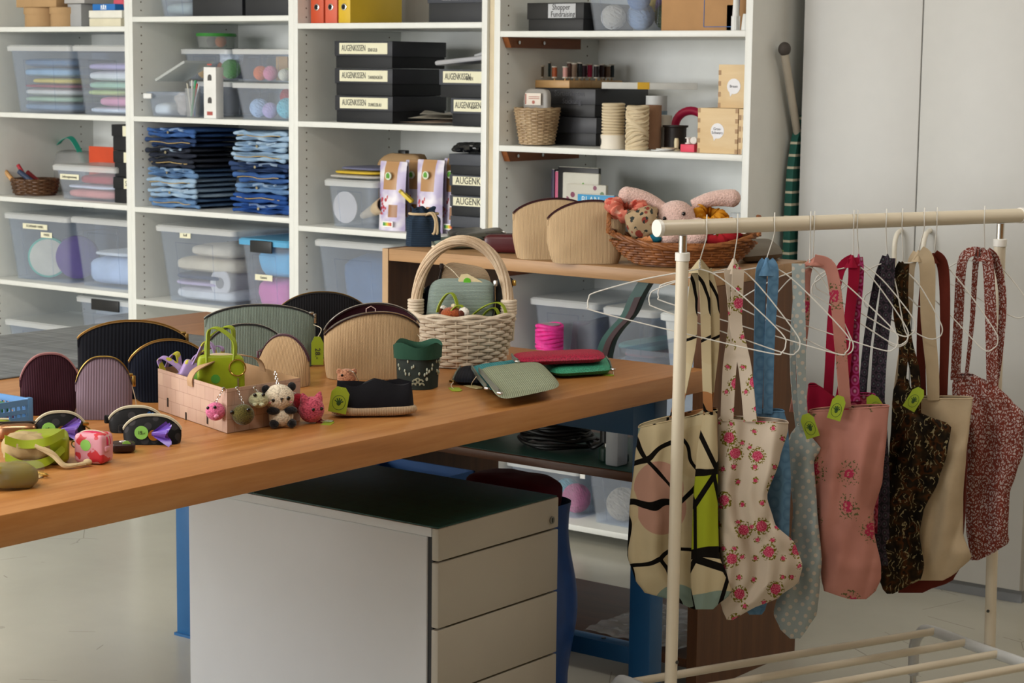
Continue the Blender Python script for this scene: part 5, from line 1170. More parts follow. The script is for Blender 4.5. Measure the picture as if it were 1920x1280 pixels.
O('body', MB().ell((0, 0, 0), (.016, .014, .027), 22, 16), crochet('#8f1626'), t); O('tail', MB().ribbon(curve_pts([(.006, 0, -.02), (.012, .0, -.04), (.004, -.004, -.058)], 5), (.006, .002, 0), .004), crochet('#8f1626'), t)
chain(t, (-.012, 0, .052), (0, 0, .026))
q = onface(584, 807, 2, .034); q.z = TZ+.027; t = thing('crochet_cat', 'rose pink crocheted cat lying beside the gift basket', 'crochet toy', q, face_az(q)+.5)
rose = crochet('#cf5a72', '#7a2438'); m = MB(); m.ell((0, 0, 0), (.026, .023, .026), 26, 18)
for sx in (-1, 1): m.lathe([(.0105, .0), (.007, .009), (.002, .017), (0, .018)], 14, 0, Matrix.Translation((sx*.014, 0, .018)) @ Matrix.Rotation(sx*.35, 4, 'Y'))
o = O('body', m, rose, t); remesh(o, .0012, 2); eyes(t, ((-.008, -.0225, .004), (.011, -.0215, .004)), .0034)
O('whisker', MB().tube([(-.024, -.0085, .002), (-.016, -.018, .001)], .0007, 4).tube([(-.024, -.009, -.002), (-.016, -.0182, -.002)], .0007, 4), plain('#7a4a56', .7), t) if False else None
O('chain', MB().tube(curve_pts([(.015, -.01, -.022), (.03, -.02, -.024), (.042, -.012, -.0248), (.034, 0, -.0248)], 5), .0016, 5), silver, t)
tagpart(t, .040, -.006, -.0250, .045, .02, -.8, 0, None, None, ((.02, -.008, -.02), (.03, -.004, -.0235)), False, -1.5)

# ---- pencil case on its side, plant pot, flat pouches
P = pZ(700, 783, TZ); s = depth(P)/FPX; az_ = face_az(P); P = P+Vector((-sin(az_), cos(az_), 0))*.03
t = thing('pencil_case', 'black fabric pencil case with cream base and lime tag', 'pouch', (P.x, P.y, TZ+.0008), az_+.12)
m = MB(); sq(m, (0, 0, .013), (82*s, .036, .013), .5, 36, 12, amp=.002, ez=.7); O('base_panel', m, cord('#c3ab8e', .0034, .72), t)
def bl_(u, v):
    a = 2*PI*u; pw = lambda x, k: math.copysign(abs(x)**k, x); k = 1-.22*v**2
    return (Vector((pw(cos(a), .5)*74*s*(1-.05*v)+2*s, pw(sin(a), .6)*.033*k*(1-.75*v**2), .018+v*(46*s+7*s*sin(pw(cos(a), .5)*5+1.2)))), (a*.1, v*.1))
m = MB().grid(bl_, 48, 12); m.grid(lambda u, v: (Vector((bl_(u, 1)[0].x*(1-v), bl_(u, 1)[0].y*(1-v), bl_(u*(1-v)+.25*v, 1)[0].z-.003*v if v < .9 else .018+46*s)), (0, 0)), 48, 3); O('pouch_body', m, cloth('#15151a', .9, .2), t)
O('zipper_end', MB().box((-76*s, -.01, .03), (.012, .012, .016), .003), plain('#3a3a3e', .5), t)
tagpart(t, -64*s, -.040, 60*s, .052, .036, -.15, .18, None, None, ((-72*s, -.02, 30*s), (-74*s, -.034, 48*s)), True)
q = pZ(650, 727, TZ); q.z = TZ+.022; tb = thing('crochet_keyring', 'peach crochet bear head keyring behind the black pencil case', 'crochet toy', q, face_az(q), 'crochet keyrings')
m = MB().ell((0, 0, 0), (.021, .018, .0205), 24, 16).ell((-.016, 0, .014), (.007, .005, .007), 12, 8).ell((.016, 0, .014), (.007, .005, .007), 12, 8); o = O('head', m, crochet('#c08a6c', '#6e4430'), tb); remesh(o, .0012, 2); eyes(tb, ((-.010, -.015, .008),), .003)
O('chain', MB().tube(curve_pts([(.004, -.014, .018), (.014, -.014, .014), (.02, -.012, .004), (.026, -.008, -.008)], 5), .0018, 5), silver, tb)
P = pZ(777, 731, TZ); s = depth(P)/FPX; r = 42*s; P = P+Vector((-.5, .86, 0))*r*.85
t = thing('fabric_pot', 'dark green fabric pot with folded cuff beside white wicker basket', 'pot', (P.x, P.y, TZ+.0008), face_az(P)+.4)
hp_ = 84*s
def potm():
    t = NT('pot_print'); v = t.n('ShaderNodeTexVoronoi', {'Vector': t.ob((55, 55, 38)), 'Scale': 1.0}); n = t.n('ShaderNodeTexNoise', {'Vector': t.ob((12,)*3), 'Scale': 1.0})
    c = t.mix(t.math('MULTIPLY', t.math('LESS_THAN', v.outputs[0], .17), t.math('GREATER_THAN', n.outputs[0], .50)), '#14231f', '#b4bcae'); t.col(c); t.rough(.75); return t.m
rr = lambda a: r*(1+.10*abs(cos(2*a))**3*0+.05*cos(4*a))
m = MB().grid(lambda u, v: (Vector((rr(2*PI*u)*cos(2*PI*u)*(.90+.07*v), rr(2*PI*u)*sin(2*PI*u)*(.90+.07*v), v*hp_*.80)), (u, v)), 48, 8)
m.grid(lambda u, v: (Vector((rr(2*PI*u)*.9*cos(2*PI*u)*v, rr(2*PI*u)*.9*sin(2*PI*u)*v, 0)), (u, v)), 48, 2); O('pot_wall', m, potm(), t)
cf = lambda u, v, o: Vector(((rr(2*PI*u)+o)*cos(2*PI*u)*(1+.03*v), (rr(2*PI*u)+o)*sin(2*PI*u)*(1+.03*v), hp_*(.68+.32*v)+.005*sin(8*PI*u)*v))
m = MB().grid(lambda u, v: (cf(u, v, .003), (u, v)), 48, 5).grid(lambda u, v: (cf(u, 1-v*.9, .003-.009*min(1, v*4)), (u, v)), 48, 6); O('cuff', m, cloth('#27493a'), t)
m = MB()
for k, (x, z_) in enumerate(((0, .012), (-.009, .010), (.009, .010), (.0, .021), (-.006, .018), (.007, .018))):
    for q_ in (.0055, .0036): m.tube([(x+q_*cos(i*PI/8), -r*.925-.002, z_+q_*sin(i*PI/8)) for i in range(9)], .0005, 4)
rn_ = random.Random(4); pm_ = MB()
for k in range(26):
    a_ = rn_.uniform(-PI, 0); z_ = rn_.uniform(.03, hp_*.66); R_ = rr(a_)*(.9+.07*z_/(hp_*.8))+.0006; pm_.ell((R_*cos(a_), R_*sin(a_), z_), (.0022, .0022, .004), 8, 5)
O('petal_print', pm_, plain('#aab3a4', .7), t)['kind'] = 'stuff'
o = O('cloud_motif', m, plain('#b9bba0', .7), t); o.rotation_euler = (0, 0, -.4)
def lying(label, P4, z0_, th, mat, zipm, zipedge=(0, 3), name='flat_pouch', tilt=None, group=None, n=.3, droop=0):
    q = [pZ(x, y, z0_) for x, y in P4]; c = sum(q, Vector())/4; c.z = z0_
    def g(u, v, tp):
        uu, vv = u*2-1, v*2-1; k = max(abs(uu), abs(vv)); L = (abs(uu)**6+abs(vv)**6)**(1/6) or 1; uu, vv = uu*k/L, vv*k/L
        a, b = (uu+1)/2, (vv+1)/2; p_ = (q[0]*(1-a)+q[1]*a)*(1-b)+(q[3]*(1-a)+q[2]*a)*b-c
        hgt = th*max(0, 1-k**4)**.5*(1+n*nz((p_.x, p_.y, 0), 14, len(label))); p_.z = th*.5*(1 if 0 else .9) + (hgt*.5 if tp else -min(hgt*.5, th*.45)) - droop*b*b*(2-a)/2; return p_, (a*(q[1]-q[0]).length, b*(q[3]-q[0]).length)
    t = thing(name, label, 'pouch', c, 0, group); O('pouch_body', MB().grid(lambda u, v: g(u, v, 1), 24, 20).grid(lambda u, v: g(u, v, 0), 24, 20, flip=True), mat, t)
    i, j = zipedge; a, b = (q[i]-c)*.96, (q[j]-c)*.96; a.z = b.z = th*.5
    zt = O('zipper', MB().ribbon([a*.95+b*.05, (a+b)/2*1.03, b*.95+a*.05], (0, 0, .005), .003), plain('#6a6e66', .6), t)
    O('zipper_pull', MB().box(b*1.02, (.012, .008, .006), .002), zipm, t)
    return t, q, c
t, q, c = lying('navy flat pouch lowest under the teal and sage pouches', [(862, 694), (950, 690), (960, 725), (846, 722)], TZ+.001, .016, navyc, gold)
tagpart(t, *(pZ(858, 733, TZ+.0012)-c), .055, .024, -2.3, 0, None, None, (pZ(850, 716, TZ+.01)-c, pZ(846, 724, TZ+.003)-c), False, -1.55)
t, q, c = lying('teal corduroy flat pouch between the navy and sage pouches', [(880, 690), (985, 677), (1035, 712), (912, 734)], TZ+.015, .012, cord('#3f8f98', .0065, .55), silver, droop=.006)
t, q, c = lying('sage green corduroy flat pouch lying on top of the teal one', [(893, 697), (1010, 682), (1056, 726), (936, 745)], TZ+.026, .016, sagec, silver, droop=.014)
tagpart(t, *(pZ(900, 728, TZ+.002)-c), .055, .024, -2.0, 0, plain('#cdbf8e', .6), None, (pZ(893, 706, TZ+.035)-c, pZ(884, 722, TZ+.004)-c), False, -1.55)
gmesh = NT('mesh_fabric'); 
def meshm(c):
    t = NT('mesh_fabric'); v = t.n('ShaderNodeTexVoronoi', {'Vector': t.uv((230, 300, 1)), 'Scale': 1.0}, voronoi_dimensions='2D'); a = lin(c)
    t.col(t.ramp(v.outputs[0], [(.2, tuple(k*.5 for k in a[:3])+(1,)), (.5, a)]).outputs[0]); t.rough(.5, .3); t.bump(v, .5, .001); return t.m
bpy.data.materials.remove(gmesh.m)
t, q, c = lying('mint green mesh flat pouch under the crimson one', [(990, 682), (1138, 680), (1150, 704), (1040, 712)], TZ+.001, .028, meshm('#3f9d7c'), silver, (1, 2), n=.1)
tagpart(t, *(pZ(1148, 704, TZ+.0012)-c), .05, .022, -1.95, 0, None, None, (pZ(1140, 690, TZ+.015)-c, pZ(1150, 697, TZ+.004)-c), False, -1.55)
t, q, c = lying('crimson mesh flat pouch lying on the mint green one', [(955, 675), (1130, 667), (1136, 682), (968, 688)], TZ+.029, .024, meshm('#a8163e'), silver, (0, 3), n=.1)

# ---- front left of the table
P = pZ(62, 795, TZ); s = depth(P)/FPX; ch = 46*s
t = thing('plastic_crate', 'light blue slotted plastic crate at left edge of the table', 'crate', (P.x, P.y, TZ+.001)); bp = plain('#5c8fc4', .4, .4, 0, .03)
CX, CY = .27, .20
m = MB().bx(-CX, 0, -CY, 0, 0, .004)
for z_ in (.012, ch*.55, ch-.004):
    hh = .004 if z_ < ch*.9 else .006
    m.bx(-CX, 0, -.004, 0, z_-hh, z_+hh).bx(-CX, 0, -CY, -CY+.004, z_-hh, z_+hh).bx(-.004, 0, -CY, 0, z_-hh, z_+hh).bx(-CX, -CX+.004, -CY, 0, z_-hh, z_+hh)
k = 0.0
while k < CX: m.bx(-k-.005, -k, -.0035, -.0005, 0, ch).bx(-k-.005, -k, -CY+.0005, -CY+.0035, 0, ch); k += .0125
k = 0.0
while k < CY: m.bx(-.0035, -.0005, -k-.005, -k, 0, ch).bx(-CX+.0005, -CX+.0035, -k-.005, -k, 0, ch); k += .0125
m.bx(-.012, .001, -.012, .001, 0, ch+.004, .002)
O('lattice', m, bp, t)
for k, (px, py, cc, lb) in enumerate(((6, 765, '#3f7a4a', 'green'), (20, 762, '#b9a078', 'tan'), (32, 768, '#2f6a48', 'dark green'), (14, 772, '#b0606c', 'pink'), (2, 775, '#c0b84a', 'yellow'))):
    q = P+Vector((-.035-.026*k, -.05-.018*(k % 3), .0345)); m = MB(); sq(m, (0, 0, 0), (.016, .014, .012), .7, 16, 10); o = O('felt_pad', m, cloth(cc)); o.location = q; tag(o, lb+' felt piece inside the blue crate', 'felt', 'felt pieces in the crate')
m = MB(); sq(m, (0, 0, 0), (.11, .08, .010), .4); o = O('folded_cloth', m, cloth('#c07a80')); o.location = (P.x-.12, P.y-.095, TZ+.0155); tag(o, 'rose folded cloth under the felt pieces in blue crate', 'cloth')
def dotm():
    t = NT('black_dots'); v = t.n('ShaderNodeTexVoronoi', {'Vector': t.ob((48,)*3), 'Scale': 1.0}); t.col(t.mix(t.math('LESS_THAN', v.outputs[0], .34), '#121214', '#2e2c2e')); t.rough(.6, .15); return t.m
dkm = dotm()
def bagtuft(t, x, y, z, cc, sc=1.0, dirx=1):
    m = MB()
    for k in range(5):
        a = -.5+k*.35; m.grid(lambda u, v: (Vector((x+dirx*u*.030*sc*cos(a*.6)+.004*sin(v*6+k), y-.004-u*.012-.004*cos(v*7+k), z+(v-.5)*.024*sc*(.35+u)+u*.012*sin(a))), (u, v)), 6, 6)
    O('waste_bag', m, plain(cc, .3, .5), t)
def dispenser(label, cx, by, wpx, hpx, cc, tuft, yaw=0, stk=-.22, clip=1, dirx=1):
    t, W, H, P, s = halfmoon(label, cx, by, wpx, hpx, dkm, yaw, .046, .46, .96, zipm=plain('#cfc6ae', .5), name='bag_dispenser', amp=.002, p=2.6, pull=0, tape=plain('#b8b09a', .5), group='black waste bag dispensers', tz=.003, endtab=False)
    if stk is not None: st_ = O('sticker', MB().cyl((W*stk, -.0252, H*.46), .0125, .0012, 22, axis='Y'), stick, t); text('15.-', .009, st_, ink, (W*stk, -.0262, H*.46))
    O('grommet', MB().lathe([(.006, 0), (.010, .0), (.010, .002), (.006, .002)], 20, 0, Matrix.Translation((W*.04, -.0235, H*.36)) @ Matrix.Rotation(PI/2, 4, 'X')), gold, t)
    bagtuft(t, W*.04, -.024, H*.42, tuft, 1.0, dirx)
    O('loop_tab', MB().box((-W*.52, .004, H*.5), (.014, .008, .016), .003), dkm, t)
    if clip: O('snap_hook', MB().tube(curve_pts([(W*.48, -.006, H*.5), (W*.58, -.01, H*.35), (W*.68, -.016, H*.2), (W*.74, -.012, H*.13), (W*.66, -.006, H*.2)], 5), .0018, 6).box((W*.5, -.004, H*.55), (.012, .008, .006), .002), gold, t)
    return t
dispenser('black waste bag dispenser with purple bag at left beside blue crate', 112, 826, 96, 48, None, '#6a4fa8', .05)
dispenser('black waste bag dispenser with bright blue bag near gift basket', 255, 812, 100, 44, None, '#2f74b8', -.05, None)
dispenser('black waste bag dispenser with purple bag pulled out to the right', 286, 834, 108, 50, None, '#6f4fb8', -.08, -.17, 0)
P = pZ(48, 826, TZ); s = depth(P)/FPX; t = thing('metallic_pouch', 'shiny rose gold pouch with green sticker in front of dispenser', 'pouch', (P.x-.02, P.y-.005, TZ+.001), face_az(P)-.05)
m = MB(); sq(m, (0, 0, .016), (39*s, .024, .016), .5, amp=.002); O('pouch_body', m, metal('#b98a6a', .28), t); O('zipper', MB().ribbon([(-36*s, 0, .0325), (36*s, 0, .0325)], (0, .004, 0), .002), plain('#2a2422', .5), t); O('sticker', MB().cyl((14*s, -.0235, .014), .010, .001, 20, axis='Y'), stick, t)
def leo():
    t = NT('leopard'); n = t.n('ShaderNodeTexNoise', {'Vector': t.ob((46,)*3), 'Scale': 1.0, 'Detail': 1.5}); t.col(t.ramp(n.outputs[0], [(.54, '#d997a8'), (.555, '#c8303c')]).outputs[0]); t.rough(.3, .45); return t.m
P = pZ(176, 872, TZ); s = depth(P)/FPX; a_ = face_az(P); P = P+Vector((-sin(a_), cos(a_), 0))*.024; lw, lh = 31*s, 58*s
t = thing('cube_pouch', 'pink and red leopard cube coin pouch near the table front', 'pouch', (P.x, P.y, TZ+.001), a_-.5)
lm_ = leo(); m = MB(); sq(m, (0, 0, lh/2), (lw, lw*.74, lh/2), .26, 30, 20, .001, ez=.3); O('pouch_body', m, lm_, t)
zt = O('zipper', MB().ribbon([(lw*1.03*cos(PI*i/20), 0, lh*.62+lh*.40*sin(PI*i/20)**.5) for i in range(0, 21)], (0, .006, 0), .0022), plain('#c8285a', .5), t); O('zipper_teeth', MB().tube([(lw*1.045*cos(PI*i/20), 0, lh*.62+lh*.418*sin(PI*i/20)**.5) for i in range(0, 21)], .0018, 5), plain('#b9ac98', .5), zt)
O('sticker', MB().cyl((-.004, -lw*.75, lh*.62), .010, .001, 20, axis='Y'), stick, t); O('key_ring', MB().tube([(-lw-.006+.008*cos(a*PI/8), 0, lh*.55+.006*sin(a*PI/8)) for a in range(16)], .0014, 5, True), silver, t)
O('side_tab', MB().box((lw*1.02, -.006, lh*.5), (.006, .016, .009), .002), lm_, t)
P = pZ(222, 851, TZ); t = thing('coin_pouch', 'small dark brown coin pouch with green sticker behind leopard cube', 'pouch', (P.x-.01, P.y+.02, TZ+.001), face_az(P)); m = MB(); sq(m, (0, 0, .009), (.022, .02, .009), .5); O('pouch_body', m, plain('#2e1a18', .4), t)
O('white_mark', MB().tube([(.006*cos(a*PI/3), -.004+.006*sin(a*PI/3), .0185) for a in range(6)], .0012, 4, True), plain('#cfc9c9', .5), t); O('sticker', MB().cyl((.006, -.017, .014), .008, .001, 18, axis='Y'), stick, t)
P = pZ(40, 872, TZ); s = depth(P)/FPX; t = thing('drawstring_bag', 'lime green bag with cream drawstring top lying at table front', 'bag', (P.x, P.y+.03, TZ+.001), face_az(P))
m = MB(); sq(m, (.01, .01, .026), (52*s, .045, .026), .35, amp=.003); O('bag_body', m, limeleather, t)
m = MB(); sq(m, (-.012, -.012, .030), (46*s, .044, .024), .7, 34, 16, .006, 40); O('drawstring_top', m, cloth('#a9946c'), t)
for k in range(2): O('handle', MB().ribbon(curve_pts([(-.05, -.056, .022+.03*k), (-.02, -.064+.01*k, .008+.034*k), (.02, -.058, .012+.034*k), (.05, -.03, .03+.026*k)], 6), (0, .003, .007), .002), limeleather, t)
cdm = cloth('#c7b48e', .9, .1, 400)
m = MB()
for k in range(2): m.tube(curve_pts([(.0, -.058, .04), (.028, -.064, .028-.004*k), (.048, -.062-.010*k, .006), (.070, -.064, .005), (.084, -.056+.008*k, .005)], 6), .0038, 7)
o = O('drawstring', m, cdm, t); O('knot', MB().ell((.088, -.052, .007), (.008, .007, .006), 12, 8), cdm, o)
P = pZ(12, 812, TZ); t = thing('zip_pouch', 'lime green pouch with cream zipper behind the rose gold pouch', 'pouch', (P.x-.012, P.y-.035, TZ+.001), face_az(P)); m = MB(); sq(m, (0, 0, .014), (.045, .02, .014), .5); O('pouch_body', m, limeleather, t); O('zipper', MB().ribbon([(-.04, 0, .0285), (0, 0, .030), (.04, 0, .0285)], (0, .004, 0), .002), plain('#d8d0b4', .5), t)
P = pZ(-4, 925, TZ); t = thing('film_packet', 'olive bag in crinkled clear film at the table corner', 'packet', (P.x-.02, P.y+.045, TZ+.001), face_az(P)+.3); m = MB(); sq(m, (0, 0, .020), (.042, .032, .020), .6, amp=.006, fr=30); O('bag_body', m, plain('#7a6c1c', .45), t); m = MB(); sq(m, (.004, -.002, .021), (.045, .035, .021), .6, amp=.008, fr=40, seed=3); O('clear_film', m, clear('#f6f4ea', .07, .08), t)
a, b, c_, d_ = [pZ(*q, TZ+.0012) for q in ((20, 897), (60, 884), (92, 890), (40, 907))]; o = thing('paper_card', 'cream card with black lettering strip under the film packet', 'card', a)
O('sheet', MB().add([Vector(), b-a, c_-a, d_-a]+[q-a+Vector((0, 0, .0008)) for q in (a, b, c_, d_)], [[3, 2, 1, 0], [4, 5, 6, 7], [0, 1, 5, 4], [1, 2, 6, 5], [2, 3, 7, 6], [3, 0, 4, 7]]), plain('#c9b490', .7), o)
P = pZ(80, 893, TZ+.002); tag(O('snap_hook', MB().tube(curve_pts([(-.03, .01, .003), (-.015, .004, .004), (0, .006, .003), (.012, 0, .003), (.006, -.006, .003), (-.006, -.002, .003)], 5), .002, 6), gold), 'gold snap hook lying on the cream card', 'hook').location = (P.x, P.y, TZ+.0025)
# ================================================================ ON THE LOW SHELF UNIT
DZ = ZT
nb = cord('#2b3a4c', .006, .6, 'Y')
P = pZ(794, 463, DZ); s = depth(P)/FPX; a_ = face_az(P); P = P+Vector((-sin(a_), cos(a_), 0))*.04
t = thing('drawstring_bag', 'dark blue drawstring bag standing on left end of the low shelf unit', 'bag', (P.x, P.y, DZ+.001), a_+.2)
R0, H0 = 38*s, 70*s
def dsf(u, v):
    a = 2*PI*u; pl = 1+.16*sin(7*a+1)*max(0, v-.35)*1.4; k = (1-.12*v) if v < .72 else (1-.12*.72)*(1-.38*sin((v-.72)/.28*PI*.62)) ; k = k*(1+.25*max(0, v-.9)*10*.3)
    w_ = 1/max(abs(cos(a)), abs(sin(a)))**.55*.88
    return (Vector((R0*cos(a)*k*pl*w_, R0*.8*sin(a)*k*pl*w_, H0*v+.006*sin(5*a)*max(0, v-.8)*5)), (a*R0, v*H0))
m = MB().grid(dsf, 64, 22).grid(lambda u, v: (Vector((dsf(u, 0)[0].x*v, dsf(u, 0)[0].y*v, 0)), (0, 0)), 64, 2); O('bag_body', m, nb, t)
m = MB()
for k in range(2): m.tube(curve_pts([(.0, -R0*.5, H0*.84), (.012+.006*k, -R0*.86, H0*.90), (.022+.004*k, -R0*1.0, H0*.70), (.020+.008*k, -R0*1.02, H0*.42), (.014+.012*k, -R0*1.0, H0*.34)], 6), .0036, 7)
m.tube([(R0*.72*cos(i*PI/10), R0*.56*sin(i*PI/10), H0*.86) for i in range(20)], .0036, 7, True); O('drawstring', m, cloth('#c4ae8c', .9, .1, 400), t)
t, q, c = lying('pale sage drawstring pouch lying at front edge of the low shelf unit', [(806, 455), (905, 452), (930, 466), (812, 469)], DZ+.001, .020, cord('#93a59a', .006, .7, 'Y'), string_m)
m = MB()
for k in range(3): m.ell((-.062-.006*k, -.004+.008*k, .014), (.012, .010, .010), 12, 8)
O('knotted_cord', m, cloth('#cdbfa2'), t).location = q[0]-c+Vector((.055, 0, 0))
leather = plain('#18191c', .35, .45)
t, q, c = lying('black leather purse lying right of the drawstring bag', [(838, 444), (905, 440), (915, 452), (842, 456)], DZ+.001, .030, leather, silver)
t, q, c = lying('slim black purse with silver zipper on top of the other purse', [(852, 441), (940, 432), (945, 440), (862, 450)], DZ+.032, .014, leather, silver, (3, 2))
t, q, c = lying('teal edged floral purse under the black purses', [(855, 455), (905, 453), (918, 461), (862, 463)], DZ+.001, .016, plain('#24604c', .5), silver)
P = pZ(942, 476, DZ); s = depth(P)/FPX; a_ = face_az(P); P = P+Vector((-sin(a_), cos(a_), 0))*.03
t = thing('leather_pouch', 'burgundy leather boxy pouch left of the cream pouches', 'pouch', (P.x, P.y, DZ+.001), a_-.15); m = MB(); sq(m, (.01, 0, 18*s), (42*s, .026, 18*s), .28, amp=.002, ez=.5); O('pouch_body', m, plain('#4a1219', .32, .5), t)
O('zipper', MB().ribbon([(-32*s*1.0, 0, 35.5*s), (40*s, 0, 36*s)], (0, .004, 0), .002), plain('#1a0c0e', .5), t); O('end_tab', MB().box((-33*s, -.004, 20*s), (.010, .012, .010), .003), leather, t)
cr2 = cord('#c9ad88', .0036, .72)
halfmoon('cream corduroy pouch with dark zipper, left one on the low shelf unit', 1030, 487, 140, 110, cr2, .15, .09, .80, .86, sk=.10, z=DZ, zipm=plain('#3a1a1c', .4), seed=31, pull=0, tape=lining, tz=.008)
halfmoon('cream corduroy pouch with dark zipper, right one beside oval basket', 1098, 495, 148, 114, cr2, .12, .09, .76, .84, sk=.12, z=DZ, zipm=plain('#3a1a1c', .4), seed=33, pull=0, tape=lining, amp=.007, tz=.008)
# oval willow basket
P = pZ(1280, 503, DZ); s = depth(P)/FPX; a_ = face_az(P); RX, RY, ZH = 138*s, 74*s, 50*s; P = P+Vector((-sin(a_), cos(a_), 0))*RY*.7; az = a_
ob_ = thing('willow_basket', 'oval brown willow basket of cloth goods on the low shelf unit', 'basket', (P.x, P.y, DZ+.001), a_)
wil = wood('#5a2f16', '#9a6236', (22, 22, 22), .45)
prf = lambda f: (RX*(.62+.38*f**.65), .005+(ZH-.008)*f)
m = MB(); basket(m, prf, 40, 9, .0038, 0, RY/RX, .42); m.lathe([(0, .001), (RX*.62, .001), (RX*.62, .005), (0, .005)], 30, sy=RY/RX); O('weave', m, wil, ob_)
m = MB()
for q in range(3): m.tube([((RX+.004*sin(i*.8+q*2.1))*cos(2*PI*i/72), (RX+.004*sin(i*.8+q*2.1))*sin(2*PI*i/72)*RY/RX, ZH+.004*cos(i*.8+q*2.1)+.016*cos(4*PI*i/72)) for i in range(72)], .0045, 7, True)
O('rim', m, wil, ob_)
for sx in (-1, 1):
    m = MB()
    for q in range(3): m.tube([(sx*(RX+.004)+.003*sin(i*1.4+q*2.1), .05*cos(PI*i/18)+.003*cos(i*1.4+q*2), ZH+.016+.046*sin(PI*i/18)) for i in range(19)], .0042, 6)
    O('handle', m, wil, ob_)
def inw(px, py, back=0):
    n = Vector((-sin(az), cos(az), 0)); r = ray(px, py); k = (P-CAM+n*back).dot(n)/r.dot(n); return CAM+r*k
def fur(c):
    t = NT('plush'); n = t.n('ShaderNodeTexNoise', {'Vector': t.ob((260,)*3), 'Scale': 1.0, 'Detail': 4.0}); a = lin(c); t.col(t.ramp(n.outputs[0], [(.3, tuple(k*.72 for k in a[:3])+(1,)), (.65, a)]).outputs[0]); t.rough(.95, .05, 0, .4); t.bump(n, .9, .004); return t.m
q = inw(1268, 412, -.0); t = thing('plush_bunny', 'pink plush bunny with long ears sitting in willow basket', 'plush toy', q, az)
m = MB().ell((0, 0, .004), (36*s, 33*s, 34*s), 26, 18).ell((8*s, .01, -30*s), (36*s, 28*s, 28*s), 24, 16)
for (a1, b1, r1, r2) in (((-26*s, .01, 20*s), (-94*s, .012, 44*s), 12*s, 17*s), ((30*s, .012, 26*s), (104*s, .014, 42*s), 12*s, 17*s)):
    a1, b1 = Vector(a1), Vector(b1); m.tube([a1+(b1-a1)*i/10+Vector((0, 0, 6*s*sin(PI*i/10))) for i in range(11)], [r1+(r2-r1)*i/10 for i in range(11)], 14); m.ell(b1, (r2, r2, r2), 14, 10)
m.ell((40*s, -.022, -8*s), (18*s, 16*s, 14*s), 16, 10).ell((-14*s, -.034, -34*s), (20*s, 18*s, 15*s), 16, 10).ell((36*s, -.034, -32*s), (24*s, 18*s, 16*s), 16, 10)
rn = random.Random(3)
o = O('body', m, fur('#e2c0b6'), t); remesh(o, .0022, 3, lambda c_: .0016*noise.noise(c_*420)); 
for e in ((-22*s, -28*s, 4*s), (14*s, -30.5*s, 14*s)): O('eye', MB().ell(e, (.0048, .004, .0055), 12, 8), plain('#0a0a0c', .12, .6), t)
O('nose', MB().ell((-10*s, -36*s, -4*s), (.005, .003, .0032), 10, 7), plain('#a06a64', .6), t)
def scrunch(label, px, py, w, h, mat, back, seed, cat='scrunchie', name='scrunchie', fr=26):
    q = inw(px, py, back); m = MB()
    def f(u, v):
        a, b_ = 2*PI*u, 2*PI*v; pl = 1+.28*sin(11*a+seed)*.5+.2*sin(17*a+b_+seed)*.5; R1, r1 = .62, .36*pl
        return (Vector(((R1+r1*cos(b_))*cos(a)*w*s, (R1+r1*cos(b_))*sin(a)*w*s*.55, r1*sin(b_)*h*s*2.0+.25*h*s*sin(a*2+seed))), (u*.3, v*.1))
    m.grid(f, 72, 14); o = O(name, m, mat); o.location = q; o.rotation_euler = (.9, .2*sin(seed), az); tag(o, label, cat); return o
def motif(c, a, b):
    t = NT('printed'); n = t.n('ShaderNodeTexVoronoi', {'Vector': t.ob((46,)*3), 'Scale': 1.0}); w_ = t.n('ShaderNodeTexNoise', {'Vector': t.ob((60,)*3), 'Scale': 1.0})
    k = t.ramp(n.outputs[0], [(.36, a), (.42, c)]).outputs[0]; t.col(t.mix(t.math('GREATER_THAN', w_.outputs[0], .60), k, b)); t.rough(.8); return t.m
scrunch('coral patterned scrunchie at left end of willow basket', 1176, 392, 44, 24, motif('#cf7662', '#b8493a', '#d9a08c'), 0, 1)
m = MB(); sq(m, (0, 0, 0), (34*s, .03, 30*s), .6, 34, 20, .010, 30, 4); o = O('printed_pouch', m, motif('#a08a6a', '#7c2c1c', '#1d2420')); o.location = inw(1206, 418, -.02); o.rotation_euler = (0, -.3, az); tag(o, 'rust and green printed cloth pouch left of plush bunny', 'pouch')
scrunch('orange crocheted ring before the printed pouch in willow basket', 1216, 440, 34, 6, crochet('#cf8a58', None, 300), -.035, 5, 'crochet ring', 'crochet_ring')
o = O('teal_cloth', MB().ell((0, 0, 0), (.020, .012, .012), 14, 9), cloth('#14586a')); o.location = inw(1228, 447, -.045); tag(o, 'small teal cloth piece in front of the orange crocheted ring', 'cloth')
mus = NT('mustard'); v_ = mus.n('ShaderNodeTexVoronoi', {'Vector': mus.ob((120,)*3), 'Scale': 1.0}); mus.col(mus.mix(mus.math('LESS_THAN', v_.outputs[0], .16), '#c98a0c', '#e6c878')); mus.rough(.8)
scrunch('mustard dotted scrunchie right of plush bunny', 1330, 406, 36, 26, mus.m, .02, 2); scrunch('second mustard dotted scrunchie lower at right of plush bunny', 1352, 424, 30, 22, mus.m, -.01, 7)
scrunch('dark red scrunchie at right end of willow basket', 1345, 436, 46, 14, cloth('#8f1820'), -.02, 9)
t, q, c = lying('grey and olive folded cap at right end of the low shelf unit', [(1392, 472), (1446, 470), (1472, 490), (1386, 497)], DZ+.001, .045, cloth('#6d665c'), silver, n=.15)
O('green_leaf', MB().ell((.05, -.02, .022), (.035, .02, .006), 16, 8), cloth('#5a6a3a'), t)

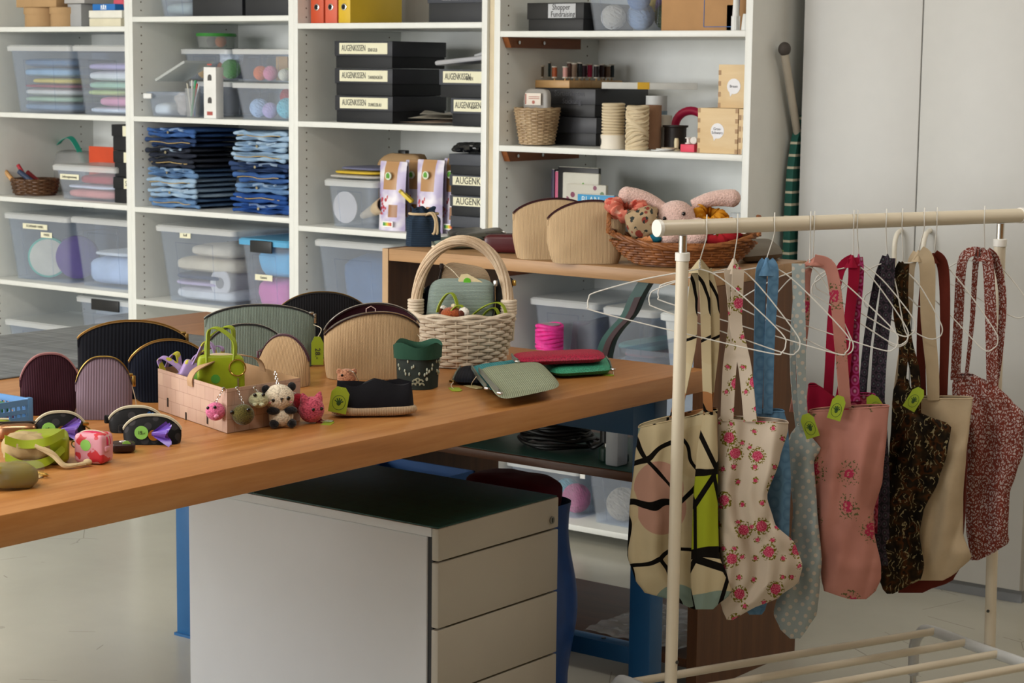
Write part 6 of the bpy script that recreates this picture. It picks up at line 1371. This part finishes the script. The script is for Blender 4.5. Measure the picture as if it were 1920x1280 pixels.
# ================================================================ INSIDE AND UNDER
q = pY(1030, 640, 5.45); zc = S4[1]+.001; hh = pY(1030, 608, 5.45).z-zc; r_ = 25*depth(q)/FPX
t = thing('ribbon_roll', 'bright pink wound ribbon roll in front of the clear tubs', 'ribbon', (q.x, 5.45, zc))
m = MB(); n = 12
for k in range(n): m.tube([(r_*.94*cos(i*PI/13), r_*.94*sin(i*PI/13), hh*(k+.5)/n+.004*sin(i*.5+k)) for i in range(26)], hh/n*.62, 6, True)
m.lathe([(0, .002), (r_*.9, .003), (r_*.9, hh-.002), (0, hh-.001)], 24); O('winding', m, plain('#e83a9a', .55, .3, 0, .2, 60), t); O('core_end', MB().lathe([(r_*.3, hh-.001), (r_*.8, hh-.001), (r_*.8, hh+.002), (r_*.3, hh+.002)], 22), plain('#b9a8b0', .6), t)
BAY = (-9, 9)
tub('shallow clear open tub standing inside the low shelf unit', 1150, 1318, 662, .5482, 4.30, .34, lid=False, lidh=0)
cloth_piece('red paper packet at the bottom of the clear open tub', (-2.80, 4.48, .575), (.06, .05, .02), plain('#b03a4a', .5), name='paper_packet', cat='packet') if False else None
def sp(x, y, Y): return pY(x, y, Y)
pts = curve_pts([sp(1216, 522, 4.40), sp(1196, 555, 4.40), sp(1180, 590, 4.40), sp(1155, 618, 4.40), sp(1139, 645, 4.40), sp(1130, 690, 4.40), sp(1126, 760, 4.40)], 6); pts = [q for q in pts if q.z > .56 and q.z < ZT-.036]
o = thing('curved_arm', 'dark green curved tool arm leaning inside the low shelf unit', 'tool', pts[-1]); L = o.location.copy()
O('arm', MB().ribbon([q-L for q in pts], (.020, 0, .004), .026), plain('#0f4a40', .35, .45), o); O('grip', MB().ribbon([q-L+Vector((.012, -.016, 0)) for q in pts[6:-8]], (.010, 0, .002), .006), plain('#3a1a1c', .5), o)
tag(O('shelf_mat', MB().bx(-3.63, -2.70, 4.252, 4.66, .5456, .5476, .0008), mat_tex('#10332e', '#1c443c')), 'dark green cutting mat lying on the shelf under the cable coil', 'mat')
q = pY(1045, 822, 4.42); t = thing('cable_coil', 'black coiled extension cable lying on the green shelf mat', 'cable', (q.x, 4.42, .5525))
rn = random.Random(5); m = MB()
for k in range(11): rr_ = .085+rn.uniform(-.02, .02); ox_, oy_ = rn.uniform(-.008, .008), rn.uniform(-.008, .008); m.tube([(ox_+rr_*1.15*cos(i*PI/16), oy_+rr_*sin(i*PI/16), .006+.0075*k+.003*sin(i*.7+k)) for i in range(32)], .0052, 7, True)
O('coil', m, plain('#0d0d0e', .45), t)
pl = MB().tube(curve_pts([(.10, 0, .02), (.14, -.03, .012), (.17, -.02, .03)], 5), .0055, 7); pl.cyl((.18, -.02, .03), .02, .05, 16); O('plug', pl, plain('#101011', .4), t); O('plug_ring', MB().cyl((.18, -.02, .08), .012, .022, 16), metal('#9a9a98', .3), t)
q = pY(1140, 835, 4.34); t = thing('adapter', 'dark green socket adapter beside the cable coil', 'adapter', (q.x, 4.34, .548)); O('body', MB().cyl((0, 0, 0), .024, .035, 20).box((.035, 0, .012), (.05, .03, .024), .005), plain('#0e3328', .4), t); O('contact', MB().cyl((0, 0, .035), .011, .012, 16), metal('#8a8a86'), t)
q = pY(1175, 800, 4.30); tag(O('milky_box', MB().box((0, 0, .10), (.04, .05, .20), .006), clear('#dfe4ea', .6)), 'milky plastic box at right of the adapter under the table', 'box').location = (q.x-.03, 4.30, .5485)
# blue shopping bag
q = pY(1072, 930, 3.74); xr_ = q.x
t = thing('shopping_bag', 'blue woven shopping bag with white lettering behind the drawer cabinet', 'bag', (xr_-.21, 3.72, .001))
bb = plain('#1b4486', .35, .4, 0, .12, 30)
m = MB().grid(lambda u, v: (Vector(((.20+.012*sin(9*v+3))*math.copysign(abs(cos(2*PI*u))**.4, cos(2*PI*u)), (.085)*math.copysign(abs(sin(2*PI*u))**.5, sin(2*PI*u))*(1+.1*sin(11*v+u*12)), .57*v)), (u, v)), 48, 18); O('bag_body', m, bb, t)
m = MB(); sq(m, (.06, .0, .585), (.12, .072, .045), .6, amp=.010); O('red_filling', m, cloth('#4a0f22'), t)
O('handle', MB().ribbon(curve_pts([(.17, -.092, .42), (.175, -.10, .56), (.15, -.10, .60), (.09, -.098, .60), (.05, -.095, .56)], 6), (.012, 0, .006), .003), plain('#2e66b4', .4), t)
for k, (w_, z_) in enumerate((('Se', .42), ('Re', .36))): text(w_, .045, t, plain('#d3dbe6', .5), (.165, -.098, z_))
q = pY(790, 868, 4.1); tag(O('storage_crate', MB().bx(-.30, .04, 0, .006, 0, .5).bx(-.30, .04, .18, .186, 0, .5).bx(-.30, -.294, 0, .186, 0, .5).bx(.034, .04, 0, .186, 0, .5).bx(-.30, .04, 0, .186, 0, .006).bx(-.31, .05, -.008, .0, .48, .5), plain('#174a82', .45)), 'blue storage crate standing on the floor behind the drawer cabinet', 'crate').location = (-3.35, 4.0, .001)
# clear film sheet on the bottom shelf
m = MB().grid(lambda u, v: (Vector(((u-.5)*.30, (v-.5)*.34, .004+.014*abs(nz((u*3, v*3, 0), 2.2, 3))+.006*abs(sin(u*9+v*4)))), (u, v)), 30, 30); o = O('plastic_film', m, clear('#eef0f2', .35, .08)); o.location = (-2.86, 4.44, .089); tag(o, 'crinkled clear plastic film lying on the bottom brown shelf', 'film')
# ================================================================ HANGERS AND BAGS ON THE RACK
wire = plain('#d6d4ce', .3, .5); ctag = 0
def railpt(px):
    lo, hi = -.06, RL+.06
    for _ in range(30):
        mid = (lo+hi)/2; lo, hi = (mid, hi) if proj(RA+RD*mid)[0] < px else (lo, mid)
    return RA+RD*lo
class Plane:
    """the upright plane under one hook, turned towards the standpoint"""
    def __init__(s, px, off=0):
        s.q = railpt(px); d = Vector((s.q.x, s.q.y, 0)).normalized(); s.n = d; s.off = off; s.r = Vector((d.y, -d.x, 0)); s.k = depth(s.q)/FPX
    def at(s, x, y, o=0): r = ray(x, y); return CAM+r*((s.q+s.n*(s.off+o)-CAM).dot(s.n)/r.dot(s.n))
def hanger(label, hx, neck, L, R, bar=14):
    P = Plane(hx); N = P.at(*neck); t = thing('wire_hanger', label, 'hanger', N, 0, 'wire hangers on the rack'); q = P.q
    lx, ly = L; rx, ry = R; nx, ny = neck
    px = [(nx, ny+14), (nx-(nx-lx)*.22, ny+22), (nx-(nx-lx)*.55, ny+(ly-ny)*.52), (lx+12, ly-10), (lx, ly), (lx-1, ly+16), (lx+14, ly+26), ((lx+rx)/2, (ly+ry)/2+27), (rx-26, ry+22), (rx-4, ry+20), (rx+3, ry+6), (rx-5, ry-16), (nx+(rx-nx)*.5, ny+(ry-ny)*.42), (nx+(rx-nx)*.2, ny+26), (nx, ny+14)]
    pts = curve_pts([P.at(x, y)-N for x, y in px], 5)
    O('frame_wire', MB().tube(pts, 0.0014, 6), wire, t)
    up = Vector((0, 0, 1)); f = -P.n; z = q.z
    hk = curve_pts([P.at(nx, ny+14), N, q+f*.0205+up*(-.022), q+f*.0225+up*.004, q+f*.010+up*.0215, q+up*.0235-f*.006, q-f*.0215+up*.010], 6)
    O('hook', MB().tube([p-N for p in hk], 0.0014, 6), wire, t)
    tw = [P.at(nx, ny+14)+(N-P.at(nx, ny+14))*i/14-N for i in range(15)]
    O('twisted_neck', MB().tube([p+P.r*.0016*cos(i*1.9)+P.n*.0016*sin(i*1.9) for i, p in enumerate(tw)], .0015, 6), wire, t)
    return t, P
def interp(lv, y):
    for a, b in zip(lv, lv[1:]):
        if y <= b[0]:
            k = (y-a[0])/(b[0]-a[0]); k = k*k*(3-2*k)*.5+k*.5; return a[1]+(b[1]-a[1])*k, a[2]+(b[2]-a[2])*k
    return lv[-1][1], lv[-1][2]
def bag(label, hx, lv, mat, straps, smat=None, off=0, th=.026, amp=.012, folds=3, seed=1, knot=None, tagp=None, group=None, rimw=True, tl=0, mo=5):
    P = Plane(hx, off); y0, y1 = lv[0][0], lv[-1][0]; c = P.at((lv[0][1]+lv[0][2])/2, y0); t = thing('tote_bag', label, 'bag', c, 0, group)
    rn = random.Random(seed); ph = [rn.uniform(0, 6) for _ in range(4)]
    def f(u, v):
        y = y0+(y1-y0)*v; xl, xr = interp(lv, y); a = 2*PI*u; e = math.copysign(abs(cos(a))**.8, cos(a)); w = (xr-xl)/2
        X = (xl+xr)/2+w*e; tt = min(1, .35+v*2.2)*min(1, (1-v)*6+.04); lim = min(1, w/26)
        fx = e*w/40
        d = (-th*math.copysign(abs(sin(a))**.7, sin(a))*tt+amp*tt*(sin(folds*.9*fx+ph[0]+1.3*v)+.55*sin(folds*1.9*fx+ph[1]-2.1*v)))*lim
        y += tl*(X-(lv[0][1]+lv[0][2])/2)*(1-v)**3-mo*max(0, -sin(a))**.6*(1-v)**4
        d += (.004*nz((X*.02, y*.02, seed), 1.6, 2)+.022*(.35-abs(nz((X*.028+y*.006, y*.0035, seed), 1.0, 5))))*tt*lim
        p = P.at(X, y, d)-c
        return p, ((X-1300)*P.k+(0 if sin(a) >= 0 else .613), -(y-700)*P.k)
    m = MB().grid(f, 72, 46)
    b = O('bag_body', m, mat, t, 70)
    if rimw: O('rim_hem', MB().tube([f(i/48, .004)[0] for i in range(48)], .0013, 5, True), smat or mat, b)
    for st in straps:
        pts, hw, o_ = st; P3 = curve_pts([P.at(x, y, o_)-c for x, y in pts], 6)
        n = len(P3); ws = []
        for i in range(n):
            w = hw if not isinstance(hw, (list, tuple)) else hw[0]+(hw[1]-hw[0])*i/(n-1)
            tg = (P3[min(i+1, n-1)]-P3[max(i-1, 0)]).normalized(); sd = tg.cross(P.n).normalized(); 
            if sd.dot(P.r) < 0: sd = -sd
            tw = .35*sin(i/n*PI*1.5+seed); ws.append((sd*cos(tw)+P.n*sin(tw))*w*P.k)
        so = O('strap', MB().ribbon(P3, ws, .003), smat or mat, t)
    if knot:
        m = MB(); kx, ky, kw, kh = knot
        m.grid(lambda u, v: (P.at(kx+kw*(u*2-1)*(.12+.88*v), ky+kh*v, -.016*cos((u-.5)*PI)*(.5+.5*v))-c, (u*.04, v*.03)), 12, 6).grid(lambda u, v: (P.at(kx+kw*(u*2-1)*(.12+.88*v), ky+kh*v, .016*cos((u-.5)*PI)*(.5+.5*v))-c, (u*.04, v*.03)), 12, 6, flip=True)
        O('strap_fold', m, smat or mat, t)
    if tagp:
        tx, ty, rz = tagp; q = P.at(tx, ty, -th-.014)-c; g = tagpart(t, q.x, q.y, q.z, .055, .030, face_az(P.q), rz, None, None, None, True)
    return t, P
# --- fabrics
def rose_mat():
    t = NT('rose_print'); uv = t.uv(); nn = t.n('ShaderNodeTexNoise', {'Vector': t.uv((150, 150, 1)), 'Scale': 1.0, 'Detail': 2.0})
    wv = t.n('ShaderNodeVectorMath', {0: uv, 1: t.n('ShaderNodeVectorMath', {0: nn.outputs[1], 1: (.0085, .0085, 0)}, operation='MULTIPLY')}, operation='ADD')
    base = lin('#c6b8a8')
    cc = base; col = t.n('ShaderNodeRGB'); col.outputs[0].default_value = base; c = col.outputs[0]
    for sc, thr in ((14.5, .19), (24, .125)):
        v = t.n('ShaderNodeTexVoronoi', {'Vector': t.n('ShaderNodeVectorMath', {0: wv.outputs[0], 1: (sc, sc, 1)}, operation='MULTIPLY').outputs[0], 'Scale': 1.0, 'Randomness': .75}, voronoi_dimensions='2D')
        n3 = t.n('ShaderNodeTexNoise', {'Vector': t.uv((210, 210, 1)), 'Scale': 1.0})
        d = v.outputs[0]
        leaf = t.math('MULTIPLY', t.math('LESS_THAN', d, thr*1.45), t.math('GREATER_THAN', n3.outputs[0], .50))
        c = t.mix(leaf, c, '#6e661c')
        n4 = t.n('ShaderNodeTexNoise', {'Vector': t.uv((420, 420, 1)), 'Scale': 1.0})
        fl = t.mix(t.math('GREATER_THAN', n4.outputs[0], .52), '#b02a50', '#cf6f86'); c = t.mix(t.math('LESS_THAN', d, thr*.86), c, fl)
    t.col(c); t.rough(.85, .1); return t.m
def dots_mat(bg='#98a3a4', dc='#bfb6aa'):
    t = NT('dotted'); v = t.n('ShaderNodeTexVoronoi', {'Vector': t.uv((56, 56, 1), .6), 'Scale': 1.0, 'Randomness': .25}, voronoi_dimensions='2D'); t.col(t.mix(t.math('LESS_THAN', v.outputs[0], .24), bg, dc)); t.rough(.85, .1); return t.m
def pinkf_mat():
    t = NT('pink_floral'); nn = t.n('ShaderNodeTexNoise', {'Vector': t.uv((55, 55, 1)), 'Scale': 1.0, 'Detail': 3.0})
    wv = t.n('ShaderNodeVectorMath', {0: t.uv(), 1: t.n('ShaderNodeVectorMath', {0: nn.outputs[1], 1: (.03, .03, 0)}, operation='MULTIPLY')}, operation='ADD')
    v = t.n('ShaderNodeTexVoronoi', {'Vector': t.n('ShaderNodeVectorMath', {0: wv.outputs[0], 1: (12, 9.5, 1)}, operation='MULTIPLY').outputs[0], 'Scale': 1.0, 'Randomness': .9}, voronoi_dimensions='2D')
    n3 = t.n('ShaderNodeTexNoise', {'Vector': t.uv((160, 160, 1)), 'Scale': 1.0, 'Detail': 2.0}); n5 = t.n('ShaderNodeTexNoise', {'Vector': t.uv((12, 12, 1)), 'Scale': 1.0, 'Detail': 5.0})
    c = t.ramp(n5.outputs[0], [(.3, '#ab7468'), (.7, '#b88074')]).outputs[0]; d = v.outputs[0]
    leaf = t.math('MULTIPLY', t.math('LESS_THAN', d, .30), t.math('GREATER_THAN', n3.outputs[0], .565)); c = t.mix(leaf, c, '#5c5a3a')
    fl = t.math('MULTIPLY', t.math('LESS_THAN', d, .135), t.math('GREATER_THAN', n3.outputs[0], .43)); c = t.mix(fl, c, '#a8304e'); t.col(c); t.rough(.85, .1); return t.m
def batik_mat():
    t = NT('batik'); nn = t.n('ShaderNodeTexNoise', {'Vector': t.uv((26, 26, 1)), 'Scale': 1.0, 'Detail': 3.0})
    wv = t.n('ShaderNodeVectorMath', {0: t.uv(), 1: t.n('ShaderNodeVectorMath', {0: nn.outputs[1], 1: (.05, .05, 0)}, operation='MULTIPLY')}, operation='ADD')
    w = t.n('ShaderNodeTexWave', {'Vector': wv.outputs[0], 'Scale': 26.0, 'Distortion': 9.0, 'Detail': 3.0, 'Detail Scale': 2.0}); n = t.n('ShaderNodeTexNoise', {'Vector': t.uv((30, 30, 1), 0, (3, 1, 0)), 'Scale': 1.0, 'Detail': 2.0})
    c = t.ramp(n.outputs[0], [(.40, '#17120c'), (.52, '#2b2012'), (.59, '#4a2a12'), (.63, '#1c150e'), (.80, '#2e291e')]).outputs[0]
    n2 = t.n('ShaderNodeTexNoise', {'Vector': t.uv((48, 48, 1)), 'Scale': 1.0})
    ln = t.math('MULTIPLY', t.math('GREATER_THAN', w.outputs[1], .93), t.math('GREATER_THAN', n2.outputs[0], .5)); c = t.mix(ln, c, '#8a7f5e'); t.col(c); t.rough(.85, .1); return t.m
def leaf_mat(bg='#b5a5a3', fg='#74362c', sc=92):
    t = NT('leaf_print'); nn = t.n('ShaderNodeTexNoise', {'Vector': t.uv((sc*.9, sc*.9, 1)), 'Scale': 1.0, 'Detail': 2.0})
    wv = t.n('ShaderNodeVectorMath', {0: t.uv(), 1: t.n('ShaderNodeVectorMath', {0: nn.outputs[1], 1: (.02, .02, 0)}, operation='MULTIPLY')}, operation='ADD')
    v = t.n('ShaderNodeTexVoronoi', {'Vector': t.n('ShaderNodeVectorMath', {0: wv.outputs[0], 1: (sc*2.0, sc*1.15, 1)}, operation='MULTIPLY').outputs[0], 'Scale': 1.0}, voronoi_dimensions='2D', feature='DISTANCE_TO_EDGE')
    t.col(t.ramp(v.outputs[0], [(.20, fg), (.25, bg)]).outputs[0]); t.rough(.85, .1); return t.m
def graphic_mat():
    t = NT('bold_line_print'); nn = t.n('ShaderNodeTexNoise', {'Vector': t.uv((9, 9, 1)), 'Scale': 1.0, 'Detail': 1.0})
    wv = t.n('ShaderNodeVectorMath', {0: t.uv(), 1: t.n('ShaderNodeVectorMath', {0: nn.outputs[1], 1: (.09, .09, 0)}, operation='MULTIPLY')}, operation='ADD')
    vec = t.n('ShaderNodeVectorMath', {0: wv.outputs[0], 1: (11, 8.5, 1)}, operation='MULTIPLY').outputs[0]
    v = t.n('ShaderNodeTexVoronoi', {'Vector': vec, 'Scale': 1.0}, voronoi_dimensions='2D', feature='DISTANCE_TO_EDGE')
    v2 = t.n('ShaderNodeTexVoronoi', {'Vector': t.n('ShaderNodeVectorMath', {0: t.uv(), 1: (8.3, 7.7, 1)}, operation='MULTIPLY').outputs[0], 'Scale': 1.0}, voronoi_dimensions='2D'); sx = t.n('ShaderNodeSeparateColor', {0: v2.outputs['Color']})
    pal = t.ramp(sx.outputs[0], [(0, '#b9a988'), (.36, '#b08878'), (.52, '#b9a988'), (.62, '#7d8f86'), (.74, '#b9a988'), (.80, '#9aa62a'), (.90, '#a06f48')], 'CONSTANT').outputs[0]
    inside = t.math('LESS_THAN', v2.outputs[0], .44); c = t.mix(inside, '#bcae8e', pal)
    c = t.mix(t.math('LESS_THAN', v.outputs[0], .045), c, '#0f0d0b'); t.col(c); t.rough(.85, .1); return t.m
def fine_mat(bg, a, b, sc=60):
    t = NT('small_print'); v = t.n('ShaderNodeTexVoronoi', {'Vector': t.uv((sc, sc*.8, 1)), 'Scale': 1.0, 'Randomness': .3}, voronoi_dimensions='2D'); t.col(t.ramp(v.outputs[0], [(.0, b), (.22, bg), (.40, a), (.52, bg)]).outputs[0]); t.rough(.85, .1); return t.m
# --- far to near
H = 'wire hanger '
hanger(H+'rightmost, holding the white and rust leaf print bag', 1846, (1846, 466), (1772, 508), (1926, 572))
lf = leaf_mat()
bag('white and rust leaf print bag, rightmost on the rack', 1846, [(704, 1790, 1826), (722, 1785, 1868), (750, 1786, 1896), (775, 1790, 1921), (850, 1808, 1919), (885, 1812, 1906), (925, 1808, 1893), (1000, 1812, 1890), (1016, 1815, 1893), (1035, 1818, 1866), (1050, 1820, 1834)], lf,
    [([(1838, 472), (1816, 474), (1803, 500), (1797, 600), (1791, 712)], 9, -.012), ([(1842, 472), (1830, 490), (1823, 600), (1811, 712)], [7, 3], .006), ([(1846, 470), (1853, 500), (1858, 600), (1861, 728)], [10, 11], -.010), ([(1850, 470), (1868, 490), (1880, 560), (1874, 660), (1864, 730)], [8, 6], .008)], seed=3, knot=(1843, 464, 22, 26), th=.022, off=-.03)
hanger(H+'behind the rust red strap near the cupboard handles', 1757, (1752, 474), (1700, 500), (1868, 632))
rust = cloth('#5c241a')
bag('rust red bag hidden behind the cream canvas bag', 1757, [(745, 1722, 1800), (850, 1740, 1815), (950, 1740, 1811), (1060, 1722, 1802), (1090, 1690, 1786), (1104, 1684, 1745), (1111, 1684, 1730)], rust, [([(1750, 478), (1768, 500), (1772, 600), (1768, 750)], [12, 8], -.006), ([(1748, 480), (1734, 520), (1727, 620), (1728, 750)], [6, 9], .01)], off=.0, seed=4, th=.018, amp=.004, knot=(1750, 474, 16, 20))
hanger(H+'holding the cream canvas bag', 1733, (1722, 470), (1668, 515), (1748, 552))
cv_ = cloth('#b7a488', .85, .08)
bag('cream canvas bag between the batik bag and leaf print bag', 1733, [(746, 1702, 1824), (800, 1700, 1818), (850, 1710, 1812), (930, 1712, 1806), (1000, 1715, 1806), (1045, 1718, 1822), (1075, 1716, 1792), (1088, 1720, 1768)], cv_, [([(1722, 474), (1738, 495), (1740, 600), (1748, 690), (1750, 750)], [16, 11], -.012), ([(1720, 474), (1708, 500), (1704, 580), (1690, 660), (1676, 760)], [9, 4], .010)], seed=5, folds=2, th=.022, amp=.006, knot=(1722, 469, 14, 22))
hanger(H+'holding the dark batik bag', 1692, (1693, 490), (1622, 555), (1764, 612))
bt = batik_mat()
bag('dark brown batik bag hanging before the cream canvas bag', 1692, [(714, 1682, 1703), (735, 1674, 1710), (775, 1672, 1728), (797, 1671, 1784), (850, 1667, 1776), (900, 1657, 1760), (960, 1644, 1731), (1000, 1640, 1724), (1060, 1648, 1733), (1085, 1648, 1728), (1104, 1655, 1692), (1113, 1663, 1674)], bt, [([(1694, 494), (1684, 520), (1684, 590), (1694, 650), (1690, 722)], [10, 8], -.012), ([(1696, 494), (1694, 560), (1702, 640), (1716, 700), (1718, 775)], [9, 9], -.004)], seed=6, folds=4, th=.024, knot=(1692, 490, 12, 24), tagp=(1727, 728, .5))
hanger(H+'holding the charcoal small print bag', 1662, (1663, 477), (1562, 555), (1699, 626))
dg = fine_mat('#26262c', '#4c3f4c', '#5e6468', 70)
bag('charcoal small print bag squeezed behind the pink floral bag', 1662, [(742, 1612, 1650), (760, 1611, 1662), (900, 1618, 1668), (1000, 1630, 1668), (1060, 1640, 1665)], dg, [([(1660, 480), (1644, 530), (1626, 640), (1616, 750)], [6, 8], .006), ([(1666, 484), (1662, 560), (1650, 660), (1645, 756)], [13, 14], -.008)], seed=7, th=.012, amp=.004, knot=(1664, 476, 10, 22))
hanger(H+'holding the purple and red small print bag', 1608, (1610, 478), (1530, 522), (1713, 606))
bag('purple and red small print bag behind the pink floral bag', 1608, [(740, 1592, 1640), (756, 1588, 1655), (860, 1590, 1650), (1000, 1592, 1645)], fine_mat('#6a1026', '#a0485a', '#b08a9a', 48), [([(1610, 482), (1611, 520), (1604, 600), (1601, 680), (1603, 752)], [8, 10], -.006)], seed=8, th=.010, amp=.003, knot=(1610, 476, 8, 22), tagp=(1630, 742, -.6), smat=fine_mat('#8a1440', '#b84a86', '#c99ab4', 50))
hanger(H+'holding the crimson bag', 1601, (1600, 480), (1524, 534), (1700, 622))
crm = cloth('#8c0f2e')
bag('crimson bag with wide straps behind the pink floral bag', 1601, [(722, 1516, 1530), (732, 1514, 1548), (750, 1513, 1572), (800, 1516, 1590), (950, 1525, 1595), (1050, 1540, 1590)], crm, [([(1600, 484), (1576, 505), (1562, 580), (1556, 680), (1552, 750)], [9, 9], .004), ([(1600, 484), (1601, 520), (1592, 600), (1584, 700), (1572, 760)], [11, 9], -.006)], seed=9, th=.012, amp=.004, knot=(1598, 478, 16, 24))
hanger(H+'holding the pink floral bag', 1527, (1524, 484), (1440, 565), (1680, 634))
pk = pinkf_mat()
bag('salmon pink floral bag with lime tag in middle of the rack', 1527, [(765, 1517, 1667), (800, 1516, 1664), (900, 1522, 1655), (960, 1530, 1638), (1000, 1534, 1640), (1060, 1538, 1652), (1085, 1540, 1652), (1108, 1545, 1642), (1123, 1592, 1624)], pk, [([(1526, 488), (1556, 500), (1568, 560), (1576, 650), (1585, 764)], [12, 11], -.012), ([(1522, 488), (1513, 520), (1511, 600), (1500, 690), (1486, 772)], [7, 6], .008)], seed=10, tl=-.06, mo=6, folds=2.2, th=.026, amp=.008, knot=(1530, 482, 30, 16), tagp=(1576, 742, .25))
hanger(H+'holding the grey dotted bag', 1520, (1518, 486), (1392, 560), (1597, 642))
dm_ = dots_mat()
bag('grey-blue bag with pale dots twisted below the flat strap', 1520, [(796, 1496, 1512), (815, 1482, 1519), (842, 1469, 1540), (862, 1475, 1526), (950, 1487, 1532), (1050, 1480, 1541), (1100, 1462, 1537), (1150, 1450, 1532), (1180, 1463, 1513), (1197, 1482, 1500)], dm_, [([(1497, 494), (1498, 560), (1501, 640), (1503, 720), (1506, 806)], [13, 7], -.012), ([(1500, 495), (1489, 600), (1487, 700), (1497, 806)], [6, 5], .004)], seed=11, off=-.01, folds=3, th=.020, amp=.008, tagp=(1510, 776, -.35))
hanger(H+'holding the light blue bag', 1452, (1438, 484), (1236, 541), (1590, 640))
lb = fine_mat('#5f86a8', '#54799a', '#6c93b4', 40)
bag('light blue bag hanging behind the rose print bag', 1452, [(770, 1420, 1470), (800, 1416, 1478), (900, 1420, 1483), (1000, 1418, 1480), (1100, 1404, 1450), (1145, 1398, 1434), (1152, 1405, 1428)], lb, [([(1438, 490), (1427, 515), (1424, 620), (1420, 775)], [12, 9], -.004), ([(1440, 490), (1450, 515), (1443, 640), (1440, 775)], [11, 9], -.008)], seed=12, th=.018, amp=.006, knot=(1438, 483, 22, 34))
hanger(H+'holding the rose print bag', 1383, (1376, 487), (1219, 552), (1497, 640))
rs_ = rose_mat()
bag('white rose print bag with wide bulging bottom', 1383, [(788, 1348, 1478), (800, 1347, 1478), (860, 1346, 1462), (930, 1347, 1438), (980, 1348, 1452), (1020, 1349, 1492), (1060, 1349, 1505), (1090, 1349, 1498), (1120, 1348, 1460), (1145, 1355, 1402), (1162, 1363, 1374)], rs_, [([(1370, 505), (1376, 560), (1378, 612), (1368, 690), (1363, 790)], [13, 13], -.010), ([(1384, 505), (1382, 560), (1380, 612), (1397, 690), (1407, 790)], [11, 13], -.016)], seed=13, tl=.06, mo=8, folds=3.4, th=.034, amp=.012, knot=(1376, 484, 18, 30))
hanger(H+'leftmost, holding the bold line print bag', 1325, (1312, 490), (1104, 558), (1470, 640))
gm_ = graphic_mat()
bag('cream bag with bold black lines, leftmost on the rack', 1325, [(784, 1197, 1345), (800, 1196, 1345), (850, 1190, 1346), (950, 1180, 1347), (1040, 1176, 1350), (1085, 1190, 1364), (1110, 1207, 1373), (1128, 1270, 1352), (1142, 1300, 1336)], gm_, [([(1306, 505), (1299, 560), (1296, 640), (1282, 710), (1266, 785)], [9, 11], .0), ([(1318, 505), (1322, 560), (1324, 640), (1326, 720), (1328, 780)], [10, 9], -.014), ([(1326, 505), (1339, 560), (1341, 640), (1333, 720), (1327, 780)], [9, 7], -.004)], seed=14, tl=-.22, mo=9, off=.034, folds=2.6, th=.024, amp=.012, knot=(1313, 486, 24, 26))
# the lime front fold of the bold line print bag
def fold_mat():
    t = NT('bold_line_fold'); nn = t.n('ShaderNodeTexNoise', {'Vector': t.uv((14, 14, 1)), 'Scale': 1.0, 'Detail': 1.0}); sp_ = t.n('ShaderNodeSeparateXYZ', {0: t.uv()})
    y = t.math('MULTIPLY_ADD', nn.outputs[0], .03, sp_.outputs[1])
    c = t.ramp(t.math('MULTIPLY', y, -1.4), [(0, '#bcae8e'), (.262, '#14110e'), (.285, '#9aa62a'), (.50, '#14110e'), (.53, '#bcae8e'), (.63, '#7d8f86')], 'CONSTANT').outputs[0]
    v = t.n('ShaderNodeTexVoronoi', {'Vector': t.uv((16, 7, 1)), 'Scale': 1.0}, voronoi_dimensions='2D', feature='DISTANCE_TO_EDGE'); c = t.mix(t.math('LESS_THAN', v.outputs[0], .06), c, '#100e0c'); t.col(c); t.rough(.85, .1); return t.m
def front_fold():
    b = [o for o in C.objects if o.name.startswith('tote_bag')][-1]; P = Plane(1325, .0); lv = [(778, 1318, 1342), (850, 1306, 1346), (950, 1299, 1346), (1040, 1296, 1348), (1085, 1294, 1366), (1110, 1296, 1373), (1142, 1301, 1337)]
    def f(u, v):
        y = 778+364*v; xl, xr = interp(lv, y); a = 2*PI*u; w = (xr-xl)/2; X = (xl+xr)/2+w*cos(a); return P.at(X, y, -.014*sin(a)*min(1, .4+3*v)*min(1, (1-v)*6+.1)+.003*sin(X*.2+y*.01))-b.location, ((X-1300)*P.k, -(y-700)*P.k)
    o = O('front_fold', MB().grid(f, 32, 30), fold_mat(), b, 70); o['label'] = 'narrow cream, lime and black front fold'
front_fold()
